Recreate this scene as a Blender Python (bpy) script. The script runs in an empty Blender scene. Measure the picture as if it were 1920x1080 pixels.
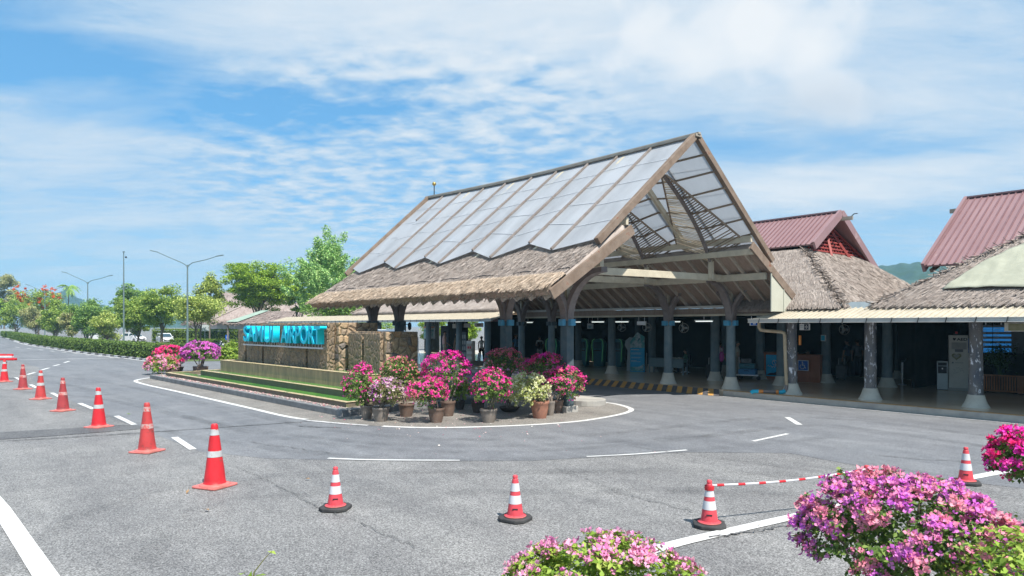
import bpy, bmesh, math, random
import numpy as np
from mathutils import Vector, Matrix, noise
R = math.radians
S = bpy.context.scene
COL = S.collection

# ------------------------------------------------------------------ camera, sky, sun, exposure
# world axes follow the terminal: x runs along its kerb, y runs into the building
CH = 2.7                       # eye height in metres
YAW = R(51.04)
CA, SA = math.cos(YAW), math.sin(YAW)
FPX = 1280.0                   # focal length of a 24 mm lens on a 1920 wide frame
HOR = 610.0
cam = bpy.data.cameras.new('camera'); cam_o = bpy.data.objects.new('camera', cam); COL.objects.link(cam_o)
cam.lens = 24; cam.sensor_width = 36; cam.shift_y = 70 / 1920
cam.clip_start = 0.1; cam.clip_end = 20000
cam_o.location = (0, 0, CH); cam_o.rotation_euler = (R(90), 0, YAW)
S.camera = cam_o

SUN_EL = R(57); SUN_AZ = (0.998, -0.06)
sdir = Vector((SUN_AZ[0] * math.cos(SUN_EL), SUN_AZ[1] * math.cos(SUN_EL), math.sin(SUN_EL)))
sl = bpy.data.lights.new('sun', 'SUN'); sl.energy = 4.7; sl.angle = R(0.5); sl.color = (1, .95, .87)
so = bpy.data.objects.new('sun', sl); COL.objects.link(so); so.location = (0, 0, 60)
so.rotation_euler = sdir.to_track_quat('Z', 'Y').to_euler()

S.view_settings.view_transform = 'Standard'; S.view_settings.look = 'None'
S.view_settings.gamma = 1; S.view_settings.use_curve_mapping = False
S.view_settings.exposure = 0.75
HAZE = True
S.render.engine = 'CYCLES'
S.cycles.max_bounces = 8; S.cycles.diffuse_bounces = 5; S.cycles.glossy_bounces = 3
S.cycles.transparent_max_bounces = 8; S.cycles.transmission_bounces = 4
S.cycles.use_denoising = True

def build_world():
    w = bpy.data.worlds.new('World'); S.world = w; w.use_nodes = True
    nt = w.node_tree; N = nt.nodes; L = nt.links; N.clear()
    out = N.new('ShaderNodeOutputWorld'); bg = N.new('ShaderNodeBackground'); bg.inputs[1].default_value = .1
    L.new(bg.outputs[0], out.inputs[0])
    sky = N.new('ShaderNodeTexSky'); sky.sky_type = 'NISHITA'; sky.sun_disc = False
    sky.sun_elevation = SUN_EL; sky.sun_rotation = math.atan2(SUN_AZ[0], SUN_AZ[1])
    sky.altitude = 0; sky.air_density = 1.0; sky.dust_density = .6; sky.ozone_density = 2.0
    tc = N.new('ShaderNodeTexCoord')
    # direction turned into camera-independent compass: x right of the street axis, y along it
    def math_(op, a, b=None, c=None):
        n = N.new('ShaderNodeMath'); n.operation = op
        for i, x in enumerate((a, b, c)):
            if x is None: continue
            if isinstance(x, (int, float)): n.inputs[i].default_value = x
            else: L.new(x, n.inputs[i])
        return n.outputs[0]
    rot = N.new('ShaderNodeVectorRotate'); rot.rotation_type = 'Z_AXIS'; rot.inputs['Angle'].default_value = -YAW
    L.new(tc.outputs['Generated'], rot.inputs['Vector'])
    sep = N.new('ShaderNodeSeparateXYZ'); L.new(rot.outputs[0], sep.inputs[0])
    dx, dy, dz = sep.outputs
    zz = math_('MAXIMUM', dz, 0.0)
    den = math_('ADD', zz, .09)
    px = math_('DIVIDE', dx, den); py = math_('DIVIDE', dy, den)
    comb = N.new('ShaderNodeCombineXYZ'); L.new(px, comb.inputs[0]); L.new(py, comb.inputs[1])
    def noise_(vec, scale, detail, rough, dist=0, stretch=(1, 1, 1), off=(0, 0, 0), rz=0):
        mp = N.new('ShaderNodeMapping'); mp.inputs['Scale'].default_value = stretch; mp.inputs['Location'].default_value = off
        mp.inputs['Rotation'].default_value = (0, 0, rz)
        L.new(vec, mp.inputs[0])
        n = N.new('ShaderNodeTexNoise'); n.inputs['Scale'].default_value = scale; n.inputs['Detail'].default_value = detail
        n.inputs['Roughness'].default_value = rough; n.inputs['Distortion'].default_value = dist
        L.new(mp.outputs[0], n.inputs['Vector']); return n.outputs['Fac']
    def ramp(x, stops):
        r = N.new('ShaderNodeValToRGB'); e = r.color_ramp.elements
        e[0].position, e[0].color = stops[0][0], (stops[0][1],) * 3 + (1,)
        e[1].position, e[1].color = stops[1][0], (stops[1][1],) * 3 + (1,)
        for p, v in stops[2:]:
            k = e.new(p); k.color = (v, v, v, 1)
        L.new(x, r.inputs[0]); return r.outputs[0]
    def mix(fac, a, b):
        m = N.new('ShaderNodeMix'); m.data_type = 'RGBA'
        if isinstance(fac, (int, float)): m.inputs[0].default_value = fac
        else: L.new(fac, m.inputs[0])
        for i, x in ((6, a), (7, b)):
            if isinstance(x, tuple): m.inputs[i].default_value = x + (1,)
            else: L.new(x, m.inputs[i])
        return m.outputs[2]
    # blob: soft mask round a compass direction given as tangent coordinates
    def blob(bx, bz, rx, rz, soft=1.0):
        dyy = math_('MAXIMUM', dy, .05)
        tx = math_('DIVIDE', dx, dyy); tz = math_('DIVIDE', dz, dyy)
        a = math_('DIVIDE', math_('SUBTRACT', tx, bx), rx); b = math_('DIVIDE', math_('SUBTRACT', tz, bz), rz)
        d = math_('SQRT', math_('ADD', math_('MULTIPLY', a, a), math_('MULTIPLY', b, b)))
        return math_('MAXIMUM', math_('MULTIPLY', math_('SUBTRACT', 1.0, d), soft), 0.0)
    # tint of the clear sky: a clean tropical blue
    tint = N.new('ShaderNodeMix'); tint.data_type = 'RGBA'; tint.blend_type = 'MULTIPLY'; tint.inputs[0].default_value = 1
    L.new(sky.outputs[0], tint.inputs[6]); tint.inputs[7].default_value = SKY_TINT + (1,)
    clear = mix(SKY_MIX, tint.outputs[2], SKY_BLUE)
    v = comb.outputs[0]
    veil = noise_(v, .55, 8, .60, .5, (.75, 1.5, 1), (3.1, 1.7, 0), R(14))
    streak = noise_(v, 1.3, 9, .66, .9, (.6, 1.5, 1), (.4, 6, 0), R(-8))
    fine = noise_(v, 4.5, 8, .68, .6, (.8, 1.3, 1), (2, 3, 0), R(10))
    mack = noise_(v, 7.5, 4, .5, .2, (1, 1.15, 1), (0, 0, 0), R(25))
    mackmask = math_('MINIMUM', math_('MULTIPLY', blob(-.15, .27, .42, .20), 2.4), 1.0)
    thick = math_('ADD', math_('MULTIPLY', veil, .55), math_('MULTIPLY', streak, .55))
    thick = math_('ADD', thick, math_('MULTIPLY', math_('SUBTRACT', fine, .5), .34))
    thick = math_('ADD', thick, math_('MULTIPLY', math_('SUBTRACT', mack, .5), math_('MULTIPLY', mackmask, 1.15)))
    # broad banks by compass: dense high in the middle and on the right, thin and torn on the left
    for bx, bz, rx, rz, k in ((.10, .46, .62, .24, .27), (.62, .38, .45, .24, .08), (.58, .215, .48, .06, .34), (.40, .19, .30, .05, .12), (-.45, .12, .75, .20, .10), (-.62, .27, .30, .10, .12), (-.35, .46, .35, .10, .14),
                              (-.66, .385, .28, .055, -.34), (-.42, .315, .36, .045, -.40), (-.80, .44, .18, .12, -.30), (.20, .25, .26, .06, -.20), (.45, .255, .34, .03, -.22), (.30, .30, .3, .05, -.08)):
        thick = math_('ADD', thick, math_('MULTIPLY', blob(bx, bz, rx, rz), k))
    cf = ramp(thick, ((.30, 0.0), (.47, .42), (.60, .80), (.80, .95)))
    c1 = mix(cf, clear, CLOUD_THIN)
    c1 = mix(ramp(thick, ((.56, 0.0), (.92, .9))), c1, CLOUD_WHITE)
    # one heaped cumulus, lumpy, high right of the gable
    nb = noise_(tc.outputs['Generated'], 9, 9, .62, .35); nc = noise_(tc.outputs['Generated'], 26, 6, .6, .3)
    nbm = math_('ADD', math_('MULTIPLY', math_('SUBTRACT', nb, .5), 1.5), math_('MULTIPLY', math_('SUBTRACT', nc, .5), .45))
    vor = N.new('ShaderNodeTexVoronoi'); vor.feature = 'SMOOTH_F1'; vor.inputs['Scale'].default_value = 15; vor.inputs['Smoothness'].default_value = .5
    vw = N.new('ShaderNodeMix'); vw.data_type = 'RGBA'; vw.inputs[0].default_value = .06; L.new(tc.outputs['Generated'], vw.inputs[6])
    vn = N.new('ShaderNodeTexNoise'); vn.inputs['Scale'].default_value = 14; vn.inputs['Detail'].default_value = 5; L.new(tc.outputs['Generated'], vn.inputs['Vector']); L.new(vn.outputs['Color'], vw.inputs[7]); L.new(vw.outputs[2], vor.inputs['Vector'])
    puff = math_('MULTIPLY', math_('SUBTRACT', .42, vor.outputs['Distance']), .9)
    nbm = math_('ADD', math_('MULTIPLY', nbm, .55), puff)
    cum = math_('ADD', math_('MAXIMUM', blob(.37, .43, .20, .13, 1.3), math_('MAXIMUM', blob(.25, .40, .24, .10, .9), blob(.45, .34, .13, .075, .9))), math_('MULTIPLY', nbm, math_('MINIMUM', math_('MULTIPLY', blob(.34, .40, .42, .22), 4.0), 1.0)))
    cumf = ramp(cum, ((.26, 0.0), (.48, .6), (.95, 1.0)))
    c2 = mix(math_('MULTIPLY', cumf, .95), c1, CLOUD_TOP)
    gre = ramp(math_('ADD', blob(.45, .325, .16, .065, 1.1), math_('MULTIPLY', nbm, .6)), ((.22, 0.0), (.9, .65)))
    c3 = mix(gre, c2, CLOUD_GREY)
    # pale band above the horizon
    hz = ramp(dz, ((0.0, .55), (.16, 0.0)))
    c4 = mix(hz, c3, SKY_LOW)
    L.new(c4, bg.inputs[0])
SKY_TINT = (.60, .92, 1.05)
SKY_MIX = .6
SKY_BLUE = (.92, 2.75, 5.0)
CLOUD_THIN = (2.95, 4.0, 5.1)
CLOUD_WHITE = (4.75, 5.1, 5.45)
CLOUD_TOP = (5.35, 5.55, 5.75)
CLOUD_GREY = (3.4, 4.0, 4.7)
SKY_LOW = (2.3, 3.9, 5.2)
build_world()

# ------------------------------------------------------------------ measuring helpers (real positions from heights on the ground)
def W(px, py, h=0.0):
    D = FPX * (CH - h) / (py - HOR); k = (px - 960) / FPX
    return Vector(((CA * k - SA) * D, (SA * k + CA) * D, h))
def WD(px, D, h=0.0):
    k = (px - 960) / FPX
    return Vector(((CA * k - SA) * D, (SA * k + CA) * D, h))
def WV(px, v, h=0.0):
    k = (px - 960) / FPX
    return WD(px, v / (SA * k + CA), h)
def HT(py, D): return CH + (HOR - py) / FPX * D
def on_slope(px, py, v0, h0, s):            # point on a roof plane h = h0 + s (v - v0)
    k = (px - 960) / FPX; q = (HOR - py) / FPX; c = SA * k + CA
    t = (h0 - s * v0 - CH) / (q - s * c)
    return Vector(((CA * k - SA) * t, c * t, CH + q * t))

# ------------------------------------------------------------------ materials
def _new(name):
    m = bpy.data.materials.new(name); m.use_nodes = True
    return m, m.node_tree.nodes, m.node_tree.links, m.node_tree.nodes['Principled BSDF']
def M(name, c1, c2=None, scale=4.0, rough=.75, bump=0.0, bscale=None, detail=6, metal=0.0, stretch=(1, 1, 1), spec=.3,
      lo=.35, hi=.65, c3=None, s3=40.0, t3=.62, isl=0.0, coord='Object'):
    m, N, L, b = _new(name)
    b.inputs['Roughness'].default_value = rough; b.inputs['Metallic'].default_value = metal
    b.inputs['Specular IOR Level'].default_value = spec
    tc = N.new('ShaderNodeTexCoord'); mp = N.new('ShaderNodeMapping'); mp.inputs['Scale'].default_value = stretch
    L.new(tc.outputs[coord], mp.inputs[0])
    def nz(s, d=detail, r=.6):
        n = N.new('ShaderNodeTexNoise'); n.inputs['Scale'].default_value = s; n.inputs['Detail'].default_value = d
        n.inputs['Roughness'].default_value = r; L.new(mp.outputs[0], n.inputs['Vector']); return n.outputs['Fac']
    if c2 is None: c2 = tuple(x * .82 for x in c1)
    r = N.new('ShaderNodeValToRGB'); e = r.color_ramp.elements
    e[0].position = lo; e[0].color = c1 + (1,); e[1].position = hi; e[1].color = c2 + (1,)
    L.new(nz(scale), r.inputs[0]); col = r.outputs[0]
    if c3:
        r3 = N.new('ShaderNodeValToRGB'); e = r3.color_ramp.elements
        e[0].position = t3; e[0].color = (0, 0, 0, 1); e[1].position = min(t3 + .06, 1); e[1].color = (1, 1, 1, 1)
        L.new(nz(s3, 8, .7), r3.inputs[0])
        mx = N.new('ShaderNodeMix'); mx.data_type = 'RGBA'; L.new(r3.outputs[0], mx.inputs[0]); L.new(col, mx.inputs[6])
        mx.inputs[7].default_value = c3 + (1,); col = mx.outputs[2]
    if isl:
        g = N.new('ShaderNodeNewGeometry'); mr = N.new('ShaderNodeMapRange'); L.new(g.outputs['Random Per Island'], mr.inputs[0])
        mr.inputs[3].default_value = 1 - isl; mr.inputs[4].default_value = 1 + isl
        hsv = N.new('ShaderNodeHueSaturation'); L.new(mr.outputs[0], hsv.inputs['Value']); L.new(col, hsv.inputs['Color']); col = hsv.outputs[0]
    L.new(col, b.inputs['Base Color'])
    if bump:
        bp = N.new('ShaderNodeBump'); bp.inputs['Strength'].default_value = bump; bp.inputs['Distance'].default_value = .02
        L.new(nz(bscale or scale * 4), bp.inputs['Height']); L.new(bp.outputs[0], b.inputs['Normal'])
    return m
def MR(name, cols, trans=.35, rough=.6):          # leaves and petals: each one its own tone
    m, N, L, b = _new(name)
    g = N.new('ShaderNodeNewGeometry'); r = N.new('ShaderNodeValToRGB'); r.color_ramp.interpolation = 'LINEAR'
    e = r.color_ramp.elements; n = len(cols)
    e[0].position = 0; e[0].color = cols[0] + (1,); e[1].position = 1; e[1].color = cols[-1] + (1,)
    for i, c in enumerate(cols[1:-1]):
        k = e.new((i + 1) / (n - 1)); k.color = c + (1,)
    L.new(g.outputs['Random Per Island'], r.inputs[0])
    b.inputs['Roughness'].default_value = rough; b.inputs['Specular IOR Level'].default_value = .25
    L.new(r.outputs[0], b.inputs['Base Color'])
    tr = N.new('ShaderNodeBsdfTranslucent'); L.new(r.outputs[0], tr.inputs[0])
    mx = N.new('ShaderNodeMixShader'); mx.inputs[0].default_value = trans
    L.new(b.outputs[0], mx.inputs[1]); L.new(tr.outputs[0], mx.inputs[2]); L.new(mx.outputs[0], N['Material Output'].inputs[0])
    return m
def mat_asphalt(name, base, warm, grain=1.0):
    m, N, L, b = _new(name); b.inputs['Roughness'].default_value = .72; b.inputs['Specular IOR Level'].default_value = .35
    tc = N.new('ShaderNodeTexCoord')
    def nz(s, d, r=.6, st=(1, 1, 1)):
        mp = N.new('ShaderNodeMapping'); mp.inputs['Scale'].default_value = st; L.new(tc.outputs['Object'], mp.inputs[0])
        n = N.new('ShaderNodeTexNoise'); n.inputs['Scale'].default_value = s; n.inputs['Detail'].default_value = d; n.inputs['Roughness'].default_value = r
        L.new(mp.outputs[0], n.inputs['Vector']); return n.outputs['Fac']
    def rp(x, a, b_, ca, cb):
        r = N.new('ShaderNodeValToRGB'); e = r.color_ramp.elements
        e[0].position = a; e[0].color = ca + (1,); e[1].position = b_; e[1].color = cb + (1,); L.new(x, r.inputs[0]); return r.outputs[0]
    def mul(a, c, f=1.0):
        x = N.new('ShaderNodeMix'); x.data_type = 'RGBA'; x.blend_type = 'MULTIPLY'; x.inputs[0].default_value = f
        L.new(a, x.inputs[6]); L.new(c, x.inputs[7]); return x.outputs[2]
    col = rp(nz(.35, 6, .6), .35, .65, base, warm)
    col = mul(col, rp(nz(1.7, 5, .65), .3, .7, (.84, .84, .85), (1.1, 1.1, 1.1)))
    col = mul(col, rp(nz(.5, 6, .65, (.18, 1.7, 1)), .35, .68, (.80, .80, .81), (1.09, 1.09, 1.08)))
    g = rp(nz(46, 4, .85), .36, .66, (1 - .5 * grain,) * 3, (1 + .5 * grain,) * 3)
    col = mul(col, g)
    sp = rp(nz(75, 2, .8), .64, .70, (1, 1, 1), (1 + 1.1 * grain,) * 3)
    col = mul(col, sp)
    vo = N.new('ShaderNodeTexVoronoi'); vo.inputs['Scale'].default_value = 62; L.new(tc.outputs['Object'], vo.inputs['Vector'])
    sx = N.new('ShaderNodeSeparateColor'); L.new(vo.outputs['Color'], sx.inputs[0])
    col = mul(col, rp(sx.outputs[0], .05, .95, (1 - .5 * grain,) * 3, (1 + .5 * grain,) * 3))
    st = rp(nz(.9, 4, .7), .62, .80, (1, 1, 1), (.74, .73, .73))
    col = mul(col, st)
    oil = rp(nz(2.6, 3, .5), .70, .76, (1, 1, 1), (.78, .77, .77))
    col = mul(col, oil)
    L.new(col, b.inputs['Base Color'])
    bp = N.new('ShaderNodeBump'); bp.inputs['Strength'].default_value = .35 * grain; bp.inputs['Distance'].default_value = .012
    L.new(nz(70, 4, .7), bp.inputs['Height']); L.new(bp.outputs[0], b.inputs['Normal'])
    return m
def mat_stone(name, cols, mortar, scale, bump=1.0, wet=0.0, stretch=(1, 1, 1), edge=.05):
    m, N, L, b = _new(name); b.inputs['Roughness'].default_value = .85 - .3 * wet
    tc = N.new('ShaderNodeTexCoord')
    mp = N.new('ShaderNodeMapping'); mp.inputs['Scale'].default_value = stretch; L.new(tc.outputs['Object'], mp.inputs[0])
    nw = N.new('ShaderNodeTexNoise'); nw.inputs['Scale'].default_value = 3; L.new(mp.outputs[0], nw.inputs['Vector'])
    ad = N.new('ShaderNodeMix'); ad.data_type = 'RGBA'; ad.inputs[0].default_value = .12; L.new(mp.outputs[0], ad.inputs[6]); L.new(nw.outputs['Color'], ad.inputs[7])
    vo = N.new('ShaderNodeTexVoronoi'); vo.inputs['Scale'].default_value = scale; L.new(ad.outputs[2], vo.inputs['Vector'])
    ve = N.new('ShaderNodeTexVoronoi'); ve.feature = 'DISTANCE_TO_EDGE'; ve.inputs['Scale'].default_value = scale; L.new(ad.outputs[2], ve.inputs['Vector'])
    sx = N.new('ShaderNodeSeparateColor'); L.new(vo.outputs['Color'], sx.inputs[0])
    r = N.new('ShaderNodeValToRGB'); e = r.color_ramp.elements; n = len(cols)
    e[0].position = 0; e[0].color = cols[0] + (1,); e[1].position = 1; e[1].color = cols[-1] + (1,)
    for i, c in enumerate(cols[1:-1]):
        k = e.new((i + 1) / (n - 1)); k.color = c + (1,)
    L.new(sx.outputs[0], r.inputs[0])
    nf = N.new('ShaderNodeTexNoise'); nf.inputs['Scale'].default_value = 14; nf.inputs['Detail'].default_value = 8; nf.inputs['Roughness'].default_value = .7; L.new(tc.outputs['Object'], nf.inputs['Vector'])
    rn = N.new('ShaderNodeValToRGB'); e = rn.color_ramp.elements; e[0].position = .3; e[0].color = (.55, .55, .55, 1); e[1].position = .7; e[1].color = (1.35, 1.3, 1.25, 1); L.new(nf.outputs['Fac'], rn.inputs[0])
    mu = N.new('ShaderNodeMix'); mu.data_type = 'RGBA'; mu.blend_type = 'MULTIPLY'; mu.inputs[0].default_value = 1; L.new(r.outputs[0], mu.inputs[6]); L.new(rn.outputs[0], mu.inputs[7])
    re = N.new('ShaderNodeValToRGB'); e = re.color_ramp.elements; e[0].position = 0; e[1].position = edge; L.new(ve.outputs['Distance'], re.inputs[0])
    mx = N.new('ShaderNodeMix'); mx.data_type = 'RGBA'; L.new(re.outputs[0], mx.inputs[0]); mx.inputs[6].default_value = mortar + (1,); L.new(mu.outputs[2], mx.inputs[7])
    L.new(mx.outputs[2], b.inputs['Base Color'])
    hr = N.new('ShaderNodeValToRGB'); hr.color_ramp.interpolation = 'EASE'; e = hr.color_ramp.elements; e[0].position = 0; e[1].position = .22; L.new(ve.outputs['Distance'], hr.inputs[0])
    hm = N.new('ShaderNodeMath'); hm.operation = 'MULTIPLY_ADD'; L.new(nf.outputs['Fac'], hm.inputs[0]); hm.inputs[1].default_value = .5; L.new(hr.outputs[0], hm.inputs[2])
    bp = N.new('ShaderNodeBump'); bp.inputs['Strength'].default_value = bump; bp.inputs['Distance'].default_value = .05
    L.new(hm.outputs[0], bp.inputs['Height']); L.new(bp.outputs[0], b.inputs['Normal'])
    return m
def mat_sheet(name, col, trans):
    m, N, L, b = _new(name); b.inputs['Roughness'].default_value = .5; b.inputs['Specular IOR Level'].default_value = .3
    tc = N.new('ShaderNodeTexCoord'); n = N.new('ShaderNodeTexNoise'); n.inputs['Scale'].default_value = .8; n.inputs['Detail'].default_value = 7; n.inputs['Roughness'].default_value = .65
    mp = N.new('ShaderNodeMapping'); mp.inputs['Scale'].default_value = (1, .35, .35); L.new(tc.outputs['Object'], mp.inputs[0]); L.new(mp.outputs[0], n.inputs['Vector'])
    g = N.new('ShaderNodeNewGeometry')
    r = N.new('ShaderNodeValToRGB'); e = r.color_ramp.elements; e[0].position = .3; e[0].color = tuple(x * .66 for x in col) + (1,); e[1].position = .62; e[1].color = col + (1,)
    L.new(n.outputs['Fac'], r.inputs[0])
    L.new(r.outputs[0], b.inputs['Base Color'])
    tr = N.new('ShaderNodeBsdfTranslucent'); tr.inputs[0].default_value = (.88, .91, .94, 1)
    tp = N.new('ShaderNodeBsdfTransparent'); tp.inputs[0].default_value = (.9, .95, 1, 1)
    m1 = N.new('ShaderNodeMixShader'); m1.inputs[0].default_value = trans; L.new(b.outputs[0], m1.inputs[1]); L.new(tr.outputs[0], m1.inputs[2])
    m2 = N.new('ShaderNodeMixShader'); m2.inputs[0].default_value = .16; L.new(m1.outputs[0], m2.inputs[1]); L.new(tp.outputs[0], m2.inputs[2])
    L.new(m2.outputs[0], N['Material Output'].inputs[0])
    return m
def mat_glow(name, col, st):
    m, N, L, b = _new(name); b.inputs['Base Color'].default_value = col + (1,)
    b.inputs['Emission Color'].default_value = col + (1,); b.inputs['Emission Strength'].default_value = st
    return m
def mat_glass(name, col=(.03, .05, .06), rough=.05):
    m, N, L, b = _new(name); b.inputs['Base Color'].default_value = col + (1,); b.inputs['Roughness'].default_value = rough; b.inputs['Specular IOR Level'].default_value = .8
    return m
def mat_water(name):
    m, N, L, b = _new(name); b.inputs['Roughness'].default_value = .15; b.inputs['Specular IOR Level'].default_value = .25
    tc = N.new('ShaderNodeTexCoord'); n = N.new('ShaderNodeTexNoise'); n.inputs['Scale'].default_value = 1.2; n.inputs['Detail'].default_value = 6; L.new(tc.outputs['Object'], n.inputs['Vector'])
    r = N.new('ShaderNodeValToRGB'); e = r.color_ramp.elements; e[0].position = .35; e[0].color = (.05, .19, .03, 1); e[1].position = .7; e[1].color = (.12, .28, .05, 1)
    L.new(n.outputs['Fac'], r.inputs[0]); L.new(r.outputs[0], b.inputs['Base Color'])
    n2 = N.new('ShaderNodeTexNoise'); n2.inputs['Scale'].default_value = 9; L.new(tc.outputs['Object'], n2.inputs['Vector'])
    bp = N.new('ShaderNodeBump'); bp.inputs['Strength'].default_value = .12; L.new(n2.outputs['Fac'], bp.inputs['Height']); L.new(bp.outputs[0], b.inputs['Normal'])
    return m

K = {}
K['asphalt'] = mat_asphalt('old_asphalt', (.185, .183, .182), (.225, .221, .216), 1.0)
K['asphalt_smooth'] = mat_asphalt('worn_asphalt', (.160, .166, .178), (.192, .196, .205), .5)
K['asphalt_dark'] = mat_asphalt('dark_asphalt', (.10, .10, .105), (.14, .14, .14), .9)
K['paving'] = mat_asphalt('pale_concrete', (.19, .175, .158), (.25, .235, .215), .7)
K['paint'] = M('road_paint', (.66, .66, .65), (.54, .54, .53), 3, .6, c3=(.33, .33, .33), s3=14, t3=.66)
K['paint_worn'] = M('worn_road_paint', (.6, .6, .6), (.42, .42, .42), 3, .7, c3=(.25, .25, .25), s3=9, t3=.54)
def mat_tyre():
    m, N, L, b = _new('tyre_rubber_mark'); b.inputs['Base Color'].default_value = (.05, .05, .052, 1); b.inputs['Roughness'].default_value = .7
    tc = N.new('ShaderNodeTexCoord'); n = N.new('ShaderNodeTexNoise'); n.inputs['Scale'].default_value = 1.1; n.inputs['Detail'].default_value = 8; n.inputs['Roughness'].default_value = .7; L.new(tc.outputs['Object'], n.inputs['Vector'])
    r = N.new('ShaderNodeMapRange'); L.new(n.outputs['Fac'], r.inputs[0]); r.inputs[1].default_value = .38; r.inputs[2].default_value = .68; r.inputs[3].default_value = 0; r.inputs[4].default_value = .18
    tp = N.new('ShaderNodeBsdfTransparent'); mx = N.new('ShaderNodeMixShader'); L.new(r.outputs[0], mx.inputs[0]); L.new(tp.outputs[0], mx.inputs[1]); L.new(b.outputs[0], mx.inputs[2]); L.new(mx.outputs[0], N['Material Output'].inputs[0])
    return m
K['tyre_mark'] = mat_tyre()
K['crack'] = M('tar_crack', (.06, .06, .06), (.14, .14, .14), 2, .8)
K['kerb'] = M('grey_kerb', (.22, .225, .23), (.15, .155, .16), 3, .85, .5, c3=(.35, .34, .32), s3=9, t3=.66)
K['kerb_pale'] = M('pale_kerb', (.42, .40, .36), (.3, .29, .27), 2, .85, .4, c3=(.2, .2, .2), s3=7, t3=.68)
K['tan_edge'] = M('tan_edge', (.42, .25, .10), (.34, .22, .12), 4, .7, c3=(.5, .45, .38), s3=6, t3=.6)
K['yellow'] = M('yellow_kerb_paint', (.55, .28, .05), (.42, .25, .10), 4, .75, c3=(.4, .36, .3), s3=7, t3=.6)
K['black'] = M('black_kerb_paint', (.06, .06, .07), (.13, .12, .12), 4, .75, c3=(.35, .31, .27), s3=7, t3=.62)
K['floor'] = M('polished_floor', (.72, .56, .39), (.78, .63, .46), .6, .16, spec=.5)
K['thatch'] = M('grey_thatch', (.31, .262, .232), (.405, .35, .312), 2.2, .95, .6, 30, c3=(.22, .175, .145), s3=6, t3=.58, isl=.24, spec=.05)
K['thatch_brown'] = M('brown_thatch', (.42, .325, .245), (.52, .42, .325), 4, .95, .5, 30, c3=(.26, .195, .145), s3=8, t3=.62, isl=.32, spec=.05)
K['wood'] = M('weathered_timber', (.16, .115, .085), (.235, .18, .14), 3, .85, .4, 20, stretch=(1, 1, 1), c3=(.2, .09, .055), s3=3, t3=.6)
K['wood_grey'] = M('grey_timber', (.30, .265, .22), (.38, .345, .29), 4, .85, .3, 20, c3=(.2, .17, .14), s3=5, t3=.62)
K['beam'] = M('painted_beam', (.57, .51, .39), (.46, .41, .31), 3, .7, .2, c3=(.25, .22, .17), s3=5, t3=.66)
K['brace'] = M('dark_brace', (.17, .14, .13), (.23, .195, .18), 4, .7, .2)
K['soffit'] = M('brown_soffit', (.25, .185, .145), (.33, .25, .20), 3, .8, .3, stretch=(6, 1, 1))
K['rafter'] = M('rafter', (.36, .31, .25), (.44, .38, .31), 3, .8)
K['column'] = M('teal_column_paint', (.11, .16, .185), (.17, .21, .22), 5, .6, .4, stretch=(1, 1, .6), c3=(.3, .31, .33), s3=9, t3=.66)
K['column_peel'] = M('peeling_column', (.095, .105, .125), (.20, .18, .165), 4, .7, .6, stretch=(1, 1, .4), c3=(.75, .75, .78), s3=10, t3=.56)
K['column_dark'] = M('dark_column', (.05, .085, .10), (.085, .11, .12), 5, .6, .3, c3=(.2, .24, .27), s3=14, t3=.69)
K['capital'] = M('blue_capital', (.06, .30, .46), (.09, .22, .32), 5, .5)
K['pedestal'] = M('cream_pedestal', (.60, .57, .49), (.50, .47, .40), 3, .8, .2)
K['slat'] = M('sunlit_bamboo_slat', (.86, .74, .56), (.70, .57, .41), 6, .7, isl=.35)  # screens on the sunlit side: sunlight painted in as a paler tone
K['slat_dark'] = M('shaded_slat_and_purlin', (.22, .17, .13), (.28, .21, .15), 6, .75, isl=.3)  # same slats on the shaded side, shade painted in; also purlins and edges
K['sheet'] = mat_sheet('clear_roof_sheet', (.54, .56, .59), .34)
K['seam'] = M('sheet_seam', (.52, .54, .57), (.44, .46, .49), 6, .5)
K['flashing'] = M('pale_blue_flashing', (.5, .58, .62), (.42, .5, .54), 3, .5)
K['batten'] = M('dark_batten', (.17, .145, .13), (.24, .205, .185), 5, .8, .2, c3=(.3, .14, .09), s3=2, t3=.62)
K['red_roof'] = M('red_roof_metal', (.25, .15, .155), (.29, .18, .185), 1.2, .5, stretch=(1, .3, .3), spec=.4, c3=(.37, .26, .25), s3=2.2, t3=.64)
K['red_rib'] = M('red_roof_rib', (.17, .09, .095), (.21, .12, .125), 3, .5)
K['lattice'] = M('red_lattice', (.33, .06, .05), (.26, .05, .045), 4, .6)
K['cream_sheet'] = M('cream_sheet_roof', (.50, .45, .36), (.42, .38, .30), 3, .6, c3=(.35, .3, .24), s3=4, t3=.66)
K['gutter'] = M('pale_gutter', (.55, .54, .5), (.45, .44, .41), 3, .5, c3=(.32, .29, .25), s3=5, t3=.66)
K['panel'] = M('pale_green_panel', (.42, .42, .35), (.48, .48, .4), 1, .6)
K['tarp_pale'] = M('pale_green_sheet', (.22, .30, .25), (.28, .36, .30), 2.5, .7)
K['tarp'] = M('green_tarp', (.31, .315, .245), (.37, .375, .295), 2.5, .8, .5, 5)
K['white'] = M('white_paint', (.75, .75, .73), (.68, .68, .66), 3, .5)
K['offwhite'] = M('offwhite_paint', (.56, .54, .48), (.5, .48, .42), 3, .5)
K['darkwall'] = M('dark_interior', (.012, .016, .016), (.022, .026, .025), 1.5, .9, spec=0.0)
K['navy'] = M('navy_panel', (.02, .03, .05), (.03, .045, .07), 2, .5)
K['steel'] = M('brushed_steel', (.6, .6, .6), (.5, .5, .5), 6, .3, metal=1)
K['dark'] = M('dark_plastic', (.02, .022, .025), (.035, .036, .04), 6, .5)
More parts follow.
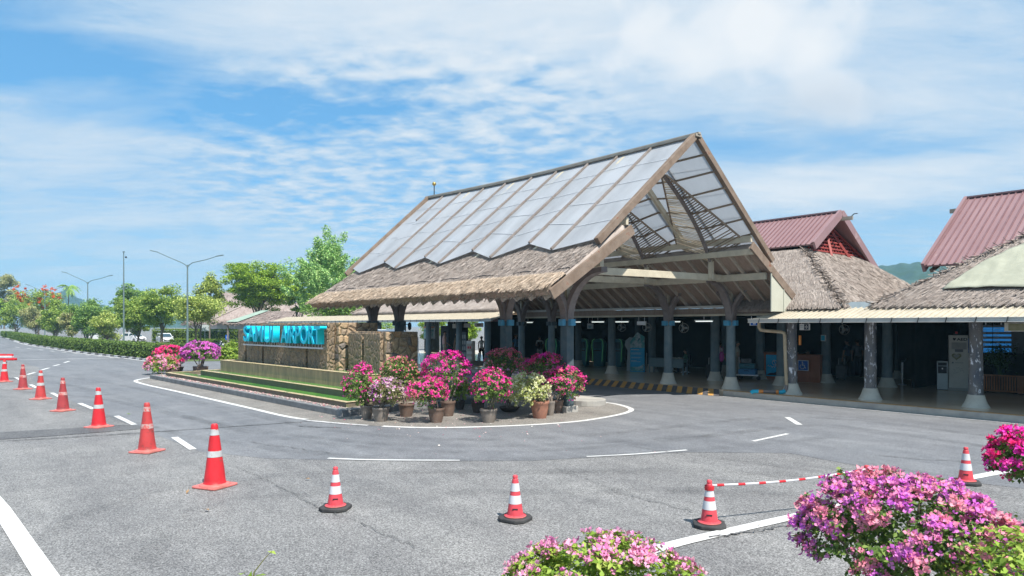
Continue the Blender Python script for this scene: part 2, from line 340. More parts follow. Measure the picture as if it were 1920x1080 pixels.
K['stone'] = mat_stone('rubble_stone', ((.34, .20, .10), (.44, .31, .18), (.30, .235, .17), (.50, .36, .22), (.14, .13, .125), (.40, .27, .15)), (.12, .09, .06), 3.9, 1.0)
K['rock'] = mat_stone('wet_brown_rock', ((.22, .165, .11), (.29, .215, .14), (.17, .135, .10), (.26, .19, .12)), (.14, .105, .07), 7.5, .8, .3, (1, 1, .6), .03)
K['tile'] = M('slate_tile', (.44, .29, .175), (.27, .19, .125), 2.2, .6, .3, stretch=(2.2, 2.2, .5), c3=(.15, .12, .085), s3=2.5, t3=.6)
K['tile_rim'] = M('mossy_rim', (.40, .33, .20), (.47, .36, .24), 3, .7, .2, c3=(.14, .19, .07), s3=3, t3=.55)
K['mosswall'] = M('mossy_slate', (.13, .11, .08), (.18, .15, .10), 4, .7, .5, c3=(.11, .14, .06), s3=4, t3=.57)
K['water'] = mat_water('green_water')
K['cyan'] = M('cyan_letters', (.0, .52, .72), (.0, .47, .66), 2, .4, spec=.4)
K['gravel'] = M('pebbles', (.34, .31, .28), (.22, .2, .18), 30, .9, .8)
K['petal_mix'] = MR('fallen_petals', ((.75, .65, .6), (.6, .3, .3), (.8, .78, .7), (.55, .05, .15), (.5, .42, .3)), .1)
K['soil'] = M('soil', (.06, .045, .035), (.10, .08, .06), 10, .95, .8)
K['bark'] = M('bark', (.13, .105, .085), (.20, .165, .135), 5, .9, .6, stretch=(1, 1, .3))
K['skin'] = M('skin', (.42, .25, .17), (.38, .22, .15), 6, .5)
K['hair'] = M('black_hair', (.015, .012, .01), (.03, .022, .018), 20, .5)

# ------------------------------------------------------------------ mesh helpers
class MB:
    def __init__(s): s.v = []; s.f = []; s.m = []; s.mi = 0
    def add(s, vs, fs):
        o = len(s.v); s.v += [tuple(p) for p in vs]
        for f in fs: s.f.append(tuple(i + o for i in f)); s.m.append(s.mi)
        return s
    def box(s, c, d, rz=0, taper=1.0):
        x, y, z = d[0] / 2, d[1] / 2, d[2] / 2; ca, sa = math.cos(rz), math.sin(rz); vs = []
        for dz in (-z, z):
            t = taper if dz > 0 else 1
            for dx, dy in ((-x, -y), (x, -y), (x, y), (-x, y)):
                dx *= t; dy *= t
                vs.append((c[0] + dx * ca - dy * sa, c[1] + dx * sa + dy * ca, c[2] + dz))
        return s.add(vs, [(0, 3, 2, 1), (4, 5, 6, 7), (0, 1, 5, 4), (1, 2, 6, 5), (2, 3, 7, 6), (3, 0, 4, 7)])
    def beam(s, p, q, w, h, up=(0, 0, 1)):
        p = Vector(p); q = Vector(q); d = (q - p).normalized(); u = Vector(up)
        sd = d.cross(u)
        if sd.length < 1e-4: sd = d.cross(Vector((1, 0, 0)))
        sd.normalize(); u = sd.cross(d).normalized(); sd *= w / 2; u *= h / 2
        vs = [p - sd - u, p + sd - u, p + sd + u, p - sd + u, q - sd - u, q + sd - u, q + sd + u, q - sd + u]
        return s.add(vs, [(0, 1, 2, 3), (7, 6, 5, 4), (0, 4, 5, 1), (1, 5, 6, 2), (2, 6, 7, 3), (3, 7, 4, 0)])
    def path(s, pts, w, h, up=(0, 0, 1)):                      # a rectangular bar swept along points
        pts = [Vector(p) for p in pts]; n = len(pts); vs = []; fs = []
        for i, p in enumerate(pts):
            d = (pts[min(i + 1, n - 1)] - pts[max(i - 1, 0)]).normalized(); sd = d.cross(Vector(up)).normalized(); u = sd.cross(d).normalized()
            a, b = sd * w / 2, u * h / 2; vs += [p - a - b, p + a - b, p + a + b, p - a + b]
        for i in range(n - 1):
            for k in range(4):
                fs.append((4 * i + k, 4 * i + (k + 1) % 4, 4 * i + 4 + (k + 1) % 4, 4 * i + 4 + k))
        fs += [(3, 2, 1, 0), tuple(4 * n - 4 + k for k in range(4))]
        return s.add(vs, fs)
    def tube(s, pts, r, n=8, caps=True):
        pts = [Vector(p) for p in pts]; m = len(pts)
        rs = r if isinstance(r, (list, tuple)) else [r] * m
        vs = []; fs = []; ref = None
        for i, p in enumerate(pts):
            d = (pts[min(i + 1, m - 1)] - pts[max(i - 1, 0)]).normalized()
            if ref is None: ref = Vector((0, 0, 1)) if abs(d.z) < .9 else Vector((1, 0, 0))
            a = d.cross(ref).normalized(); b = a.cross(d).normalized(); ref = b
            for k in range(n):
                t = 2 * math.pi * k / n; vs.append(p + (a * math.cos(t) + b * math.sin(t)) * rs[i])
        for i in range(m - 1):
            for k in range(n): fs.append((i * n + k, i * n + (k + 1) % n, (i + 1) * n + (k + 1) % n, (i + 1) * n + k))
        if caps: fs += [tuple(range(n - 1, -1, -1)), tuple((m - 1) * n + k for k in range(n))]
        return s.add(vs, fs)
    def lathe(s, prof, n=24, c=(0, 0, 0), cap=True):
        vs = []; fs = []; m = len(prof)
        for r, z in prof:
            for k in range(n):
                t = 2 * math.pi * k / n; vs.append((c[0] + r * math.cos(t), c[1] + r * math.sin(t), c[2] + z))
        for i in range(m - 1):
            for k in range(n): fs.append((i * n + k, i * n + (k + 1) % n, (i + 1) * n + (k + 1) % n, (i + 1) * n + k))
        if cap: fs += [tuple(range(n - 1, -1, -1)), tuple((m - 1) * n + k for k in range(n))]
        return s.add(vs, fs)
    def prism(s, poly, z0, z1):
        n = len(poly); vs = [(x, y, z0) for x, y in poly] + [(x, y, z1) for x, y in poly]
        return s.add(vs, [tuple(range(n - 1, -1, -1)), tuple(range(n, 2 * n))] + [(i, (i + 1) % n, n + (i + 1) % n, n + i) for i in range(n)])
    def slab(s, pts, nrm):                                     # a polygon given thickness along nrm
        n = len(pts); nv = Vector(nrm); vs = [Vector(p) for p in pts] + [Vector(p) + nv for p in pts]
        return s.add(vs, [tuple(range(n - 1, -1, -1)), tuple(range(n, 2 * n))] + [(i, (i + 1) % n, n + (i + 1) % n, n + i) for i in range(n)])
    def sphere(s, c, r, sx=1, sy=1, sz=1, n=12, m=8):
        vs = []; fs = []
        for i in range(m + 1):
            ph = math.pi * i / m
            for k in range(n):
                t = 2 * math.pi * k / n
                vs.append((c[0] + r * sx * math.sin(ph) * math.cos(t), c[1] + r * sy * math.sin(ph) * math.sin(t), c[2] + r * sz * math.cos(ph)))
        for i in range(m):
            for k in range(n): fs.append((i * n + k, (i + 1) * n + k, (i + 1) * n + (k + 1) % n, i * n + (k + 1) % n))
        return s.add(vs, fs)
    def build(s, name, mats, parent=None, smooth=False, origin=None, bevel=0.0):
        me = bpy.data.meshes.new(name)
        v = s.v
        if origin is not None: v = [(a - origin[0], b - origin[1], c - origin[2]) for a, b, c in v]
        me.from_pydata(v, [], s.f)
        mats = mats if isinstance(mats, (list, tuple)) else [mats]
        for m in mats: me.materials.append(K[m] if isinstance(m, str) else m)
        if len(mats) > 1: me.polygons.foreach_set('material_index', s.m)
        if smooth:
            me.polygons.foreach_set('use_smooth', [True] * len(me.polygons))
        me.validate(); me.update()
        o = bpy.data.objects.new(name, me); COL.objects.link(o)
        if smooth and smooth != 2:
            me.set_sharp_from_angle(angle=R(38))
        if bevel:
            b = o.modifiers.new('bevel', 'BEVEL'); b.width = bevel; b.segments = 2; b.limit_method = 'ANGLE'; b.angle_limit = R(40)
        if parent: o.parent = parent
        elif origin is not None: o.location = origin
        return o

def fast_mesh(name, verts, faces, mats, parent=None, smooth=False, mi=None):     # numpy arrays, faces all the same size
    me = bpy.data.meshes.new(name); n = len(verts); f, k = faces.shape
    me.vertices.add(n); me.vertices.foreach_set('co', np.asarray(verts, np.float32).ravel())
    me.loops.add(f * k); me.loops.foreach_set('vertex_index', faces.astype(np.int32).ravel())
    me.polygons.add(f); me.polygons.foreach_set('loop_start', np.arange(0, f * k, k, dtype=np.int32))
    mats = mats if isinstance(mats, (list, tuple)) else [mats]
    for m in mats: me.materials.append(K[m] if isinstance(m, str) else m)
    if mi is not None: me.polygons.foreach_set('material_index', np.asarray(mi, np.int32))
    if smooth: me.polygons.foreach_set('use_smooth', np.ones(f, bool))
    me.update(calc_edges=True); me.validate()
    o = bpy.data.objects.new(name, me); COL.objects.link(o)
    if parent: o.parent = parent
    return o

def tag(o, label, cat, group=None, kind=None):
    o['label'] = label; o['category'] = cat
    if group: o['group'] = group
    if kind: o['kind'] = kind
    return o
def thing(name, label, cat, loc=(0, 0, 0), rz=0, group=None):
    o = bpy.data.objects.new(name, None); COL.objects.link(o); o.location = loc; o.rotation_euler = (0, 0, rz)
    o.empty_display_size = .2
    return tag(o, label, cat, group)
def setting(o, kind='structure'): o['kind'] = kind; return o
def copy_thing(src, label, loc, rz=0, group=None):
    r = src.copy(); COL.objects.link(r); r.location = loc; r.rotation_euler = (0, 0, rz); r['label'] = label
    if group: r['group'] = group
    for ch in list(src.children):
        c = ch.copy(); COL.objects.link(c); c.parent = r
        for g in list(ch.children):
            d = g.copy(); COL.objects.link(d); d.parent = c
    return r
def text_mesh(name, txt, mat, size, extrude=.004, parent=None, loc=(0, 0, 0), rot=(R(90), 0, 0), sx=1.0, align='CENTER', bold=0.0):
    cu = bpy.data.curves.new('t', 'FONT'); cu.body = txt; cu.size = size; cu.extrude = extrude; cu.align_x = align; cu.offset = bold
    ob = bpy.data.objects.new('t', cu); COL.objects.link(ob); dg = bpy.context.evaluated_depsgraph_get()
    me = bpy.data.meshes.new_from_object(ob.evaluated_get(dg)); bpy.data.objects.remove(ob)
    me.materials.clear(); me.materials.append(K[mat] if isinstance(mat, str) else mat); me.name = name
    o = bpy.data.objects.new(name, me); COL.objects.link(o); o.location = loc; o.rotation_euler = rot; o.scale = (sx, 1, 1)
    if parent: o.parent = parent
    return o

# ------------------------------------------------------------------ foliage helpers
def unit(a): return a / (np.linalg.norm(a, axis=1, keepdims=True) + 1e-9)
def leaves(P, size, rng, aspect=.55, fold=.18, up=.5, out=None, outw=0.0, svar=.35):
    n = len(P); nn = rng.normal(size=(n, 3)); nn[:, 2] = np.abs(nn[:, 2]) + up
    if out is not None: nn = unit(nn) + out * outw
    nn = unit(nn); t = unit(np.cross(nn, rng.normal(size=(n, 3)))); b = np.cross(nn, t)
    s = size * (1 + svar * rng.uniform(-1, 1, (n, 1)))
    v = np.empty((n, 4, 3))
    v[:, 0] = P - t * s * .5; v[:, 2] = P + t * s * .5
    v[:, 1] = P + b * s * aspect * .5 + nn * s * fold; v[:, 3] = P - b * s * aspect * .5 + nn * s * fold
    i = np.arange(n)[:, None] * 4
    f = np.stack([i + np.array([0, 1, 2]), i + np.array([0, 2, 3])], 1).reshape(-1, 3)
    return v.reshape(-1, 3), f
def join(parts):
    vs, fs, o = [], [], 0
    for v, f in parts: vs.append(v); fs.append(f + o); o += len(v)
    return np.concatenate(vs), np.concatenate(fs)
def rnd_dir(rng, n):
    return unit(rng.normal(size=(n, 3)))
def bracts(P, out, size, rng, per=3):
    n = len(P); parts = []
    ax = unit(out + .5 * rng.normal(size=(n, 3)))
    t0 = unit(np.cross(ax, rng.normal(size=(n, 3)))); b0 = np.cross(ax, t0)
    s = size * (1 + .3 * rng.uniform(-1, 1, (n, 1)))
    V = np.empty((n, per * 4, 3))
    for k in range(per):
        a = 2 * math.pi * k / per; d = t0 * math.cos(a) + b0 * math.sin(a); e = np.cross(ax, d)
        j = 1 + .25 * rng.uniform(-1, 1, (n, 1))
        V[:, 4 * k] = P; V[:, 4 * k + 2] = P + (d * .75 + ax * .62) * s * j
        mid = P + (d * .45 + ax * .25) * s
        V[:, 4 * k + 1] = mid + e * s * .42 * j; V[:, 4 * k + 3] = mid - e * s * .42
    i = np.arange(n)[:, None] * (per * 4)
    fl = []
    for k in range(per):
        fl.append(i + np.array([4 * k, 4 * k + 1, 4 * k + 2])); fl.append(i + np.array([4 * k, 4 * k + 2, 4 * k + 3]))
    f = np.stack(fl, 1).reshape(-1, 3)
    # merge the base vertex so a flower is one island
    f = np.where(f % 4 == 0, (f // (per * 4)) * (per * 4), f)
    return V.reshape(-1, 3), f
def lump(dirs, rng, n=14, amp=.22, width=.45):
    c = rnd_dir(rng, n); a = rng.uniform(-.6, 1, n) * amp; r = np.ones(len(dirs))
    for k in range(n): r += a[k] * np.exp(-(np.sum((dirs - c[k]) ** 2, 1)) / width ** 2)
    return r

# ------------------------------------------------------------------ ground, road, markings
def sheet(name, pts, z, mat, kind='structure'):
    from mathutils.geometry import delaunay_2d_cdt
    n = len(pts); vs, _, fs = delaunay_2d_cdt([Vector((p[0], p[1])) for p in pts], [(i, (i + 1) % n) for i in range(n)], [], 1, 1e-5)[:3]
    b = MB(); b.add([(p[0], p[1], z) for p in vs], [tuple(f) for f in fs])
    o = b.build(name, mat); me = o.data
    if me.polygons[0].normal.z < 0: me.flip_normals()
    return setting(o, kind)
def grid_sheet(name, x0, x1, y0, y1, z, mat):
    return sheet(name, [(x0, y0), (x1, y0), (x1, y1), (x0, y1)], z, mat)
grid_sheet('ground', -1190, 1190, -1190, 1190, 0, 'asphalt')
HEDGE = [W(*p) for p in ((-160, 621), (-60, 625), (0, 631), (50, 644.5), (100, 653), (150, 660.5), (200, 666.5), (250, 672), (290, 677))]
near = [W(*p) for p in ((-170, 640), (0, 668), (75, 690), (60, 712), (110, 742), (170, 767), (260, 803), (375, 847), (500, 860), (740, 865), (1000, 864), (1290, 848), (1480, 850), (1700, 890), (2200, 950))]
KV = 22.65                                           # kerb line of the terminal platform
road = [tuple(p[:2]) for p in near] + [(8, KV), (-62, KV), (-62, 26)] + [tuple(p[:2]) for p in reversed(HEDGE)]
sheet('road', road, .004, 'asphalt_smooth')
PH = .22                                             # platform height

def strip(mb, pts, w, jitter=0, rng=random.Random(1)):
    pts = [Vector((p[0], p[1], 0)) for p in pts]; n = len(pts); vs = []
    for i, p in enumerate(pts):
        d = (pts[min(i + 1, n - 1)] - pts[max(i - 1, 0)]).normalized(); s = Vector((-d.y, d.x, 0)) * w / 2
        k = 1 + jitter * rng.uniform(-1, 1)
        vs += [p + s * k, p - s * k]
    mb.add(vs, [(2 * i, 2 * i + 1, 2 * i + 3, 2 * i + 2) for i in range(n - 1)])
def smooth_line(pts, m=8):
    pts = [Vector(p) for p in pts]; out = []
    for i in range(len(pts) - 1):
        a, b, c, d = pts[max(i - 1, 0)], pts[i], pts[i + 1], pts[min(i + 2, len(pts) - 1)]
        for k in range(m):
            t = k / m
            out.append(.5 * ((2 * b) + (c - a) * t + (2 * a - 5 * b + 4 * c - d) * t * t + (3 * b - a - 3 * c + d) * t ** 3))
    return out + [pts[-1]]
def up_faces(o):
    me = o.data; bm = bmesh.new(); bm.from_mesh(me)
    for f in bm.faces:
        f.normal_update()
        if f.normal.z < 0: f.normal_flip()
    bm.to_mesh(me); bm.free(); return o

outline = smooth_line([W(*p) for p in ((330, 703.5), (300, 706.5), (268, 710.5), (254, 715), (275, 722), (330, 734), (400, 750), (470, 766), (540, 782), (610, 791), (690, 798), (773, 802), (860, 802), (980, 798), (1080, 791), (1140, 782), (1172, 775), (1184, 769), (1174, 763), (1152, 757.5), (1126, 754))], 6)
isl = [tuple(p[:2]) for p in outline] + [(-17.5, 17.4), (-24, 17.4), (-30, 14.5), (-41, 12.5)]
sheet('island_paving', isl, .008, 'paving')
mb = MB()
strip(mb, [p for p in outline][:52], .17)
strip(mb, [p for p in outline][62:], .17)
for a, b_ in (((327, 820.5), (362, 843.5)), ((218, 780.5), (252, 797)), ((149, 756.5), (176, 767.5)), ((97, 737), (113, 745)), ((57, 721.5), (69, 727.5)), ((29, 708), (39, 713))):
    strip(mb, [W(*a), W(*b_)], .15)
for a, b_ in (((51, 703), (65.5, 698.5)), ((78, 694), (92, 690)), ((100, 686.5), (112, 683.5)), ((120, 680.5), (130, 677.5))):
    strip(mb, [W(*a), W(*b_)], .17)
strip(mb, [W(-40, 905), W(2, 955), W(85, 1080), W(150, 1190)], .22)
strip(mb, smooth_line([W(1180, 1046), W(1277, 1018), W(1390, 992), W(1505, 966), W(1640, 936), W(1760, 908), W(1865, 888), W(2050, 850)], 4), .20)
strip(mb, smooth_line([W(615, 860), W(700, 863), W(862, 864)], 4), .095)
strip(mb, smooth_line([W(1100, 857), W(1195, 852), W(1288, 844.5)], 4), .095)
strip(mb, [W(1412, 828), W(1477, 814)], .10); strip(mb, [W(1476, 783), W(1499, 797)], .16)
strip(mb, [(-15.2, KV - .16), (9, KV - .16)], .10)
o = mb.build('road_marking', 'paint'); up_faces(o); o.location.z = .012; setting(o)
mb = MB()
strip(mb, [W(38, 675), W(120, 673.5), W(225, 671.5), W(275, 673)], .35)
for p in HEDGE: pass
strip(mb, smooth_line([p + Vector((.9, -1.5, 0)) * .35 for p in HEDGE[1:]], 5), .25)
for i in range(9):
    a = (28 + 22 * i, 651 + 2.4 * i); strip(mb, [W(*a), W(a[0] + 9, a[1] + 1)], .2)
strip(mb, [W(575, 789), W(640, 795), W(690, 798.5)], .14)
o = mb.build('worn_road_marking', 'paint_worn'); up_faces(o); o.location.z = .016; setting(o)
# construction joint, rough patch and cracks
rr = random.Random(5); mb = MB()
def crack(p, q, w=.009, n=40, amp=.035):
    p, q = W(*p), W(*q); d = q - p; s = Vector((-d.y, d.x, 0)).normalized(); a = 0; pts = []
    for i in range(n + 1):
        a = a * .75 + rr.uniform(-amp, amp); pts.append(p + d * i / n + s * a)
    strip(mb, pts, w, .6, rr)
crack((-20, 830), (300, 810), .06, 40, .02); crack((300, 810), (575, 791), .05, 40, .02)
crack((430, 872), (600, 952)); crack((600, 952), (800, 1036)); crack((1040, 878), (1180, 930)); crack((1180, 930), (1300, 960), .015)
crack((1440, 872), (1600, 892)); crack((1180, 838), (1440, 872), .015); crack((1640, 855), (1900, 875), .02); crack((1790, 925), (1920, 940))
crack((0, 770), (180, 762), .03, 30, .03); crack((1500, 985), (1330, 1010), .03); crack((470, 830), (620, 850), .02); crack((560, 800), (640, 803), .05, 30, .03)
o = mb.build('road_crack', 'crack'); up_faces(o); o.location.z = .02; setting(o)
pts = [W(-20, 826), W(100, 818), W(250, 806), W(300, 801), (W(230, 797)), W(120, 804), W(-20, 812)]
sheet('rough_patch', pts, .0085, 'asphalt_dark')

def offs(line, d):
    out = []
    for i, p in enumerate(line):
        t = (line[min(i + 1, len(line) - 1)] - line[max(i - 1, 0)]).normalized(); out.append(p + Vector((-t.y, t.x, 0)) * d)
    return out
mb = MB()
for px_line, ds in ((((-40, 700), (140, 716), (330, 758), (480, 796), (660, 824), (900, 836), (1180, 822), (1460, 792), (1640, 800), (2000, 850)), (-.8, .75)), (((-40, 735), (140, 752), (300, 790), (470, 822), (700, 846), (960, 850), (1250, 836), (1520, 812)), (-.7, .8)), (((60, 1150), (200, 1000), (330, 940), (620, 905), (1000, 905), (1400, 905), (2000, 960)), (-.75, .75))):
    ln = smooth_line([W(*p) for p in px_line], 10)
    for k_, d_ in enumerate(ds): strip(mb, [p + Vector((0, 0, 0)) for p in offs(ln, d_)], .34)
zs = 0; o = mb.build('tyre_mark', 'tyre_mark'); up_faces(o); o.location.z = .024
for v_ in o.data.vertices: v_.co.z += .0
n_ = 0; me = o.data; vi = 0
for si, px_n in enumerate((91, 91, 71, 71, 61, 61)):
    for q_ in range(px_n * 2):
        if vi < len(me.vertices): me.vertices[vi].co.z += .0015 * si; vi += 1
setting(o)

# median: lawn strip, painted kerb
lawn = [tuple(p[:2]) for p in HEDGE] + [tuple(W(*p)[:2]) for p in ((345, 678), (420, 677), (440, 655), (300, 648), (200, 646), (100, 640), (30, 632), (-40, 622))]
K['lawn'] = M('lawn', (.07, .11, .03), (.11, .14, .05), 3, .9, .6, 60)
sheet('lawn', lawn, .02, 'lawn')
mb = MB(); mb2 = MB(); hl = smooth_line([p + Vector((.6, -.9, 0)) * .3 for p in HEDGE[2:]], 14)
acc = 0; cur = 0
for i in range(len(hl) - 1):
    (mb if (i // 2) % 2 else mb2).beam(hl[i] + Vector((0, 0, .07)), hl[i + 1] + Vector((0, 0, .07)), .2, .14)
mb.m = [0] * len(mb.f); o = mb.v and MB()
o.v = mb.v + mb2.v; o.f = mb.f + [tuple(i + len(mb.v) for i in f) for f in mb2.f]; o.m = [0] * len(mb.f) + [1] * len(mb2.f)
setting(o.build('median_kerb', ['paint_worn', 'black']))

# terminal platform with its kerb
mb = MB(); mb.mi = 0; mb.box((-25, (KV + .16 + 40) / 2, PH / 2), (66, 40 - KV - .16, PH))
setting(mb.build('platform', 'floor'))
mb = MB(); mb.mi = 0
mb.box((-3.4, KV + .08, PH / 2 - .003), (23.6, .16, PH - .006)); mb.box((-41, KV + .08, PH / 2 - .003), (34, .16, PH - .006))
mb.mi = 1; mb.box((-3.4, KV + .085, PH + .002), (23.6, .19, .018)); mb.box((-41, KV + .085, PH + .002), (34, .19, .018))
setting(mb.build('platform_kerb', ['kerb_pale', 'tan_edge'], bevel=.008))
# sloped black and yellow kerb under the pavilion
mb = MB(); n = 36; x0, x1 = -24.0, -15.2
def kw(t): return .55 - .3 * t
for i in range(n):
    a = x0 + (x1 - x0) * i / n; c = x0 + (x1 - x0) * (i + 1) / n; mb.mi = i % 2
    ta, tc = i / n, (i + 1) / n; sh = .28
    y0a, y0c = KV - kw(ta), KV - kw(tc)
    mb.add([(a - sh, KV + .16, PH + .004), (c - sh, KV + .16, PH + .004), (c, y0c, .012), (a, y0a, .012)], [(3, 2, 1, 0)])
setting(mb.build('striped_ramp_kerb', ['yellow', 'black']))

# raised island base under the fountain
FC = Vector((-18.8, 8.75, 0)); FX = Vector((-.9978, -.066, 0)); FY = Vector((-.066, .9978, 0))
FRZ = math.atan2(.066, .9978)      # local x of the fountain is -FX
def FL(a, b, z=0): p = FC + FX * a + FY * b; return Vector((p.x, p.y, z))
def frect(mb, a0, a1, b0, b1, z0, z1, chamf=0):
    q = [FL(a0, b0), FL(a1, b0), FL(a1, b1), FL(a0, b1)]
    mb.prism([(p.x, p.y) for p in reversed(q)], z0, z1)
mb = MB(); frect(mb, .0, 19.6, 0, 5.4, 0, .2); o = mb.build('island_base', 'kerb', bevel=.02); setting(o)
mb = MB(); frect(mb, .22, 19.3, .2, 5.2, .2, .21); setting(mb.build('island_gravel_bed', 'gravel'))
mb = MB(); rp = [(-16.5, 17.25), (-22.5, 17.25), (-22.5, 15.9), (-16.5, 15.9)] 
arc = [(-16.5 + .68 * math.cos(t), 16.575 + .675 * math.sin(t)) for t in np.linspace(math.pi / 2, -math.pi / 2, 12)]
mb.prism([(x, y) for x, y in [(-22.5, 15.9)] + arc[::-1] + [(-22.5, 17.25)]], 0, .2)
setting(mb.build('rounded_step', 'kerb_pale', bevel=.02))

# ------------------------------------------------------------------ fountain wall and sign
ft = thing('fountain', 'stepped water feature with brown stone walls and green pools on the road island', 'fountain', FL(6, 2))
def fb(name, mat, boxes, bev=.01):
    m_ = MB()
    for a0, a1, b0, b1, z0, z1 in boxes: frect(m_, a0, a1, b0, b1, z0, z1)
    return m_.build(name, mat, ft, origin=FL(6, 2), bevel=bev)
def ring(name, a0, a1, b0, b1, z0, z1, w, mat, rimmat):
    o = fb(name, mat, [(a0, a1, b0, b0 + w, z0, z1), (a0, a0 + w, b0 + w, b1, z0, z1), (a1 - w, a1, b0 + w, b1, z0, z1)])
    r = fb('rim', rimmat, [(a0 - .03, a1 + .03, b0 - .03, b0 + w + .02, z1, z1 + .018), (a0 - .03, a0 + w + .02, b0 + w + .02, b1, z1, z1 + .018), (a1 - w - .02, a1 + .03, b0 + w + .02, b1, z1, z1 + .018)])
    r.parent = o; return o
ring('lower_basin', .42, 18.3, .38, 4.9, .2, .36, .13, 'mosswall', 'tile_rim')
fb('lower_pool', 'water', [(.55, 18.17, .51, 1.15, .2, .352)])
ring('middle_basin', 1.1, 15.6, 1.15, 4.9, .2, .56, .13, 'mosswall', 'tile_rim')
fb('middle_pool', 'water', [(1.23, 15.47, 1.28, 1.82, .3, .552)])
ring('upper_basin', 1.6, 14.9, 1.82, 4.9, .2, 1.05, .2, 'tile', 'tile_rim')
fb('upper_pool', 'water', [(1.8, 14.7, 2.02, 4.7, .6, 1.0)])
fb('side_pool', 'water', [(.55, 1.1, 1.16, 4.8, .2, .351)])
# main wall: front of rough brown rock with slots, end and rear in pale rubble
front = []
for a0, a1, z1 in ((5.3, 6.9, 2.76), (7.08, 11.1, 2.76), (11.27, 12.45, 2.72), (12.45, 13.0, 2.5), (13.18, 14.0, 2.5)): front.append((a0, a1, 2.3, 2.62, .62, z1))
front += [(6.9, 7.08, 2.5, 2.62, .62, 2.7), (11.1, 11.27, 2.5, 2.62, .62, 2.7), (13.0, 13.18, 2.5, 2.62, .62, 2.45), (6.9, 7.08, 2.32, 2.5, 1.9, 2.75), (11.1, 11.27, 2.32, 2.5, 1.9, 2.74)]
fb('rock_facing', 'rock', front, .03)
fb('rubble_wall', 'stone', [(5.0, 12.5, 2.62, 4.3, .6, 2.8), (12.5, 14.0, 2.62, 4.3, .6, 2.54)], .02)
fb('rock_facing', 'rock', [(3.75, 4.72, 2.85, 3.0, .62, 2.42), (2.5, 3.62, 2.85, 3.0, .62, 2.42), (3.62, 3.75, 2.94, 3.0, .62, 2.4)], .03)
fb('rubble_wall', 'stone', [(2.35, 4.85, 3.0, 4.35, .6, 2.47)], .02)
sg = thing('airport_sign', 'bright cyan block letters reading SAMUI AIRPORT on a rail along the brown rock wall', 'sign', FL(9, 2.0, 1.9))
sg.rotation_euler = (0, 0, FRZ)
def word(txt, a_left, a_right, zb, h):
    cu = bpy.data.curves.new('t', 'FONT'); cu.body = txt; cu.size = 1; cu.extrude = .14; cu.offset = .02; cu.resolution_u = 4
    ob = bpy.data.objects.new('t', cu); COL.objects.link(ob); dg = bpy.context.evaluated_depsgraph_get()
    me = bpy.data.meshes.new_from_object(ob.evaluated_get(dg)); bpy.data.objects.remove(ob)
    co = np.empty(len(me.vertices) * 3); me.vertices.foreach_get('co', co); co = co.reshape(-1, 3)
    lo, hi = co.min(0), co.max(0); w = a_left - a_right
    co[:, 0] = (co[:, 0] - lo[0]) / (hi[0] - lo[0]) * w; co[:, 1] = (co[:, 1] - lo[1]) / (hi[1] - lo[1]) * h
    me.vertices.foreach_set('co', co.ravel()); me.materials.clear(); me.materials.append(K['cyan']); me.name = 'lettering'; me.update()
    o = bpy.data.objects.new('lettering', me); COL.objects.link(o); o.parent = sg
    o.rotation_euler = (R(90), 0, 0); o.location = (9 - a_left, .12, zb - 1.9); return o
word('SAMUI', 12.55, 9.35, 1.98, .70); word('AIRPORT', 8.65, 5.25, 1.98, .70)
mb = MB()
mb.beam((-3.7, .12, -.06), (3.9, .12, -.06), .16, .06); o = mb.build('rail', 'steel', sg)
for i in range(30):
    mb = MB(); mb.box((-3.5 + i * .245, .12, .025), (.02, .02, .11)); mb.build('standoff', 'steel', sg)

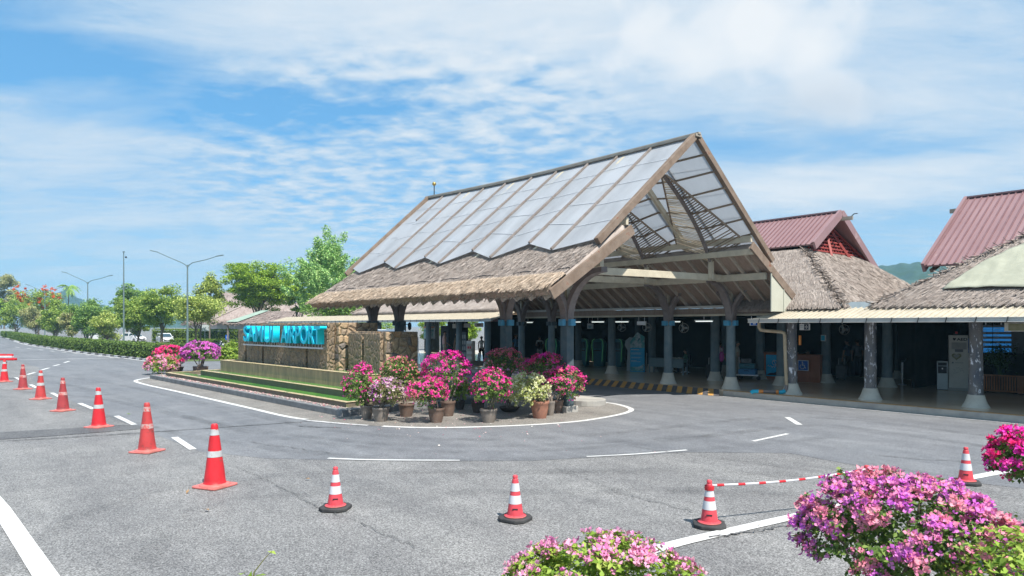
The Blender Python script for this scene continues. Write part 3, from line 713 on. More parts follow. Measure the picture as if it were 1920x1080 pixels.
# ------------------------------------------------------------------ thatch
def thatch_face(A, B, C, D, nx, ny, seed, thick=.22, straws=0, fringe=True, amp=.05, slen=.34, fl=.30, swid=.022, fdens=60):
    """A, B eave ends, C above B, D above A; returns (verts, tris)"""
    rng = np.random.default_rng(seed); A, B, C, D = (np.array(p, float) for p in (A, B, C, D))
    nrm = np.cross(B - A, D - A); nrm /= np.linalg.norm(nrm)
    if nrm[2] < 0: nrm = -nrm
    u = np.linspace(0, 1, nx + 1); w = np.linspace(0, 1, ny + 1); U, Wt = np.meshgrid(u, w)
    P = ((1 - Wt)[..., None] * ((1 - U)[..., None] * A + U[..., None] * B) + Wt[..., None] * ((1 - U)[..., None] * D + U[..., None] * C)).reshape(-1, 3)
    off = np.array([noise.noise(Vector(p) * 1.3) * amp + noise.noise(Vector(p) * 4.1) * amp * .5 for p in P])
    top = P + nrm * (thick + off)[:, None]; bot = P
    n = len(P); f = []
    idx = lambda i, j: j * (nx + 1) + i
    for j in range(ny):
        for i in range(nx):
            a, b_, c, d = idx(i, j), idx(i + 1, j), idx(i + 1, j + 1), idx(i, j + 1)
            f += [(a, b_, c), (a, c, d), (n + a, n + c, n + b_), (n + a, n + d, n + c)]
    border = [idx(i, 0) for i in range(nx)] + [idx(nx, j) for j in range(ny)] + [idx(i, ny) for i in range(nx, 0, -1)] + [idx(0, j) for j in range(ny, 0, -1)]
    for k in range(len(border)):
        a, b_ = border[k], border[(k + 1) % len(border)]; f += [(a, n + b_, b_), (a, n + a, n + b_)]
    parts = [(np.concatenate([top, bot]), np.array(f))]
    down = (A + B - C - D); down /= np.linalg.norm(down); side = (B - A) / np.linalg.norm(B - A)
    def quads(c, d, wv, ln, wd):
        m = len(c); a = c - wv * wd / 2; b_ = c + wv * wd / 2; v = np.stack([a, b_, b_ + d * ln, a + d * ln], 1).reshape(-1, 3)
        i = np.arange(m)[:, None] * 4; return v, np.stack([i + np.array([0, 1, 2]), i + np.array([0, 2, 3])], 1).reshape(-1, 3)
    if straws:
        s, t = rng.random(straws), rng.random(straws)
        c = ((1 - t)[:, None] * ((1 - s)[:, None] * A + s[:, None] * B) + t[:, None] * ((1 - s)[:, None] * D + s[:, None] * C))
        c = c + nrm * (thick + .015 + .035 * rng.random((straws, 1)))
        d = unit(down + side * rng.normal(0, .11, (straws, 1)) + nrm * rng.normal(.02, .045, (straws, 1)))
        parts.append(quads(c, d, unit(np.cross(d, nrm + .25 * rng.normal(size=(straws, 3)))), slen * (.6 + .8 * rng.random((straws, 1))), swid * (.6 + rng.random((straws, 1)))))
    if fringe:
        m = int(np.linalg.norm(B - A) * fdens); s = rng.random(m); lay = rng.random((m, 1))
        c = (1 - s)[:, None] * A + s[:, None] * B + nrm * (thick * (.05 + lay * 1.05)) - down * .12
        d = unit(down * (.75 + .2 * lay) + np.array([0, 0, -1.]) * (.25 + .35 * (1 - lay)) + side * rng.normal(0, .14, (m, 1)))
        lw = fl * (.55 + .75 * rng.random((m, 1))) * (1 + .22 * np.interp(s, np.linspace(0, 1, 90), rng.uniform(-1, 1, 90)))[:, None]
        parts.append(quads(c, d, unit(np.cross(d, nrm + .3 * rng.normal(size=(m, 3)))), lw, swid * 1.3 * (.6 + rng.random((m, 1)))))
    return join(parts)
def thatch_part(name, faces, mat, parent, org):
    v, f = join(faces); v = v - np.array(org); return fast_mesh(name, v, f, mat, parent)

# ------------------------------------------------------------------ entrance pavilion
VC = 18.19
def HRG(u): return float(np.interp(u, [-29.2, -24, -19.6, -13.0], [9.02, 8.80, 8.72, 8.68]))
PO = Vector((-21, VC, 0))
pv = thing('entrance_pavilion', 'tall open pavilion over the driveway with clear folded roof sheets above a grey thatched skirt', 'pavilion', PO)
def part(mb, name, mat, parent=None, smooth=False, bevel=0.0): return mb.build(name, mat, parent or pv, smooth, origin=PO, bevel=bevel)
eave_px = [(657, 500.7, 0), (673.7, 511.8, 1), (722, 492.2, 0), (741.6, 504.3, 1), (797.5, 483.1, 0), (823.2, 495.2, 1), (886.6, 471, 0), (919.9, 484.7, 1), (993.3, 457.5, 0), (1034.7, 469.5, 1), (1123.8, 440.8, 0)]
EV = []
for px, py, lo in eave_px:
    p = on_slope(px, py, 13.83, 5.13, .826); EV.append((p, lo))
EV[-1] = (Vector((-13.2, 13.83, 5.13)), 0)
print('EAVE', [tuple(round(c, 2) for c in p) for p, _ in EV])
def mir(p): return Vector((p[0], 2 * VC - p[1], p[2]))
for sd in (0, 1):
    seam = MB(); bat = MB()
    for i in range(len(EV)):
        (p, lo) = EV[i]; top = Vector((p.x, VC, HRG(p.x)))
        q = p + Vector((0, -.02, .03))
        if sd: q, pp = mir(q), mir(p)
        else: pp = p
        upv = Vector((0, -.64 if not sd else .64, .77)); l = upv * .05
        if i < len(EV) - 1:
            p2 = EV[i + 1][0]; t2 = Vector((p2.x, VC, HRG(p2.x)))
            a, b_ = (p, p2) if not sd else (mir(p), mir(p2))
            m_ = MB(); m_.slab([top, a, b_, t2], upv * .012); part(m_, 'roof_sheet', 'sheet')
            for k in (.2, .4, .6, .8):
                k2 = k + (.03 if i % 2 else -.03)
                seam.beam(top.lerp(a, k) + upv * .03, t2.lerp(b_, k2) + upv * .03, .022, .008, upv)
            if sd:
                for k in (.12, .25, .38, .51, .64, .77, .9): seam.mi = 1; seam.beam(top.lerp(a, k) - upv * .06, t2.lerp(b_, k) - upv * .06, .05, .06); seam.mi = 0
        if 0 < i < len(EV) - 1:
            m_ = MB(); m_.beam(top.lerp(pp, .02) + l, pp + l, .075, .07, upv)
            if i == 1: m_ = MB(); m_.beam(top.lerp(pp, .02) + l, top.lerp(pp, .35) + l, .075, .07, upv)
            part(m_, 'batten', 'batten', bevel=.008)
    part(seam, 'sheet_seam', ['seam', 'slat_dark'])
# gable rakes, ridge
for sd in (0, 1):
    for uu, w in ((-13.2, .16), (-29.0, .14)):
        e = Vector((uu, 13.70, 5.02)); e = mir(e) if sd else e
        m_ = MB(); m_.beam((uu, VC + (.1 if sd else -.1), HRG(uu) + .0), e, w, .21, (0, -.64 if not sd else .64, .77)); part(m_, 'rake_board', 'wood', bevel=.012)
    for uu in (-16.1, -19.2, -22.2, -25.4):     # rafters under the sheets
        e = Vector((uu, 13.95, 5.1)); e = mir(e) if sd else e
        m_ = MB(); m_.beam((uu, VC + (.1 if sd else -.1), HRG(uu) - .17), e - Vector((0, 0, .1)), .12, .18, (0, -.64 if not sd else .64, .77)); part(m_, 'rafter', 'beam')
m_ = MB(); m_.path([(u_, VC, HRG(u_) + .04) for u_ in (-29.25, -26, -23, -20.0, -19.95, -17, -15, -13.08)], .30, .09); m_.path([(u_, VC, HRG(u_) + .10) for u_ in (-29.3, -26, -23, -20, -17, -15, -13.05)], .14, .07)
part(m_, 'ridge_cap', 'wood_grey', bevel=.01)
# lower thatched skirt
E0, E1, T0, T1 = -28.75, -13.2, -28.9, -13.2
v, f = thatch_face((E0, 12.1, 3.52), (E1, 12.1, 3.52), (T1, 14.9, 5.37), (T0, 14.9, 5.37), 120, 22, 11, .24, 44000, True, .025, .20, .2, .012)
thatch_part('thatch_skirt', [(v, f)], 'thatch', pv, PO)
# darker wire line and brown eave band
va, fa = thatch_face((E0 - .05, 12.02, 3.49), (E1, 12.02, 3.49), (E1, 12.62, 3.885), (E0 - .02, 12.62, 3.885), 60, 4, 12, .275, 17000, True, .02, .20, .18, .012, fdens=320)
thatch_part('eave_band', [(va, fa)], 'thatch_brown', pv, PO)
m_ = MB(); m_.tube([(E0 + (E1 - E0) * i / 40, 12.66, 4.22 + .03 * math.sin(i * 1.3)) for i in range(41)], .014, 5); part(m_, 'eave_wire', 'dark')
vr, fr = thatch_face((E1, 2 * VC - 12.1, 3.52), (E0, 2 * VC - 12.1, 3.52), (T0, 2 * VC - 14.9, 5.37), (T1, 2 * VC - 14.9, 5.37), 60, 12, 13, .22, 5000, False, .05, .18, .34, .014)
thatch_part('thatch_skirt', [(vr, fr)], 'thatch', pv, PO)
for sd in (0, 1):
    y0, y1 = (12.1, 14.9) if not sd else (2 * VC - 12.1, 2 * VC - 14.9)
    m_ = MB(); m_.add([(E0, y0, 3.49), (E1 - .05, y0, 3.49), (E1 - .05, y1, 5.34), (E0, y1, 5.34)], [(0, 1, 2, 3)]); part(m_, 'soffit_board', 'soffit')
    m_ = MB()
    for i in range(25):
        uu = E0 + .3 + i * .62
        m_.beam((uu, y0, 3.42), (uu, y1, 5.27), .07, .12, (0, -.55 if not sd else .55, .83))
    part(m_, 'skirt_rafters', 'rafter')
    m_ = MB(); dv = (y0 - y1) * .06
    m_.beam((E1 + .06, y0 + dv, 3.5), (E1 + .06, y1 - dv * 1.2, 5.47), .08, .30, (0, -.55 if not sd else .55, .83)); part(m_, 'gable_fascia', 'wood', bevel=.01)
    m_ = MB(); m_.beam((E0, y1, 5.27), (E1 + .02, y1, 5.27), .14, .2); part(m_, 'head_beam', 'beam')
    m_ = MB(); yb = 14.0 if not sd else 22.45
    m_.beam((E0 + .4, yb, 4.47), (E1 - .1, yb, 4.47), .14, .24); part(m_, 'eave_beam', 'beam')
    m_ = MB(); yb = 15.0 if not sd else 21.45
    m_.beam((E0 + .4, yb, 5.72), (E1 - .05, yb, 5.72), .1, .22); part(m_, 'purlin_beam', 'beam')
# vertical closing panel at the near end on the terminal side
m_ = MB(); m_.slab([(-13.16, 22.5, 3.2), (-13.16, 24.65, 3.2), (-13.16, 22.5, 4.62)], (.03, 0, 0)); m_.box((-13.12, 22.5, 3.9), (.04, .05, 1.42)); m_.box((-13.12, 23.35, 3.62), (.03, .04, .84)); m_.box((-13.12, 24.1, 3.37), (.03, .04, .34))
part(m_, 'gable_panel', 'panel')
# frames: columns, capitals, braces, posts, tie beams, slatted fins
FR = [(-15.45, 1, 1), (-18.5, 1, 1), (-25.9, 1, 1), (-28.3, 1, 1)]
def brace(mb, base, dirv, reach, rise, w=.13, h=.22):
    pts = []
    for i in range(11):
        t = i / 10; a = t * math.pi / 2
        pts.append(Vector(base) + Vector(dirv) * (reach * (1 - math.cos(a))) * 1.0 + Vector((0, 0, rise * math.sin(a))))
    mb.path(pts, w, h, (-dirv[1], dirv[0], 0))
for uu, _, _ in FR:
    for sd in (0, 1):
        vv = 14.7 if not sd else 23.55; z0 = 0 if not sd else PH; zc = 2.85
        m_ = MB()
        if not sd: m_.box((uu, vv, zc / 2), (.30, .30, zc))
        else: m_.lathe([(.185, z0 + .3), (.18, 1.4), (.17, 2.6), (.17, zc)], 20, (uu, vv, 0))
        c = part(m_, 'column', 'column_dark' if not sd else 'column', smooth=bool(sd), bevel=.015 if not sd else 0)
        m_ = MB()
        for dx, dy in ((.2, 0), (-.2, 0), (0, .2), (0, -.2)): m_.box((uu + dx, vv + dy, zc - .06), (.16 if dx else .2, .16 if dy else .2, .2))
        k = m_.build('capital', 'capital' if uu > -20 else 'column_dark', c, origin=PO, bevel=.01)
        if sd:
            m_ = MB(); m_.lathe([(.36, 0), (.345, .04), (.29, .16), (.25, .3), (.225, .42), (.22, .46)], 28, (uu, vv, z0 - .003)); m_.build('pedestal', 'pedestal', c, True, origin=PO)
        else:
            m_ = MB(); m_.box((uu, vv, .1), (.5, .5, .2)); m_.build('plinth', 'kerb_pale', c, origin=PO, bevel=.02)
        m_ = MB(); m_.box((uu, vv, (zc + 4.4) / 2), (.12, .12, 4.4 - zc)); m_.build('post', 'beam', c, origin=PO)
        inn = 1 if not sd else -1
        reach_out = 1.15 if not sd else .5
        for d, rc, rs in (((0, inn, 0), 1.35, 1.55), ((0, -inn, 0), reach_out, 1.25 if not sd else 1.2), ((1, 0, 0), 1.5, 1.5), ((-1, 0, 0), 1.25, 1.5)):
            if sd and d == (0, 1, 0): continue
            m_ = MB(); brace(m_, (uu + d[0] * .08, vv + d[1] * .08, zc), d, rc, rs, .16 if not sd else .13, .26); m_.build('brace', 'brace', c, origin=PO)
    m_ = MB(); m_.beam((uu + .25, 14.0, 4.42), (uu + .25, 22.5, 4.5), .13, .24); part(m_, 'tie_beam', 'beam', bevel=.01)
    for sd in (0, 1):
        m_ = MB(); y = 21.67 if sd else 2 * VC - 21.67
        m_.box((uu + .4, y, 4.78), (.15, .15, .72)); part(m_, 'king_post', 'beam')
        A = Vector((uu + .4, VC + .72, 7.88)); Cc = Vector((uu + .4, VC + 2.6, 6.62)); B = Vector((uu + .4, 21.67, 5.0))
        def sp(t): return A * (1 - t) ** 2 + Cc * 2 * t * (1 - t) + B * t * t
        fl = (lambda p: p) if sd else mir
        m_ = MB(); m_.path([fl(sp(i / 14)) for i in range(15)], .09, .11, (1, 0, 0)); spine = part(m_, 'slat_spine', 'brace')
        for dr in (-1, 1):
            A2 = A + Vector((dr * .1, .0, 0)); E2 = Vector((uu + .4 + dr * 1.45, 21.55, 5.72 if dr < 0 else 5.70)); 
            m_ = MB(); m_.beam(fl(A2), fl(E2), .05, .06); 
            part(m_, 'slat_edge', 'slat_dark' if dr > 0 else 'wood')
            m_ = MB(); n = 52 if dr < 0 else 40; rs = random.Random(int(uu * 10) + dr)
            for i in range(n):
                t = (i + .5) / n; te = min(1, t * 1.05)
                if dr > 0 and rs.random() < .15: continue
                a = fl(sp(t)); b_ = fl(A2.lerp(E2, te) + Vector((0, 0, rs.uniform(-.02, .02))))
                m_.beam(a, b_, .034 if dr < 0 else .03, .03)
            part(m_, 'slat_screen', 'slat' if dr < 0 else 'slat_dark')
m_ = MB(); m_.beam((E0, 24.1, 3.28), (E1 - .3, 24.1, 3.28), .12, .24); part(m_, 'driveway_fascia', 'soffit')
m_ = MB(); m_.beam((E0, 24.0, 3.12), (E1 - .3, 24.0, 3.12), .1, .08); part(m_, 'driveway_trim', 'beam')
m_ = MB(); m_.beam((E0, 23.98, 3.46), (E1 - .3, 23.98, 3.46), .16, .1); part(m_, 'gutter', 'gutter')
# finial ball on the far ridge end and lamps on the columns
m_ = MB(); m_.tube([(-28.6, VC, 9.0), (-28.6, VC, 9.62)], .025, 8); rod = part(m_, 'ridge_rod', 'dark')
m_ = MB(); m_.sphere((-28.6, VC, 9.68), .1); K['brass'] = M('brass', (.5, .36, .12), (.4, .3, .1), 4, .35, metal=.8); m_.build('ball', 'brass', rod, True, origin=PO)

# ------------------------------------------------------------------ terminal halls
def hip(name, label, u0, u1, v0, v1, z0, slope, ztop, seed, straws, left_hip=True, right_hip=True, wide=False):
    run = (ztop - z0) / slope
    org = Vector(((u0 + u1) / 2, v0, 0)); t = thing(name, label, 'building', org)
    A, B, C_, D_ = Vector((u0, v0, z0)), Vector((u1, v0, z0)), Vector((u1, v1, z0)), Vector((u0, v1, z0))
    a = Vector((u0 + (run if left_hip else 0), v0 + run, ztop)); b_ = Vector((u1 - (run if right_hip else 0), v0 + run, ztop))
    c = Vector((b_.x, v1 - run, ztop)); d = Vector((a.x, v1 - run, ztop))
    L_ = u1 - u0; nx = max(10, int(L_ * 4))
    fs = [thatch_face(A, B, b_, a, nx, 20, seed, .22, straws, True, .03, .20, .15, .012, 200)]
    if right_hip: fs.append(thatch_face(B, C_, c, b_, 40, 20, seed + 1, .22, int(straws * .7), True, .05, .18, .26, .015, 120))
    if left_hip: fs.append(thatch_face(D_, A, a, d, 30, 16, seed + 2, .22, int(straws * .4), True, .05, .18, .26, .015, 120))
    fs.append(thatch_face(C_, D_, d, c, 20, 6, seed + 3, .22, 0, False, .04))
    # ruffled hip seams
    rng = np.random.default_rng(seed + 9)
    for on, p, q in ((right_hip, B, b_), (left_hip, A, a)):
        if not on: continue
        n = 700; tt = rng.random(n); P = np.array(p)[None] * (1 - tt)[:, None] + np.array(q)[None] * tt[:, None] + np.array([0, 0, .26])
        d_ = unit(np.stack([rng.normal(0, 1, n), rng.normal(-.2, 1, n), rng.normal(-.25, .35, n)], 1)); wv = unit(np.cross(d_, rng.normal(size=(n, 3))))
        V = np.stack([P - wv * .015, P + wv * .015, P + d_ * .26 + wv * .015, P + d_ * .26 - wv * .015], 1).reshape(-1, 3); i = np.arange(n)[:, None] * 4
        fs.append((V, np.stack([i + np.array([0, 1, 2]), i + np.array([0, 2, 3])], 1).reshape(-1, 3)))
    r = thatch_part('thatched_roof', fs, 'thatch', t, org)
    return t, org
# hall 1, under the left red roof
h1, O1 = hip('terminal_hall', 'thatched terminal hall behind the pavilion topped by the red metal gable whose red lattice shows', -15.6, -11.2, 23.8, 34.2, 3.2, .80, 5.62, 21, 34000, left_hip=False)
v, f = thatch_face((-31, 24.9, 4.08), (-15.6, 24.9, 4.08), (-15.6, 26.8, 5.6), (-31, 26.8, 5.6), 50, 8, 25, .22, 4000, False, .05, .18, .26, .015)
thatch_part('thatched_roof', [(v, f)], 'thatch', h1, O1)
def red_roof(parent, org, u0, u1, vc, zr, half2, slope, gable_right, ov=.0, rib=.22):
    for sd in (-1, 1):
        half = half2[(sd + 1) // 2]; zl = zr - half * slope
        nv = Vector((0, sd * slope, 1)).normalized() * .06
        ue0, ue1 = (u0, u1) 
        p = [(ue0, vc, zr), (ue0, vc + sd * half, zl), (ue1, vc + sd * half, zl), (ue1, vc, zr)]
        m_ = MB(); m_.slab(p, nv)
        rr_ = MB(); n = int((ue1 - ue0) / rib)
        for i in range(n + 1):
            x = ue0 + .06 + (ue1 - ue0 - .12) * i / n
            rr_.beam(Vector((x, vc, zr)) + nv * 1.2, Vector((x, vc + sd * half, zl)) + nv * 1.2, .045, .05)
        o = m_.build('metal_roof', 'red_roof', parent, origin=org); rr_.build('roof_rib', 'red_rib', o, origin=org)
        for ux in ((u1,) if gable_right else (u0,)):
            m_ = MB(); sgn = 1 if gable_right else -1
            m_.beam((ux + sgn * .05, vc + sd * .05, zr - .02), (ux + sgn * .05, vc + sd * half, zl - .02), .1, .34, (0, sd * slope, 1)); m_.build('rake_board', 'red_roof', parent, origin=org)
    m_ = MB(); m_.beam((u0 - .05, vc, zr + .08), (u1 + .05, vc, zr + .08), .3, .06); m_.build('ridge_cap', 'red_roof', parent, origin=org)
red_roof(h1, O1, -31, -13.75, 29.0, 7.45, (2.3, 3.75), .66, True)
# lattice gable and its soffit behind the rake
m_ = MB()
def lx(z): return -13.62 - .95 * (z - 4.8) / 2.5
for i in range(30):
    y = 26.9 + i * .25; zt = 7.3 - abs(y - 29.0) * .66
    if zt < 5.0: continue
    m_.beam((lx(4.6), y, 4.6), (lx(zt), y, zt), .05, .05, (0, 1, 0))
for j in range(17):
    z = 4.7 + j * .155; hw = min(3.7, (7.3 - z) / .66)
    if hw > .1: m_.beam((lx(z) + .05, 29 - min(hw, 2.0), z), (lx(z) + .05, 29 + hw, z), .04, .06)
for y1, z1 in ((32.4, 5.0), (30.5, 4.9), (28.4, 5.6)): m_.beam((lx(7.2) + .08, 29, 7.2), (lx(z1) + .1, y1, z1), .09, .1)
m_.build('gable_lattice', 'lattice', h1, origin=O1)
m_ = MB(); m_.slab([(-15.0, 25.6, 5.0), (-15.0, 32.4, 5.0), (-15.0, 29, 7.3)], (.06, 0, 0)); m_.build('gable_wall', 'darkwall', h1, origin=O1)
m_ = MB(); m_.beam((-13.9, 29, 7.2), (-13.25, 29.05, 7.2), .12, .15); m_.build('ridge_beam_end', 'wood_grey', h1, origin=O1)
m_ = MB(); m_.tube([(-13.3, 29.05, 7.27), (-13.2, 29.05, 7.36), (-13.05, 29.05, 7.36)], .02, 6); m_.build('hook', 'dark', h1, origin=O1)
m_ = MB(); q = [on_slope(px, py, 23.8, 3.46, .8) for px, py in ((1531, 568), (1549, 566), (1545, 559), (1534, 557))]; m_.slab(q, (0, -.02, .02)); m_.build('roof_patch', 'white', h1, origin=O1)
# hall 2, at the right edge
h2, O2 = hip('terminal_hall', 'thatched terminal hall at the right edge under the red roof cut by the frame', -10.2, 12, 23.8, 37.8, 3.15, .66, 5.5, 31, 42000, right_hip=False)
red_roof(h2, O2, -9.58, 12, 30.8, 7.64, (4.3, 4.3), .67, False)
m_ = MB()
for i in range(4): m_.beam((-9.45 + .9 * i, 26.7, 4.62), (-9.15 + .9 * i, 27.6, 5.2), .1, .12)
m_.beam((-9.5, 27.0, 4.86), (12, 27.0, 4.86), .1, .14); m_.build('eave_bracket', 'brace', h2, origin=O2)
m_ = MB(); m_.beam((-9.6, 30.75, 7.25), (-10.2, 30.75, 7.25), .12, .16); m_.build('ridge_beam_end', 'wood_grey', h2, origin=O2)
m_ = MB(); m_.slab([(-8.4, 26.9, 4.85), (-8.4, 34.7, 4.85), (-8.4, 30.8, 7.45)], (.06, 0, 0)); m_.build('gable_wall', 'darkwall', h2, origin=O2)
# left low hall
h0, O0 = hip('terminal_hall', 'long low thatched hall seen under the far end of the pavilion skirt', -50, -31.2, 24.2, 34.2, 3.45, .55, 5.1, 41, 5000, right_hip=False)
# tarpaulin sheet on the right thatch
tp = [on_slope(px, py, 23.8, 3.44, .66) for px, py in ((1766, 545), (1990, 541), (1990, 425), (1835, 500))]
A, B, C_, D_ = (np.array(p) for p in tp); G = []
for j in range(17):
    for i in range(41):
        s, t_ = i / 40, j / 16; p = (1 - t_) * ((1 - s) * A + s * B) + t_ * ((1 - s) * D_ + s * C_)
        z = noise.noise(Vector((p[0] * 1.5 + p[1], p[1] * 2.2, 3))) * .05 + noise.noise(Vector((p[0] * 5, p[1] * 2, 9))) * .018
        G.append(p + np.array([0, -.5, .83]) * (.10 + z))
F_ = np.array([(j * 41 + i, j * 41 + i + 1, (j + 1) * 41 + i + 1, (j + 1) * 41 + i) for j in range(16) for i in range(40)])
G = np.array(G); o = fast_mesh('tarpaulin', G - A, F_, 'tarp', None, True); o.location = A
o.modifiers.new('thick', 'SOLIDIFY').thickness = .01
tag(o, 'pale green tarpaulin spread over the thatch below the right red roof', 'tarpaulin')

# walkway canopy with its cream sheet roof, gutter and columns
def canopy(label, u0, u1, v0, z0, cols, hipend):
    org = Vector(((u0 + u1) / 2, v0, PH)); t = thing('walkway_canopy', label, 'canopy', org)
    m_ = MB(); v1 = v0 + 1.55; z1 = z0 + .42; hx = .7 if hipend else 0
    m_.slab([(u0, v0, z0), (u1, v0, z0), (u1, v1, z1), (u0 + hx, v1, z1)], (0, -.01, .025))
    n = int((u1 - u0) / .19)
    for i in range(n):
        x = u0 + .1 + i * .19
        xt = x + (hx * (1 - min(1, (x - u0) / 1.2)) if hipend else 0)
        m_.beam((x, v0 - .02, z0 + .045), (xt, v1, z1 + .045), .05, .045)
    m_.build('sheet_roof', 'cream_sheet', t, origin=org)
    m_ = MB(); m_.path([(u0 - .05, v0 - .07, z0 - .02), (u1, v0 - .07, z0 - .02)], .13, .12); m_.path([(u0 - .05, v0 - .145, z0 + .045), (u1, v0 - .145, z0 + .045)], .03, .025); m_.path([(u0 - .05, v0 - .145, z0 - .08), (u1, v0 - .145, z0 - .08)], .03, .02)
    g = m_.build('gutter', 'gutter', t, origin=org, bevel=.01)
    m_ = MB()
    for i in range(int((u1 - u0) / .75)): x = u0 + .4 + i * .75; m_.beam((x, v0 - .17, z0 - .09), (x + .04, v0 - .17, z0 + .06), .02, .015, (0, 1, 0))
    m_.build('gutter_bracket', 'dark', g, origin=org)
    m_ = MB(); m_.beam((u0 + .2, v0 + .3, z0 - .02), (u1, v0 + .3, z0 - .02), .08, .14); m_.build('fascia', 'red_rib', t, origin=org)
    for x, y, mt in cols:
        m_ = MB(); m_.lathe([(.195, .30), (.19, 1.0), (.182, 1.8), (.175, z0 - PH + .1)], 22, (x, y, PH)); c = m_.build('column', mt, t, True, origin=org)
        m_ = MB(); m_.lathe([(.37, 0), (.355, .03), (.30, .13), (.255, .25), (.23, .34), (.225, .38)], 28, (x, y, PH - .003)); m_.build('pedestal', 'pedestal', c, True, origin=org)
    return t
cr = canopy('cream sheet canopy with gutter on peeling columns along the right of the terminal', -13.95, 9, 22.55, 2.88,
       [(-12.9, 23.5, 'column_peel'), (-10.25, 23.75, 'column_peel'), (-7.25, 23.95, 'column_peel'), (-4.3, 23.95, 'column_peel'), (-1.3, 23.95, 'column_peel'), (-15.0, 26.5, 'column'), (-11.9, 29.1, 'column'), (-14.5, 29.3, 'column'), (-8.9, 32, 'column_dark'), (-13.4, 34.0, 'column_dark')], True)
cl = canopy('cream sheet canopy on dark posts running left behind the fountain wall', -64, -29.6, 22.6, 3.0,
       [(-31.4, 23.6, 'column'), (-34.3, 23.6, 'column'), (-37.8, 23.6, 'column'), (-41, 23.6, 'column'), (-33, 26.3, 'column_dark'), (-44.5, 23.6, 'column')], False)
# hall columns under the pavilion side, ceiling and back wall
for x, y in ((-18.2, 26.5), (-24.2, 26.2), (-17.4, 28.9), (-23.7, 28.8), (-29.4, 28.9), (-21.0, 31.5), (-27, 31.5)):
    m_ = MB(); m_.lathe([(.2, .30), (.195, 1.2), (.185, 3.0)], 20, (x, y, PH)); c = m_.build('column', 'column', h1, True, origin=O1)
    m_ = MB(); m_.lathe([(.36, 0), (.345, .03), (.29, .13), (.25, .25), (.225, .36), (.22, .40)], 26, (x, y, PH - .003)); m_.build('pedestal', 'pedestal', c, True, origin=O1)
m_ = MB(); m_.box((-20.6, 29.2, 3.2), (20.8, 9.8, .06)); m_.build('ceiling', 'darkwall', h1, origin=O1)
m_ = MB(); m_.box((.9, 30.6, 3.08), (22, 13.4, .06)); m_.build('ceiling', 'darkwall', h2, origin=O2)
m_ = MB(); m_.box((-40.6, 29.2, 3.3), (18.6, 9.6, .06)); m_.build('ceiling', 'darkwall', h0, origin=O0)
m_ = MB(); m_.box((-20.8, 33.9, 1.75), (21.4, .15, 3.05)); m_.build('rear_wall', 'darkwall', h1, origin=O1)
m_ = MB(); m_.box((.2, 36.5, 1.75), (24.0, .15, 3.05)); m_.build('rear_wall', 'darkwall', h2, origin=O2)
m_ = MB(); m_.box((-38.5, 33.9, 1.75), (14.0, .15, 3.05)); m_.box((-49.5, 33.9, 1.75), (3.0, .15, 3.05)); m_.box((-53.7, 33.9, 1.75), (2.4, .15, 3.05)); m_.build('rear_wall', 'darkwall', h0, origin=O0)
m_ = MB(); m_.slab([(-12.3, 23.98, 3.30), (-9.3, 23.98, 3.26), (-9.3, 24.02, 3.50), (-12.3, 24.02, 3.52)], (0, -.03, 0)); m_.slab([(-11.9, 24.1, 3.12), (-9.6, 24.1, 3.12), (-9.6, 34, 3.12), (-11.9, 34, 3.12)], (0, 0, .04)); m_.build('valley_sheet', 'flashing', h1, origin=O1)  # flashing strip; second slab is hidden, added to keep sun out of the gap
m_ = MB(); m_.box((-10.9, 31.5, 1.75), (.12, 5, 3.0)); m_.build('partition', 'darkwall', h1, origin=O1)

# ------------------------------------------------------------------ traffic cones
def mat_cone(name, c, dirt, amt):
    return M(name, c, tuple(x * .8 for x in c), 3, .45, .1, c3=dirt, s3=5, t3=amt)
K['cone_fresh'] = mat_cone('fresh_red_plastic', (.60, .025, .035), (.30, .05, .045), .57)
K['cone_dull'] = mat_cone('dull_red_plastic', (.48, .055, .055), (.22, .05, .045), .54)
K['cone_dark'] = mat_cone('faded_dark_red_plastic', (.36, .05, .055), (.18, .05, .05), .54)
K['cone_base'] = mat_cone('faded_pink_plastic', (.60, .17, .15), (.36, .12, .10), .54)
K['band'] = M('reflective_band', (.50, .52, .53), (.36, .36, .36), 5, .4, c3=(.42, .09, .08), s3=9, t3=.58)
K['band_worn'] = M('worn_band', (.5, .36, .34), (.42, .2, .19), 9, .6, c3=(.5, .09, .08), s3=14, t3=.5)
K['rubber'] = M('black_rubber', (.035, .035, .037), (.06, .06, .06), 6, .75, .3)
K['cone_pink'] = mat_cone('sun_faded_red', (.64, .07, .09), (.40, .11, .11), .58)
K['cone_white'] = M('cone_white', (.58, .58, .61), (.47, .47, .49), 4, .5, c3=(.36, .36, .36), s3=8, t3=.62)
def rsquare(w, r, n=5):
    p = []
    for sx, sy, a0 in ((1, 1, 0), (-1, 1, 90), (-1, -1, 180), (1, -1, 270)):
        for i in range(n + 1):
            a = R(a0 + 90 * i / n); p.append((sx * (w / 2 - r) + r * math.cos(a), sy * (w / 2 - r) + r * math.sin(a)))
    return p
def dent(o, seed, amp=.006, lean=.012):
    rs = random.Random(seed); lx_, ly_ = rs.uniform(-lean, lean), rs.uniform(-lean, lean)
    for v in o.data.vertices:
        r = math.hypot(v.co.x, v.co.y)
        if r > 1e-4:
            k = 1 + noise.noise(Vector((v.co.x * 9 + seed, v.co.y * 9, v.co.z * 5))) * amp / max(r, .05); v.co.x *= k; v.co.y *= k
        v.co.x += lx_ * v.co.z; v.co.y += ly_ * v.co.z
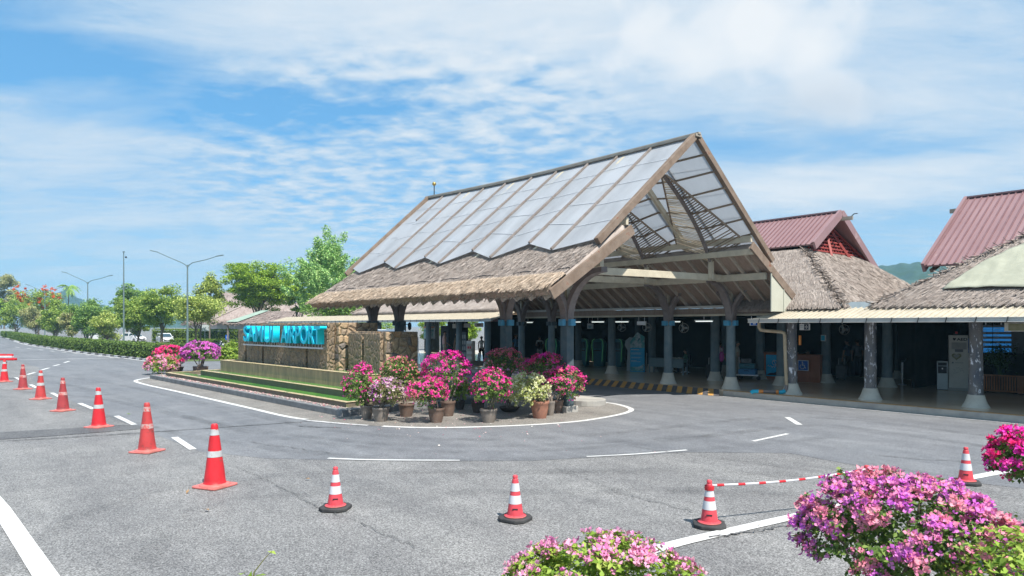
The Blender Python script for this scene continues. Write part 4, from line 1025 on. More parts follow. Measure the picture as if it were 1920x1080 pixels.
def big_cone(label, px, py, body, band, bands, rz):
    p = W(px, py); t = thing('traffic_cone', label, 'traffic cone', (p.x, p.y, .005), rz, 'tall red cones standing in a row along the lane')
    m_ = MB(); m_.prism(rsquare(.54, .07), 0, .028); m_.lathe([(.25, .028), (.235, .045), (.20, .06)], 28); m_.build('base', 'cone_base', t, bevel=.008)
    rad = lambda z: .178 + (.052 - .178) * (z - .05) / .99
    m_ = MB(); m_.lathe([(.20, .045)] + [(rad(z), z) for z in np.linspace(.07, 1.03, 22)] + [(rad(1.04) - .012, 1.045), (.02, 1.045)], 32); dent(m_.build('cone_body', body, t, True), px)
    for z0, z1 in bands:
        m_ = MB(); m_.lathe([(rad(z) + .004, z) for z in np.linspace(z0, z1, 4)], 32, cap=False); dent(m_.build('reflective_band', band, t, True), px)
    return t
two = ((.50, .60), (.86, .96))
big_cone('clean bright red tall cone with two grey bands, nearest of the tall ones', 403, 912, 'cone_fresh', 'band', two, .5)
big_cone('scuffed dull red tall cone stained brown with worn off bands', 276, 847, 'cone_dull', 'band_worn', two, .65)
big_cone('bright red tall cone with a patchy white band, third nearest in its row', 185.5, 801, 'cone_fresh', 'band', two, .55)
big_cone('dark faded red tall cone with one pale band, fourth nearest in its row', 118, 770.5, 'cone_dark', 'band_worn', two, .6)
big_cone('dull red tall cone with smudged grey bands, third from the far end', 76, 748.5, 'cone_dull', 'band', two, .7)
big_cone('dark maroon tall cone with almost no band, second from the far end', 43, 730, 'cone_dark', 'band_worn', two, .5)
big_cone('bright red tall cone at the left edge under a red and white barrier', 8, 716, 'cone_fresh', 'band', two, .55)
def small_cone(label, px, py, rz, dz=None):
    p = W(px, py); t = thing('striped_cone', label, 'traffic cone', (p.x, p.y, .005), rz, 'small red and white striped cones on black bases')
    w = .42; c = .09; h = w / 2
    poly = [(h, -h + c), (h, h - c), (h - c, h), (-h + c, h), (-h, h - c), (-h, -h + c), (-h + c, -h), (h - c, -h)]
    m_ = MB(); m_.prism(poly, 0, .05); m_.build('base', 'rubber', t, bevel=.012)
    rad = lambda z: .118 + (.038 - .118) * (z - .05) / .53
    m_ = MB(); m_.lathe([(.15, .05), (.15, .062), (.132, .07), (rad(.08), .08), (rad(.235), .235), (rad(.405), .405), (rad(.51), .51), (rad(.565), .565), (rad(.565) - .008, .572), (.030, .578), (.036, .585), (.036, .605), (.026, .618), (.0, .622)], 28)
    m_.build('cone_body', 'cone_pink', t, True)
    for z0, z1 in ((.233, .347), (.403, .512)):
        m_ = MB(); m_.lathe([(rad(z0) + .003, z0), (rad(z1) + .003, z1)], 28, cap=False); m_.build('white_band', 'cone_white', t, True)
    m_ = MB(); m_.lathe([(.152, .055), (.156, .06), (.152, .068)], 28, cap=False); m_.build('rim', 'cone_base', t, True)
    # handle slot, turned to the road
    m_ = MB(); a = math.atan2(-p.y, -p.x) - rz; r0 = rad(.17) + .002
    m_.box((r0 * math.cos(a), r0 * math.sin(a), .17), (.01, .075, .014), a); m_.build('slot', 'dark', t)
    return t
small_cone('striped cone with clean white bands beside the long crack, leftmost of the small cones', 629, 955, .75)
small_cone('striped cone with chipped red paint on its top, in the middle of the foreground road', 966, 975, .35)
c3 = small_cone('striped cone holding the near end of the red and white bar', 1330, 987, .7)
c4 = small_cone('striped cone mostly hidden behind the purple bush at the far end of the bar', 1625, 951, .5)
small_cone('striped cone standing alone beside the white line at the right', 1811, 907, .45)
# bar between two cones
a = Vector(c3.location) + Vector((0, 0, .545)); b_ = Vector(c4.location) + Vector((0, 0, .56))
bar = thing('cone_bar', 'thin red and white striped bar resting across two small cones', 'barrier bar', a)
mr = MB(); mw = MB(); n = 24
for i in range(n):
    p, q = a.lerp(b_, i / n), a.lerp(b_, (i + 1) / n); sg_ = lambda t: Vector((0, 0, -.05 * math.sin(t * math.pi)))
    (mr if i % 3 == 1 else mw).tube([p + sg_(i / n), q + sg_((i + 1) / n)], .016, 10)
# alternate stripes stay one bar: a white core with red sleeves
m_ = MB(); m_.tube([a.lerp(b_, t) + Vector((0, 0, -.05 * math.sin(t * math.pi))) for t in np.linspace(0, 1, 25)], .0155, 10); m_.build('bar', 'cone_white', bar, True, origin=a)
for i in range(n):
    if i % 3 == 1:
        p, q = a.lerp(b_, i / n), a.lerp(b_, (i + 1) / n); m_ = MB(); m_.tube([p + sg_(i / n), q + sg_((i + 1) / n)], .0175, 10); m_.build('red_sleeve', 'cone_fresh', bar, True, origin=a)
for e, cc in ((a, 0), (b_, 1)):
    m_ = MB(); m_.lathe([(.062, -.03), (.066, 0), (.062, .03)], 16, cap=False, c=e - Vector((0, 0, .03))); m_.build('ring', 'cone_fresh', bar, True, origin=a)
# barrier at the left edge
p = W(-6, 712); bt = thing('road_barrier', 'red and white plastic barrier top lying across the leftmost cone', 'barrier', (p.x, p.y, 0), 0)
dr = Vector((CA, SA, 0))
m_ = MB()
for k in (-1, 1): m_.box((dr.x * k * .45, dr.y * k * .45, .45), (.08, .08, .9))
m_.build('post', 'cone_dull', bt)
for z, mt in ((1.02, 'cone_fresh'), (1.13, 'cone_white'), (1.22, 'cone_fresh')):
    m_ = MB(); L_ = .95 if z < 1.1 else .8
    m_.beam(-dr * L_ + Vector((0, 0, z)), dr * L_ + Vector((0, 0, z)), .22 if z < 1.2 else .14, .12); m_.build('rail', mt, bt, bevel=.03)

# ------------------------------------------------------------------ pots and bougainvillea
K['pot_brown'] = M('brown_glazed_pot', (.13, .085, .065), (.19, .13, .10), 4, .5, .2, c3=(.26, .22, .18), s3=5, t3=.6)
K['pot_grey'] = M('grey_brown_pot', (.17, .145, .125), (.24, .205, .175), 4, .55, .2, c3=(.12, .1, .09), s3=6, t3=.6)
K['pot_terra'] = M('terracotta_pot', (.36, .17, .11), (.28, .13, .09), 4, .7, .2, c3=(.4, .3, .24), s3=5, t3=.62)
K['pot_dark'] = M('dark_pot', (.05, .04, .035), (.08, .065, .055), 5, .6)
K['leaf'] = MR('bougainvillea_leaves', ((.05, .10, .025), (.10, .19, .04), (.18, .29, .06), (.29, .40, .10)), .35)
K['leaf_lime'] = MR('lime_leaves', ((.12, .22, .03), (.24, .38, .05), (.34, .48, .08), (.45, .52, .12)), .35)
K['leaf_cream'] = MR('variegated_leaves', ((.24, .32, .07), (.48, .52, .16), (.62, .62, .30), (.36, .44, .09)), .3)
K['leaf_olive'] = MR('dull_leaves', ((.08, .10, .035), (.15, .17, .06), (.24, .25, .10), (.30, .27, .14)), .3)
def B(name, *c): K[name] = MR(name, c, .3, .5)
B('bract_magenta', (.80, .018, .34), (.88, .035, .42), (.90, .10, .44), (.84, .02, .28))
B('bract_hot', (.86, .02, .42), (.92, .035, .48), (.86, .06, .54), (.90, .09, .38))
B('bract_red', (.82, .02, .17), (.90, .05, .26), (.86, .05, .36), (.78, .03, .14))
B('bract_purple', (.56, .09, .56), (.68, .16, .64), (.76, .22, .54), (.62, .10, .48))
B('bract_mauve', (.54, .11, .60), (.64, .16, .60), (.74, .24, .58), (.78, .28, .46), (.66, .15, .40))
B('bract_rose', (.78, .28, .42), (.72, .20, .34), (.84, .40, .48), (.80, .30, .36), (.66, .18, .30))
B('bract_pink', (.78, .30, .56), (.84, .42, .62), (.72, .20, .46), (.86, .48, .54), (.62, .12, .40))
B('bract_pale', (.80, .48, .68), (.84, .66, .62), (.68, .28, .66), (.84, .74, .64))
B('bract_cream', (.78, .78, .46), (.86, .84, .62), (.66, .68, .28), (.88, .86, .74))
B('bract_coral', (.84, .12, .24), (.88, .28, .30), (.86, .08, .36), (.80, .38, .34))
def pot_mesh(r, h, style):
    m_ = MB()
    if style == 'bowl': m_.lathe([(r * .55, 0), (r * .8, h * .35), (r * .98, h * .8), (r * 1.04, h * .86), (r * 1.04, h), (r * .94, h), (r * .9, h * .85), (r * .5, h * .8)], 32)
    elif style == 'box': m_.box((0, 0, h / 2), (r * 2, r * 2, h), 0, 1.05)
    else: m_.lathe([(r * .70, 0), (r * .76, h * .12), (r * .93, h * .55), (r * .97, h * .80), (r * 1.03, h * .84), (r * 1.06, h * .93), (r * 1.02, h), (r * .92, h), (r * .9, h * .88), (r * .6, h * .86)], 32)
    return m_
def bougainvillea(label, pos, pot, r, h, style, cen, rad, leafmat, bractmat, nl, nb, seed, top_bias=0.0, ls=.058, bs=.040, group=None, cat='potted bougainvillea', name='potted_bougainvillea', flat=.0, clusters=None, bract2=None, shoots=0, per=3, inner=.35, sprays=None):
    """cen: crown centre relative to pos; rad: semi-axes"""
    rng = np.random.default_rng(seed); t = thing(name, label, cat, pos, 0, group)
    if pot:
        pm = pot_mesh(r, h, style).build('pot', pot, t, style != 'box')
        m_ = MB(); m_.lathe([(r * .9, h * .86), (r * .5, h * .9), (.0, h * .91)], 20); m_.build('soil', 'soil', pm, True)
    rad = np.array(rad); cen = np.array(cen)
    st = MB(); z0 = h * .85 if pot else 0; rs = random.Random(seed)
    kst = 7
    for k in range(kst):
        d = rnd_dir(rng, 1)[0]; d[2] = abs(d[2]) * .8; e = cen + d * rad * .82
        b0 = np.array([rs.uniform(-.3, .3) * r, rs.uniform(-.3, .3) * r, z0]); mid = (b0 * .55 + e * .45) + np.array([rs.uniform(-.06, .06), rs.uniform(-.06, .06), .02])
        w = min(.032, rad[0] * .03); st.tube([b0, mid, e], [w, w * .7, w * .3], 6)
    st.build('stems', 'bark', t, True)
    # the crown is a bundle of sprays: leaves along each, flowers toward its tip, some sprays bare
    K_ = sprays or int(70 + nl / 22); sd_ = rnd_dir(rng, K_ * 2); sd_ = sd_[(sd_[:, 2] > -.55) | (rng.random(len(sd_)) < .3)][:K_]; K_ = len(sd_)
    fac = lump(sd_, np.random.default_rng(seed + 1), amp=.11) * rng.uniform(.92, 1.05, K_); rich = rng.gamma(2.2, 1, K_) * np.clip(.55 + sd_[:, 2] * .6 - top_bias, .12, 1.3); rich /= rich.sum()
    wid = (.95 / math.sqrt(K_)) * 1.25
    def clip_(P):
        if flat: P[:, 2] = np.maximum(P[:, 2], cen[2] - rad[2] * flat + rng.random(len(P)) * .08)
        return P
    nl = int(nl * 1.45); nin = int(nl * inner * .6); w_ = rng.integers(0, K_, nl - nin)
    s = rng.beta(2.6, 1.1, nl - nin); dl = unit(sd_[w_] + rng.normal(0, 1, (nl - nin, 3)) * (wid * (.35 + .75 * (1 - s)))[:, None])
    P = cen + dl * rad * (fac[w_] * (.5 + .54 * s))[:, None]
    di = rnd_dir(rng, nin); Pi = cen + di * rad * rng.uniform(.25, .8, nin)[:, None]
    lv = [leaves(clip_(np.concatenate([P, Pi])), ls, rng, .6, .15, .35, np.concatenate([dl, di]), .8)]
    if shoots:
        for k in range(shoots):
            dd = rnd_dir(rng, 1)[0]; dd[2] = abs(dd[2]) + .35; dd /= np.linalg.norm(dd); n = 14; s = np.linspace(.95, 1.0 + rs.uniform(.05, .22), n)[:, None]
            Q = cen + dd * rad * s + rng.normal(0, .014, (n, 3)); lv.append(leaves(Q, ls * .8, rng, .6, .15, .2))
    v, f = join(lv); fast_mesh('foliage', v, f, leafmat, t)
    nb = int(nb * (1.3 if not sprays else 1)); which = rng.choice(K_, nb, p=rich); s = rng.beta(3.2, 1.2, nb)
    bd = unit(sd_[which] + rng.normal(0, 1, (nb, 3)) * wid * .62)
    Pb = clip_(cen + bd * rad * (fac[which] * (.74 + .33 * s))[:, None])
    sel = (which % 3 == 0) if bract2 else np.zeros(nb, bool)
    for mt, k in ((bractmat, ~sel), (bract2, sel)):
        if mt and k.any():
            v, f = bracts(Pb[k], unit(bd[k] + np.array([0, 0, .35])), bs, rng, per); fast_mesh('blossoms', v, f, mt, t)
    return t
def bush_px(label, bpx, bpy, potw, rimy, cpx, top, bot, wpx, pot, style, leafmat, bractmat, nl, nb, seed, dd=0.0, depth=1.0, z=0.0, **kw):
    """base of the pot in the photo, pot width, rim height, crown centre / top / bottom / width in photo pixels"""
    p = W(bpx, bpy, z); D = FPX * (CH - z) / (bpy - HOR); s = D / FPX
    Dc = D + dd; sc = Dc / FPX; c = WD(cpx, Dc); zt, zb = HT(top, Dc), HT(bot, Dc)
    r = potw * s / 2; h = (bpy - rimy) * s
    cen = (c.x - p.x, c.y - p.y, (zt + zb) / 2 - z); hw = wpx * sc / 2
    return bougainvillea(label, (p.x, p.y, z + .008), pot, r / 1.05, h, style, cen, (hw * .93, hw * .93 * depth, (zt - zb) / 2 * .95), leafmat, bractmat, nl, nb, seed, **kw)
G1 = 'bougainvillea pots on the end of the road island'
bp = bush_px
bp('green bougainvillea with scattered magenta flowers in a plain brown pot, leftmost of the front pots', 688, 786, 25, 760, 678, 684, 762, 74, 'pot_grey', '', 'leaf', 'bract_magenta', 1900, 330, 1, group=G1, ls=.065)
bp('sparse pale pink and mauve bougainvillea in a wide grey pot', 714, 790, 33, 764, 727, 708, 764, 68, 'pot_grey', '', 'leaf_olive', 'bract_pale', 1700, 330, 2, group=G1, bract2='bract_purple', inner=.6, ls=.055)
bp('bright green bougainvillea dotted pink, taller than the mauve one in front of it', 762, 781, 31, 757, 749, 668, 736, 78, 'pot_brown', '', 'leaf', 'bract_coral', 2100, 260, 3, dd=.5, group=G1, top_bias=-.3, ls=.065)
bp('low magenta bougainvillea in a rounded brown pot in front of the tallest magenta bush', 818, 792, 32, 765, 801, 706, 766, 82, 'pot_brown', '', 'leaf', 'bract_magenta', 1600, 620, 4, group=G1, bract2='bract_coral')
bp('tallest and most vivid magenta bougainvillea dome of the island pots', 840, 780, 29, 752, 840, 658, 735, 94, 'pot_brown', '', 'leaf', 'bract_hot', 2000, 1150, 5, dd=.3, group=G1, bract2='bract_magenta')
bp('magenta and red bougainvillea on bare stems in a grey pot at the front', 916, 792, 33, 767, 921, 690, 766, 80, 'pot_grey', '', 'leaf', 'bract_magenta', 1700, 420, 6, group=G1, bract2='bract_red', inner=.6)
bp('bougainvillea with pale pink top behind the grey front pot', 896, 774, 26, 752, 948, 690, 748, 66, 'pot_dark', '', 'leaf_olive', 'bract_pale', 1300, 260, 7, dd=.4, group=G1)
bp('wide domed bougainvillea with coral flowers rising behind the others', 955, 772, 40, 763, 948, 652, 712, 78, 'pot_dark', 'bowl', 'leaf', 'bract_coral', 2200, 520, 8, dd=1.5, group=G1)
bp('cream and yellow flowered bougainvillea in a big terracotta pot', 1012, 784, 36, 752, 990, 700, 766, 84, 'pot_terra', '', 'leaf_cream', 'bract_cream', 1900, 620, 9, group=G1)
bp('magenta bougainvillea behind the cream one with red flowers on its left', 1032, 779, 18, 752, 1024, 663, 724, 92, 'pot_grey', '', 'leaf', 'bract_red', 1900, 560, 10, dd=1.0, group=G1, bract2='bract_hot')
bp('spreading magenta bougainvillea in a brown pot, rightmost on the island', 1045, 774, 25, 750, 1055, 686, 752, 88, 'pot_brown', '', 'leaf', 'bract_magenta', 1900, 780, 11, group=G1, bract2='bract_coral')
bp('yellow leaved croton low behind the magenta dome', 862, 768, 20, 752, 862, 710, 752, 46, 'pot_dark', '', 'leaf_lime', 'bract_cream', 700, 60, 12, dd=.8, group=G1, ls=.09, cat='potted shrub', name='potted_croton')
G2 = 'flowering pots at the far tip of the road island'
bp('pink and yellow green bougainvillea at the far tip of the island', 322, 702, 22, 693, 302, 666, 704, 60, 'pot_brown', '', 'leaf_lime', 'bract_pink', 1600, 520, 13, group=G2, ls=.10, bs=.075, bract2='bract_coral')
bp('deep red bougainvillea behind the pink and yellow one', 333, 697, 22, 688, 316, 648, 694, 58, 'pot_brown', '', 'leaf', 'bract_red', 1700, 620, 14, dd=.6, group=G2, ls=.10, bs=.08)
bp('broad purple bougainvillea dome on a short trunk in a square pot', 376, 698, 22, 687, 376, 641, 683, 72, 'pot_brown', 'box', 'leaf', 'bract_purple', 2400, 1150, 15, group=G2, flat=.55, ls=.10, bs=.085)
bp('round clipped yellow green shrub beside the fountain wall', 433, 694, 16, 689, 434, 640, 690, 50, 'pot_brown', 'bowl', 'leaf_lime', 'bract_cream', 3400, 40, 16, group=G2, ls=.11, cat='potted shrub', name='potted_shrub')
# foreground
def fore(label, cpx, top, D, wpx, zb, leafmat, bm, nl, nb, seed, depth=1.0, **kw):
    zt = HT(top, D); c = WD(cpx, D); hw = wpx * D / FPX / 2
    return bougainvillea(label, (c.x, c.y, 0.005), 'pot_grey', .30, .46, '', (0, 0, (zt + zb) / 2), (hw * .92, hw * .92 * depth, (zt - zb) / 2 * .95), leafmat, bm, nl, nb, seed, group='bougainvillea in the foreground', **kw)
fore('pink flowered bright green bougainvillea at the bottom edge in the middle', 1132, 1016, 4.75, 396, .55, 'leaf_lime', 'bract_pink', 8500, 1250, 51, ls=.044, bs=.032, sprays=150, shoots=3, top_bias=.32)
fore('large mauve and rose bougainvillea dome at the lower right', 1690, 890, 5.2, 392, .68, 'leaf', 'bract_mauve', 6600, 4300, 52, ls=.044, bs=.030, sprays=300, shoots=7, bract2='bract_rose')
fore('hot pink bougainvillea cut off by the right edge', 1958, 806, 7.4, 200, .85, 'leaf', 'bract_hot', 4600, 1900, 53, ls=.048, bs=.036, sprays=110, bract2='bract_red', shoots=6)
c = WD(1925, 4.3); t = thing('lime_shrub', 'bright lime green leafy shrub in the bottom right corner', 'shrub', (c.x, c.y, 0))
rng = np.random.default_rng(77); d = rnd_dir(rng, 5200); d[:, 2] = np.abs(d[:, 2]); P = d * np.array([.66, .6, 1.0]) * (lump(d, rng, amp=.14) * np.where(rng.random(5200) < .5, rng.uniform(.5, .95, 5200), rng.uniform(.9, 1.03, 5200)))[:, None] * np.array([1, 1, 1.3]) + np.array([0, 0, .12])
v, f = leaves(P, .055, rng, .5, .15, .3, unit(d), .6); fast_mesh('foliage', v, f, 'leaf_lime', t)
m_ = MB(); 
for k in range(6): m_.tube([(.05 * math.cos(k), .05 * math.sin(k), 0), (.25 * math.cos(k * 1.1), .25 * math.sin(k * 1.1), .6), (.4 * math.cos(k * 1.1), .4 * math.sin(k * 1.1), 1.1)], [.02, .014, .006], 6)
m_.build('stems', 'bark', t, True)
c = WD(470, 4.2); t = thing('seedling', 'small green twig with lime leaves poking up at the bottom edge', 'plant', (c.x, c.y, 0))
z1 = HT(1058, 4.2); dd_ = Vector((CA, SA, 0))
m_ = MB(); m_.tube([(0, 0, 0), (dd_.x * -.02, dd_.y * -.02, z1 * .6), (dd_.x * .02, dd_.y * .02, z1 - .05), (dd_.x * .09, dd_.y * .09, z1 + .04), (dd_.x * .13, dd_.y * .13, z1 + .08)], [.008, .007, .005, .003, .002], 6); m_.build('stem', 'leaf_olive', t, True)
P = np.array([[-.05 * dd_.x, -.05 * dd_.y, z1 - .06], [.0, .0, z1 - .09], [.06 * dd_.x, .06 * dd_.y, z1 - .07], [.13 * dd_.x, .13 * dd_.y, z1 + .07], [-.02 * dd_.x, -.02 * dd_.y, z1 - .14], [.03 * dd_.x, .03 * dd_.y, z1 - .15]])
v, f = leaves(P, .085, np.random.default_rng(4), .6, .12, .3); fast_mesh('leaf_pair', v, f, 'leaf_lime', t)
# fallen petals
rng = np.random.default_rng(8); n = 1500
a_ = rng.uniform(.3, 19, n); b0 = rng.uniform(.02, .40, n); P = np.array([FL(x, y, .222) for x, y in zip(a_, b0)])
q = rng.normal(size=(260, 2)) * np.array([2.6, 1.4]) + np.array([-17.2, 10.4]); P = np.concatenate([P, np.column_stack([q, np.full(260, .022)])])
v, f = leaves(P, .045, rng, .7, .12, 2.5); o = fast_mesh('fallen_petals', v, f, 'petal_mix'); setting(o, 'stuff'); o['label'] = 'scattered pink and white fallen petals on the island kerb'
K['dry_leaf'] = M('dry_leaf', (.32, .2, .1), (.25, .15, .07), 5, .8)
rng = np.random.default_rng(3)
for k, (x, y, l) in enumerate(((352, 923, 'small dry leaf on the asphalt beside the nearest tall cone'), (577, 899, 'small pale dry leaf left of the leftmost striped cone'), (1424, 985, 'dry leaf lying on the white line under the bar'), (241, 777, 'green leaf on the road beside the third tall cone'), (388, 957, 'brown dry leaf on the open asphalt at the left'))):
    p = W(x, y, .02); v, f = leaves(np.zeros((1, 3)), .10, rng, .5, .12, 4); o = fast_mesh('fallen_leaf', v, f, 'dry_leaf' if k != 3 else 'leaf'); o.location = p + Vector((0, 0, .012)); tag(o, l, 'leaf')

# ------------------------------------------------------------------ trees, hedges, lamps, cars and cottages beyond the road
def G(name, *c, tr=.3): K[name] = MR(name, c, tr, .65)
G('tree_green', (0.129, 0.218, 0.042), (0.227, 0.359, 0.067), (0.370, 0.487, 0.106), (0.512, 0.614, 0.154))
G('tree_dark', (0.085, 0.180, 0.048), (0.156, 0.282, 0.067), (0.256, 0.410, 0.097), (0.341, 0.487, 0.116))
G('tree_yellow', (0.189, 0.270, 0.054), (0.337, 0.429, 0.097), (0.505, 0.586, 0.164), (0.632, 0.676, 0.212))
G('tree_bright', (0.123, 0.221, 0.028), (0.226, 0.369, 0.041), (0.348, 0.498, 0.063), (0.492, 0.627, 0.097))
G('tree_blue', (0.143, 0.282, 0.097), (0.227, 0.437, 0.135), (0.399, 0.614, 0.212), (0.683, 0.846, 0.366))
G('tree_grey', (0.227, 0.256, 0.106), (0.370, 0.385, 0.164), (0.484, 0.487, 0.212), (0.569, 0.538, 0.270))
G('flame', (.70, .10, .015), (.78, .17, .02), (.66, .07, .02), (.80, .24, .04))
G('hedge', (.06, .11, .025), (.10, .17, .035), (.16, .24, .05), (.20, .29, .075))
G('hedge_lime', (.09, .16, .02), (.15, .23, .03), (.22, .30, .05))
def tree(name, label, pos, h, crown_w, crown_z0, leafmat, seed, nclump=42, per=120, ls=.22, trunk_r=.12, trunks=1, lean=(0, 0), flatten=1.0, group=None, cat='tree', layered=False, peak=0.0, clr=.18, extra=None, rag=.18, plume=False):
    rng = np.random.default_rng(seed); rs = random.Random(seed); t = thing(name, label, cat, pos, 0, group)
    nclump = int(nclump * 1.35)
    cz, ch = (h + crown_z0) / 2, (h - crown_z0) / 2; cw = crown_w / 2
    d = rnd_dir(rng, nclump); rr_ = rng.uniform(.3, 1, nclump) ** .6 * rng.uniform(1 - rag, 1 + rag, nclump)
    C = d * rr_[:, None] * np.array([cw * .86, cw * .86, ch * .86]); C[:, 2] *= 1
    if peak:
        s = np.clip(1 - peak * (C[:, 2] / ch + .2), .25, 1.2); C[:, :2] *= s[:, None]
    if layered: C[:, 2] = np.round(C[:, 2] / (ch * .34)) * ch * .34 + rng.normal(0, ch * .11, nclump)
    C += np.array([lean[0], lean[1], cz]); parts = []
    for c in C:
        r = crown_w * clr * rng.uniform(.55, 1.15); n = int(per * 1.5 * rng.uniform(.6, 1.3)); dd = rnd_dir(rng, n) * (rng.random((n, 1)) ** .45)
        P = c + dd * r * np.array([1, 1, .38 if layered else (1.25 if plume else .72)])
        if plume: P[:, :2] = c[:2] + (P[:, :2] - c[:2]) * .8 + (c[:2] - np.array(lean)) * ((P[:, 2:] - c[2]) / (ch * 1.6))
        parts.append(leaves(P, ls, rng, .55, .15, .55))
    v, f = join(parts); fast_mesh('crown', v, f, leafmat, t)
    if extra:
        k = rng.choice(nclump, extra[1]); Pe = C[k] + rng.normal(0, crown_w * .05, (extra[1], 3)) + np.array([0, 0, crown_w * .08]); ev = []
        for c in Pe: ev.append(leaves(c + rnd_dir(rng, 26) * .5 * rng.random((26, 1)), ls, rng, .6, .15, .8))
        v, f = join(ev); fast_mesh('blossoms', v, f, extra[0], t)
    m_ = MB()
    for k in range(trunks):
        bx, by = (rs.uniform(-.5, .5) * (trunks > 1), rs.uniform(-.5, .5) * (trunks > 1)); top = np.array([lean[0] * .8 + bx * 2.2, lean[1] * .8 + by * 2.2, crown_z0 + ch * .5])
        pts = [np.array([bx, by, -.1]), np.array([bx + lean[0] * .25 + rs.uniform(-.1, .1), by + lean[1] * .25, crown_z0 * .55]), top]
        m_.tube(pts, [trunk_r, trunk_r * .75, trunk_r * .4], 8)
        for i in range(9):
            c = C[rng.integers(nclump)]; s0 = pts[1] * (1 - i / 12) + top * (i / 12); m_.tube([s0, s0 * .5 + c * .5 + np.array([0, 0, -.1]), c], [trunk_r * .4, trunk_r * .25, trunk_r * .1], 5)
    m_.build('trunk', 'bark', t, True); return t
def tree_px(name, label, px, D, top, bot, wpx, *a, **k):
    p = WD(px, D); s = D / FPX
    return tree(name, label, (p.x, p.y, 0), HT(top, D), wpx * s * (1.15 if name == 'median_tree' else 1), max(.6, HT(bot, D)), *a, **k)
GR = 'clipped trees along the median hedge'
tp = tree_px
tp('median_tree', 'small dark green tree at the far left end of the median row', 33, 150, 565, 618, 56, 'tree_green', 101, 34, 110, .34, group=GR, trunks=2)
tp('median_tree', 'narrow grey green tree second from the far left end of the median row', 66, 140, 572, 622, 46, 'tree_grey', 102, 34, 110, .32, group=GR, trunks=2)
tp('median_tree', 'wide olive tree with leaning trunks third along the median row', 106, 124, 565, 626, 58, 'tree_green', 103, 40, 120, .32, group=GR, trunks=3)
tp('median_tree', 'dense dark round tree below the far double lamp', 166, 112, 559, 630, 68, 'tree_dark', 104, 46, 130, .30, group=GR, trunks=3)
tp('median_tree', 'low pale bushy tree between the dark round one and the taller ones', 203, 100, 585, 640, 58, 'tree_yellow', 105, 38, 120, .27, group=GR, trunks=3)
tp('median_tree', 'rounded green tree left of the white hatchback', 252, 93, 548, 632, 62, 'tree_green', 106, 48, 130, .25, group=GR, trunks=2)
tp('median_tree', 'tall slim trunk tree standing in front of the white hatchback', 303, 88, 527, 616, 70, 'tree_green', 107, 50, 130, .24, group=GR, trunk_r=.2)
tp('median_tree', 'pale yellow green tree with a bare forked trunk right of the lamp post', 372, 84, 552, 606, 82, 'tree_yellow', 108, 46, 130, .24, group=GR, trunks=2)
tp('slender_tree', 'ragged yellowish tree with a thin spire above the pale forked one', 393, 96, 506, 590, 66, 'tree_yellow', 109, 40, 90, .28, peak=.75, clr=.15)
tp('median_tree', 'dusty shrub like tree in front of the third one in the median row', 136, 116, 578, 632, 44, 'tree_grey', 110, 30, 110, .28, group=GR, trunks=2)
tp('tall_tree', 'pale grey tall tree at the left edge of the photo', 8, 190, 508, 600, 52, 'tree_grey', 111, 44, 110, .5, trunk_r=.3)
tp('bright_tree', 'fresh bright green low tree at the left edge below the grey tall one', 2, 170, 556, 606, 44, 'tree_bright', 112, 30, 110, .42)
tp('flame_tree', 'flat topped flame tree covered in orange red flowers', 72, 165, 540, 590, 84, 'tree_green', 113, 40, 70, .42, layered=True, extra=('flame', 70), trunk_r=.25)
tp('shade_tree', 'tall flat layered tree behind the median row near the thin pole', 238, 128, 531, 604, 74, 'tree_dark', 114, 46, 110, .36, layered=True, trunk_r=.25)
tp('spreading_tree', 'broad bright green layered tree behind the thatched cottages', 486, 98, 487, 584, 150, 'tree_bright', 115, 110, 170, .28, layered=True, trunk_r=.3, clr=.13)
tp('spreading_tree', 'smaller bright green layered tree between the broad one and the tall leafy one', 556, 92, 520, 590, 70, 'tree_bright', 118, 40, 130, .28, layered=True, trunk_r=.2, clr=.16)
tp('tall_leafy_tree', 'tall feathery blue green tree rising at the left end of the pavilion', 616, 78, 437, 596, 158, 'tree_blue', 116, 120, 150, .24, peak=.42, trunk_r=.3, clr=.085, rag=.42, plume=True)
tp('leafy_tree', 'low dense green tree under the left end of the thatched skirt', 640, 72, 545, 604, 130, 'tree_dark', 117, 60, 140, .22, trunk_r=.2, trunks=3, clr=.15)
for i, (px, D, w, l) in enumerate(((812, 74, 60, 'green garden bush glimpsed through the open left walkway'), (700, 90, 80, 'dense garden bush behind the fountain wall'), (880, 76, 50, 'sunlit green bush behind the brochure shelf'))):
    tp('garden_bush', l, px, D, 590, 640, w, 'tree_bright', 130 + i, 24, 120, .2, cat='bush')
def palm(label, px, D, top, seed, r=1.9):
    p = WD(px, D); h = HT(top, D); rng = random.Random(seed); t = thing('palm_tree', label, 'palm tree', (p.x, p.y, 0))
    m_ = MB(); m_.tube([(0, 0, 0), (.15, 0, h * .5), (.1, .1, h * .9)], [.14, .11, .09], 8); m_.build('trunk', 'bark', t, True)
    m_ = MB()
    for k in range(16):
        a = k * 2.4; el = rng.uniform(-.2, 1.1); dx, dy = math.cos(a), math.sin(a); pr = None
        for i in range(9):
            s = i / 8; c = Vector((.1 + dx * r * s * math.cos(el * .6), .1 + dy * r * s * math.cos(el * .6), h * .9 + r * (s * math.sin(el) - .75 * s * s)))
            if pr is not None:
                d = (c - pr).normalized(); sd = d.cross(Vector((0, 0, 1))).normalized(); L_ = .55 * math.sin(math.pi * (s * .85 + .12))
                for k2 in (-1, 1): m_.add([pr, c, c + sd * k2 * L_ + d * .2 - Vector((0, 0, L_ * .5)), pr + sd * k2 * L_ * .8 + d * .25 - Vector((0, 0, L_ * .5))], [(0, 1, 2, 3)])
            pr = c
    m_.build('crown', 'tree_dark', t)
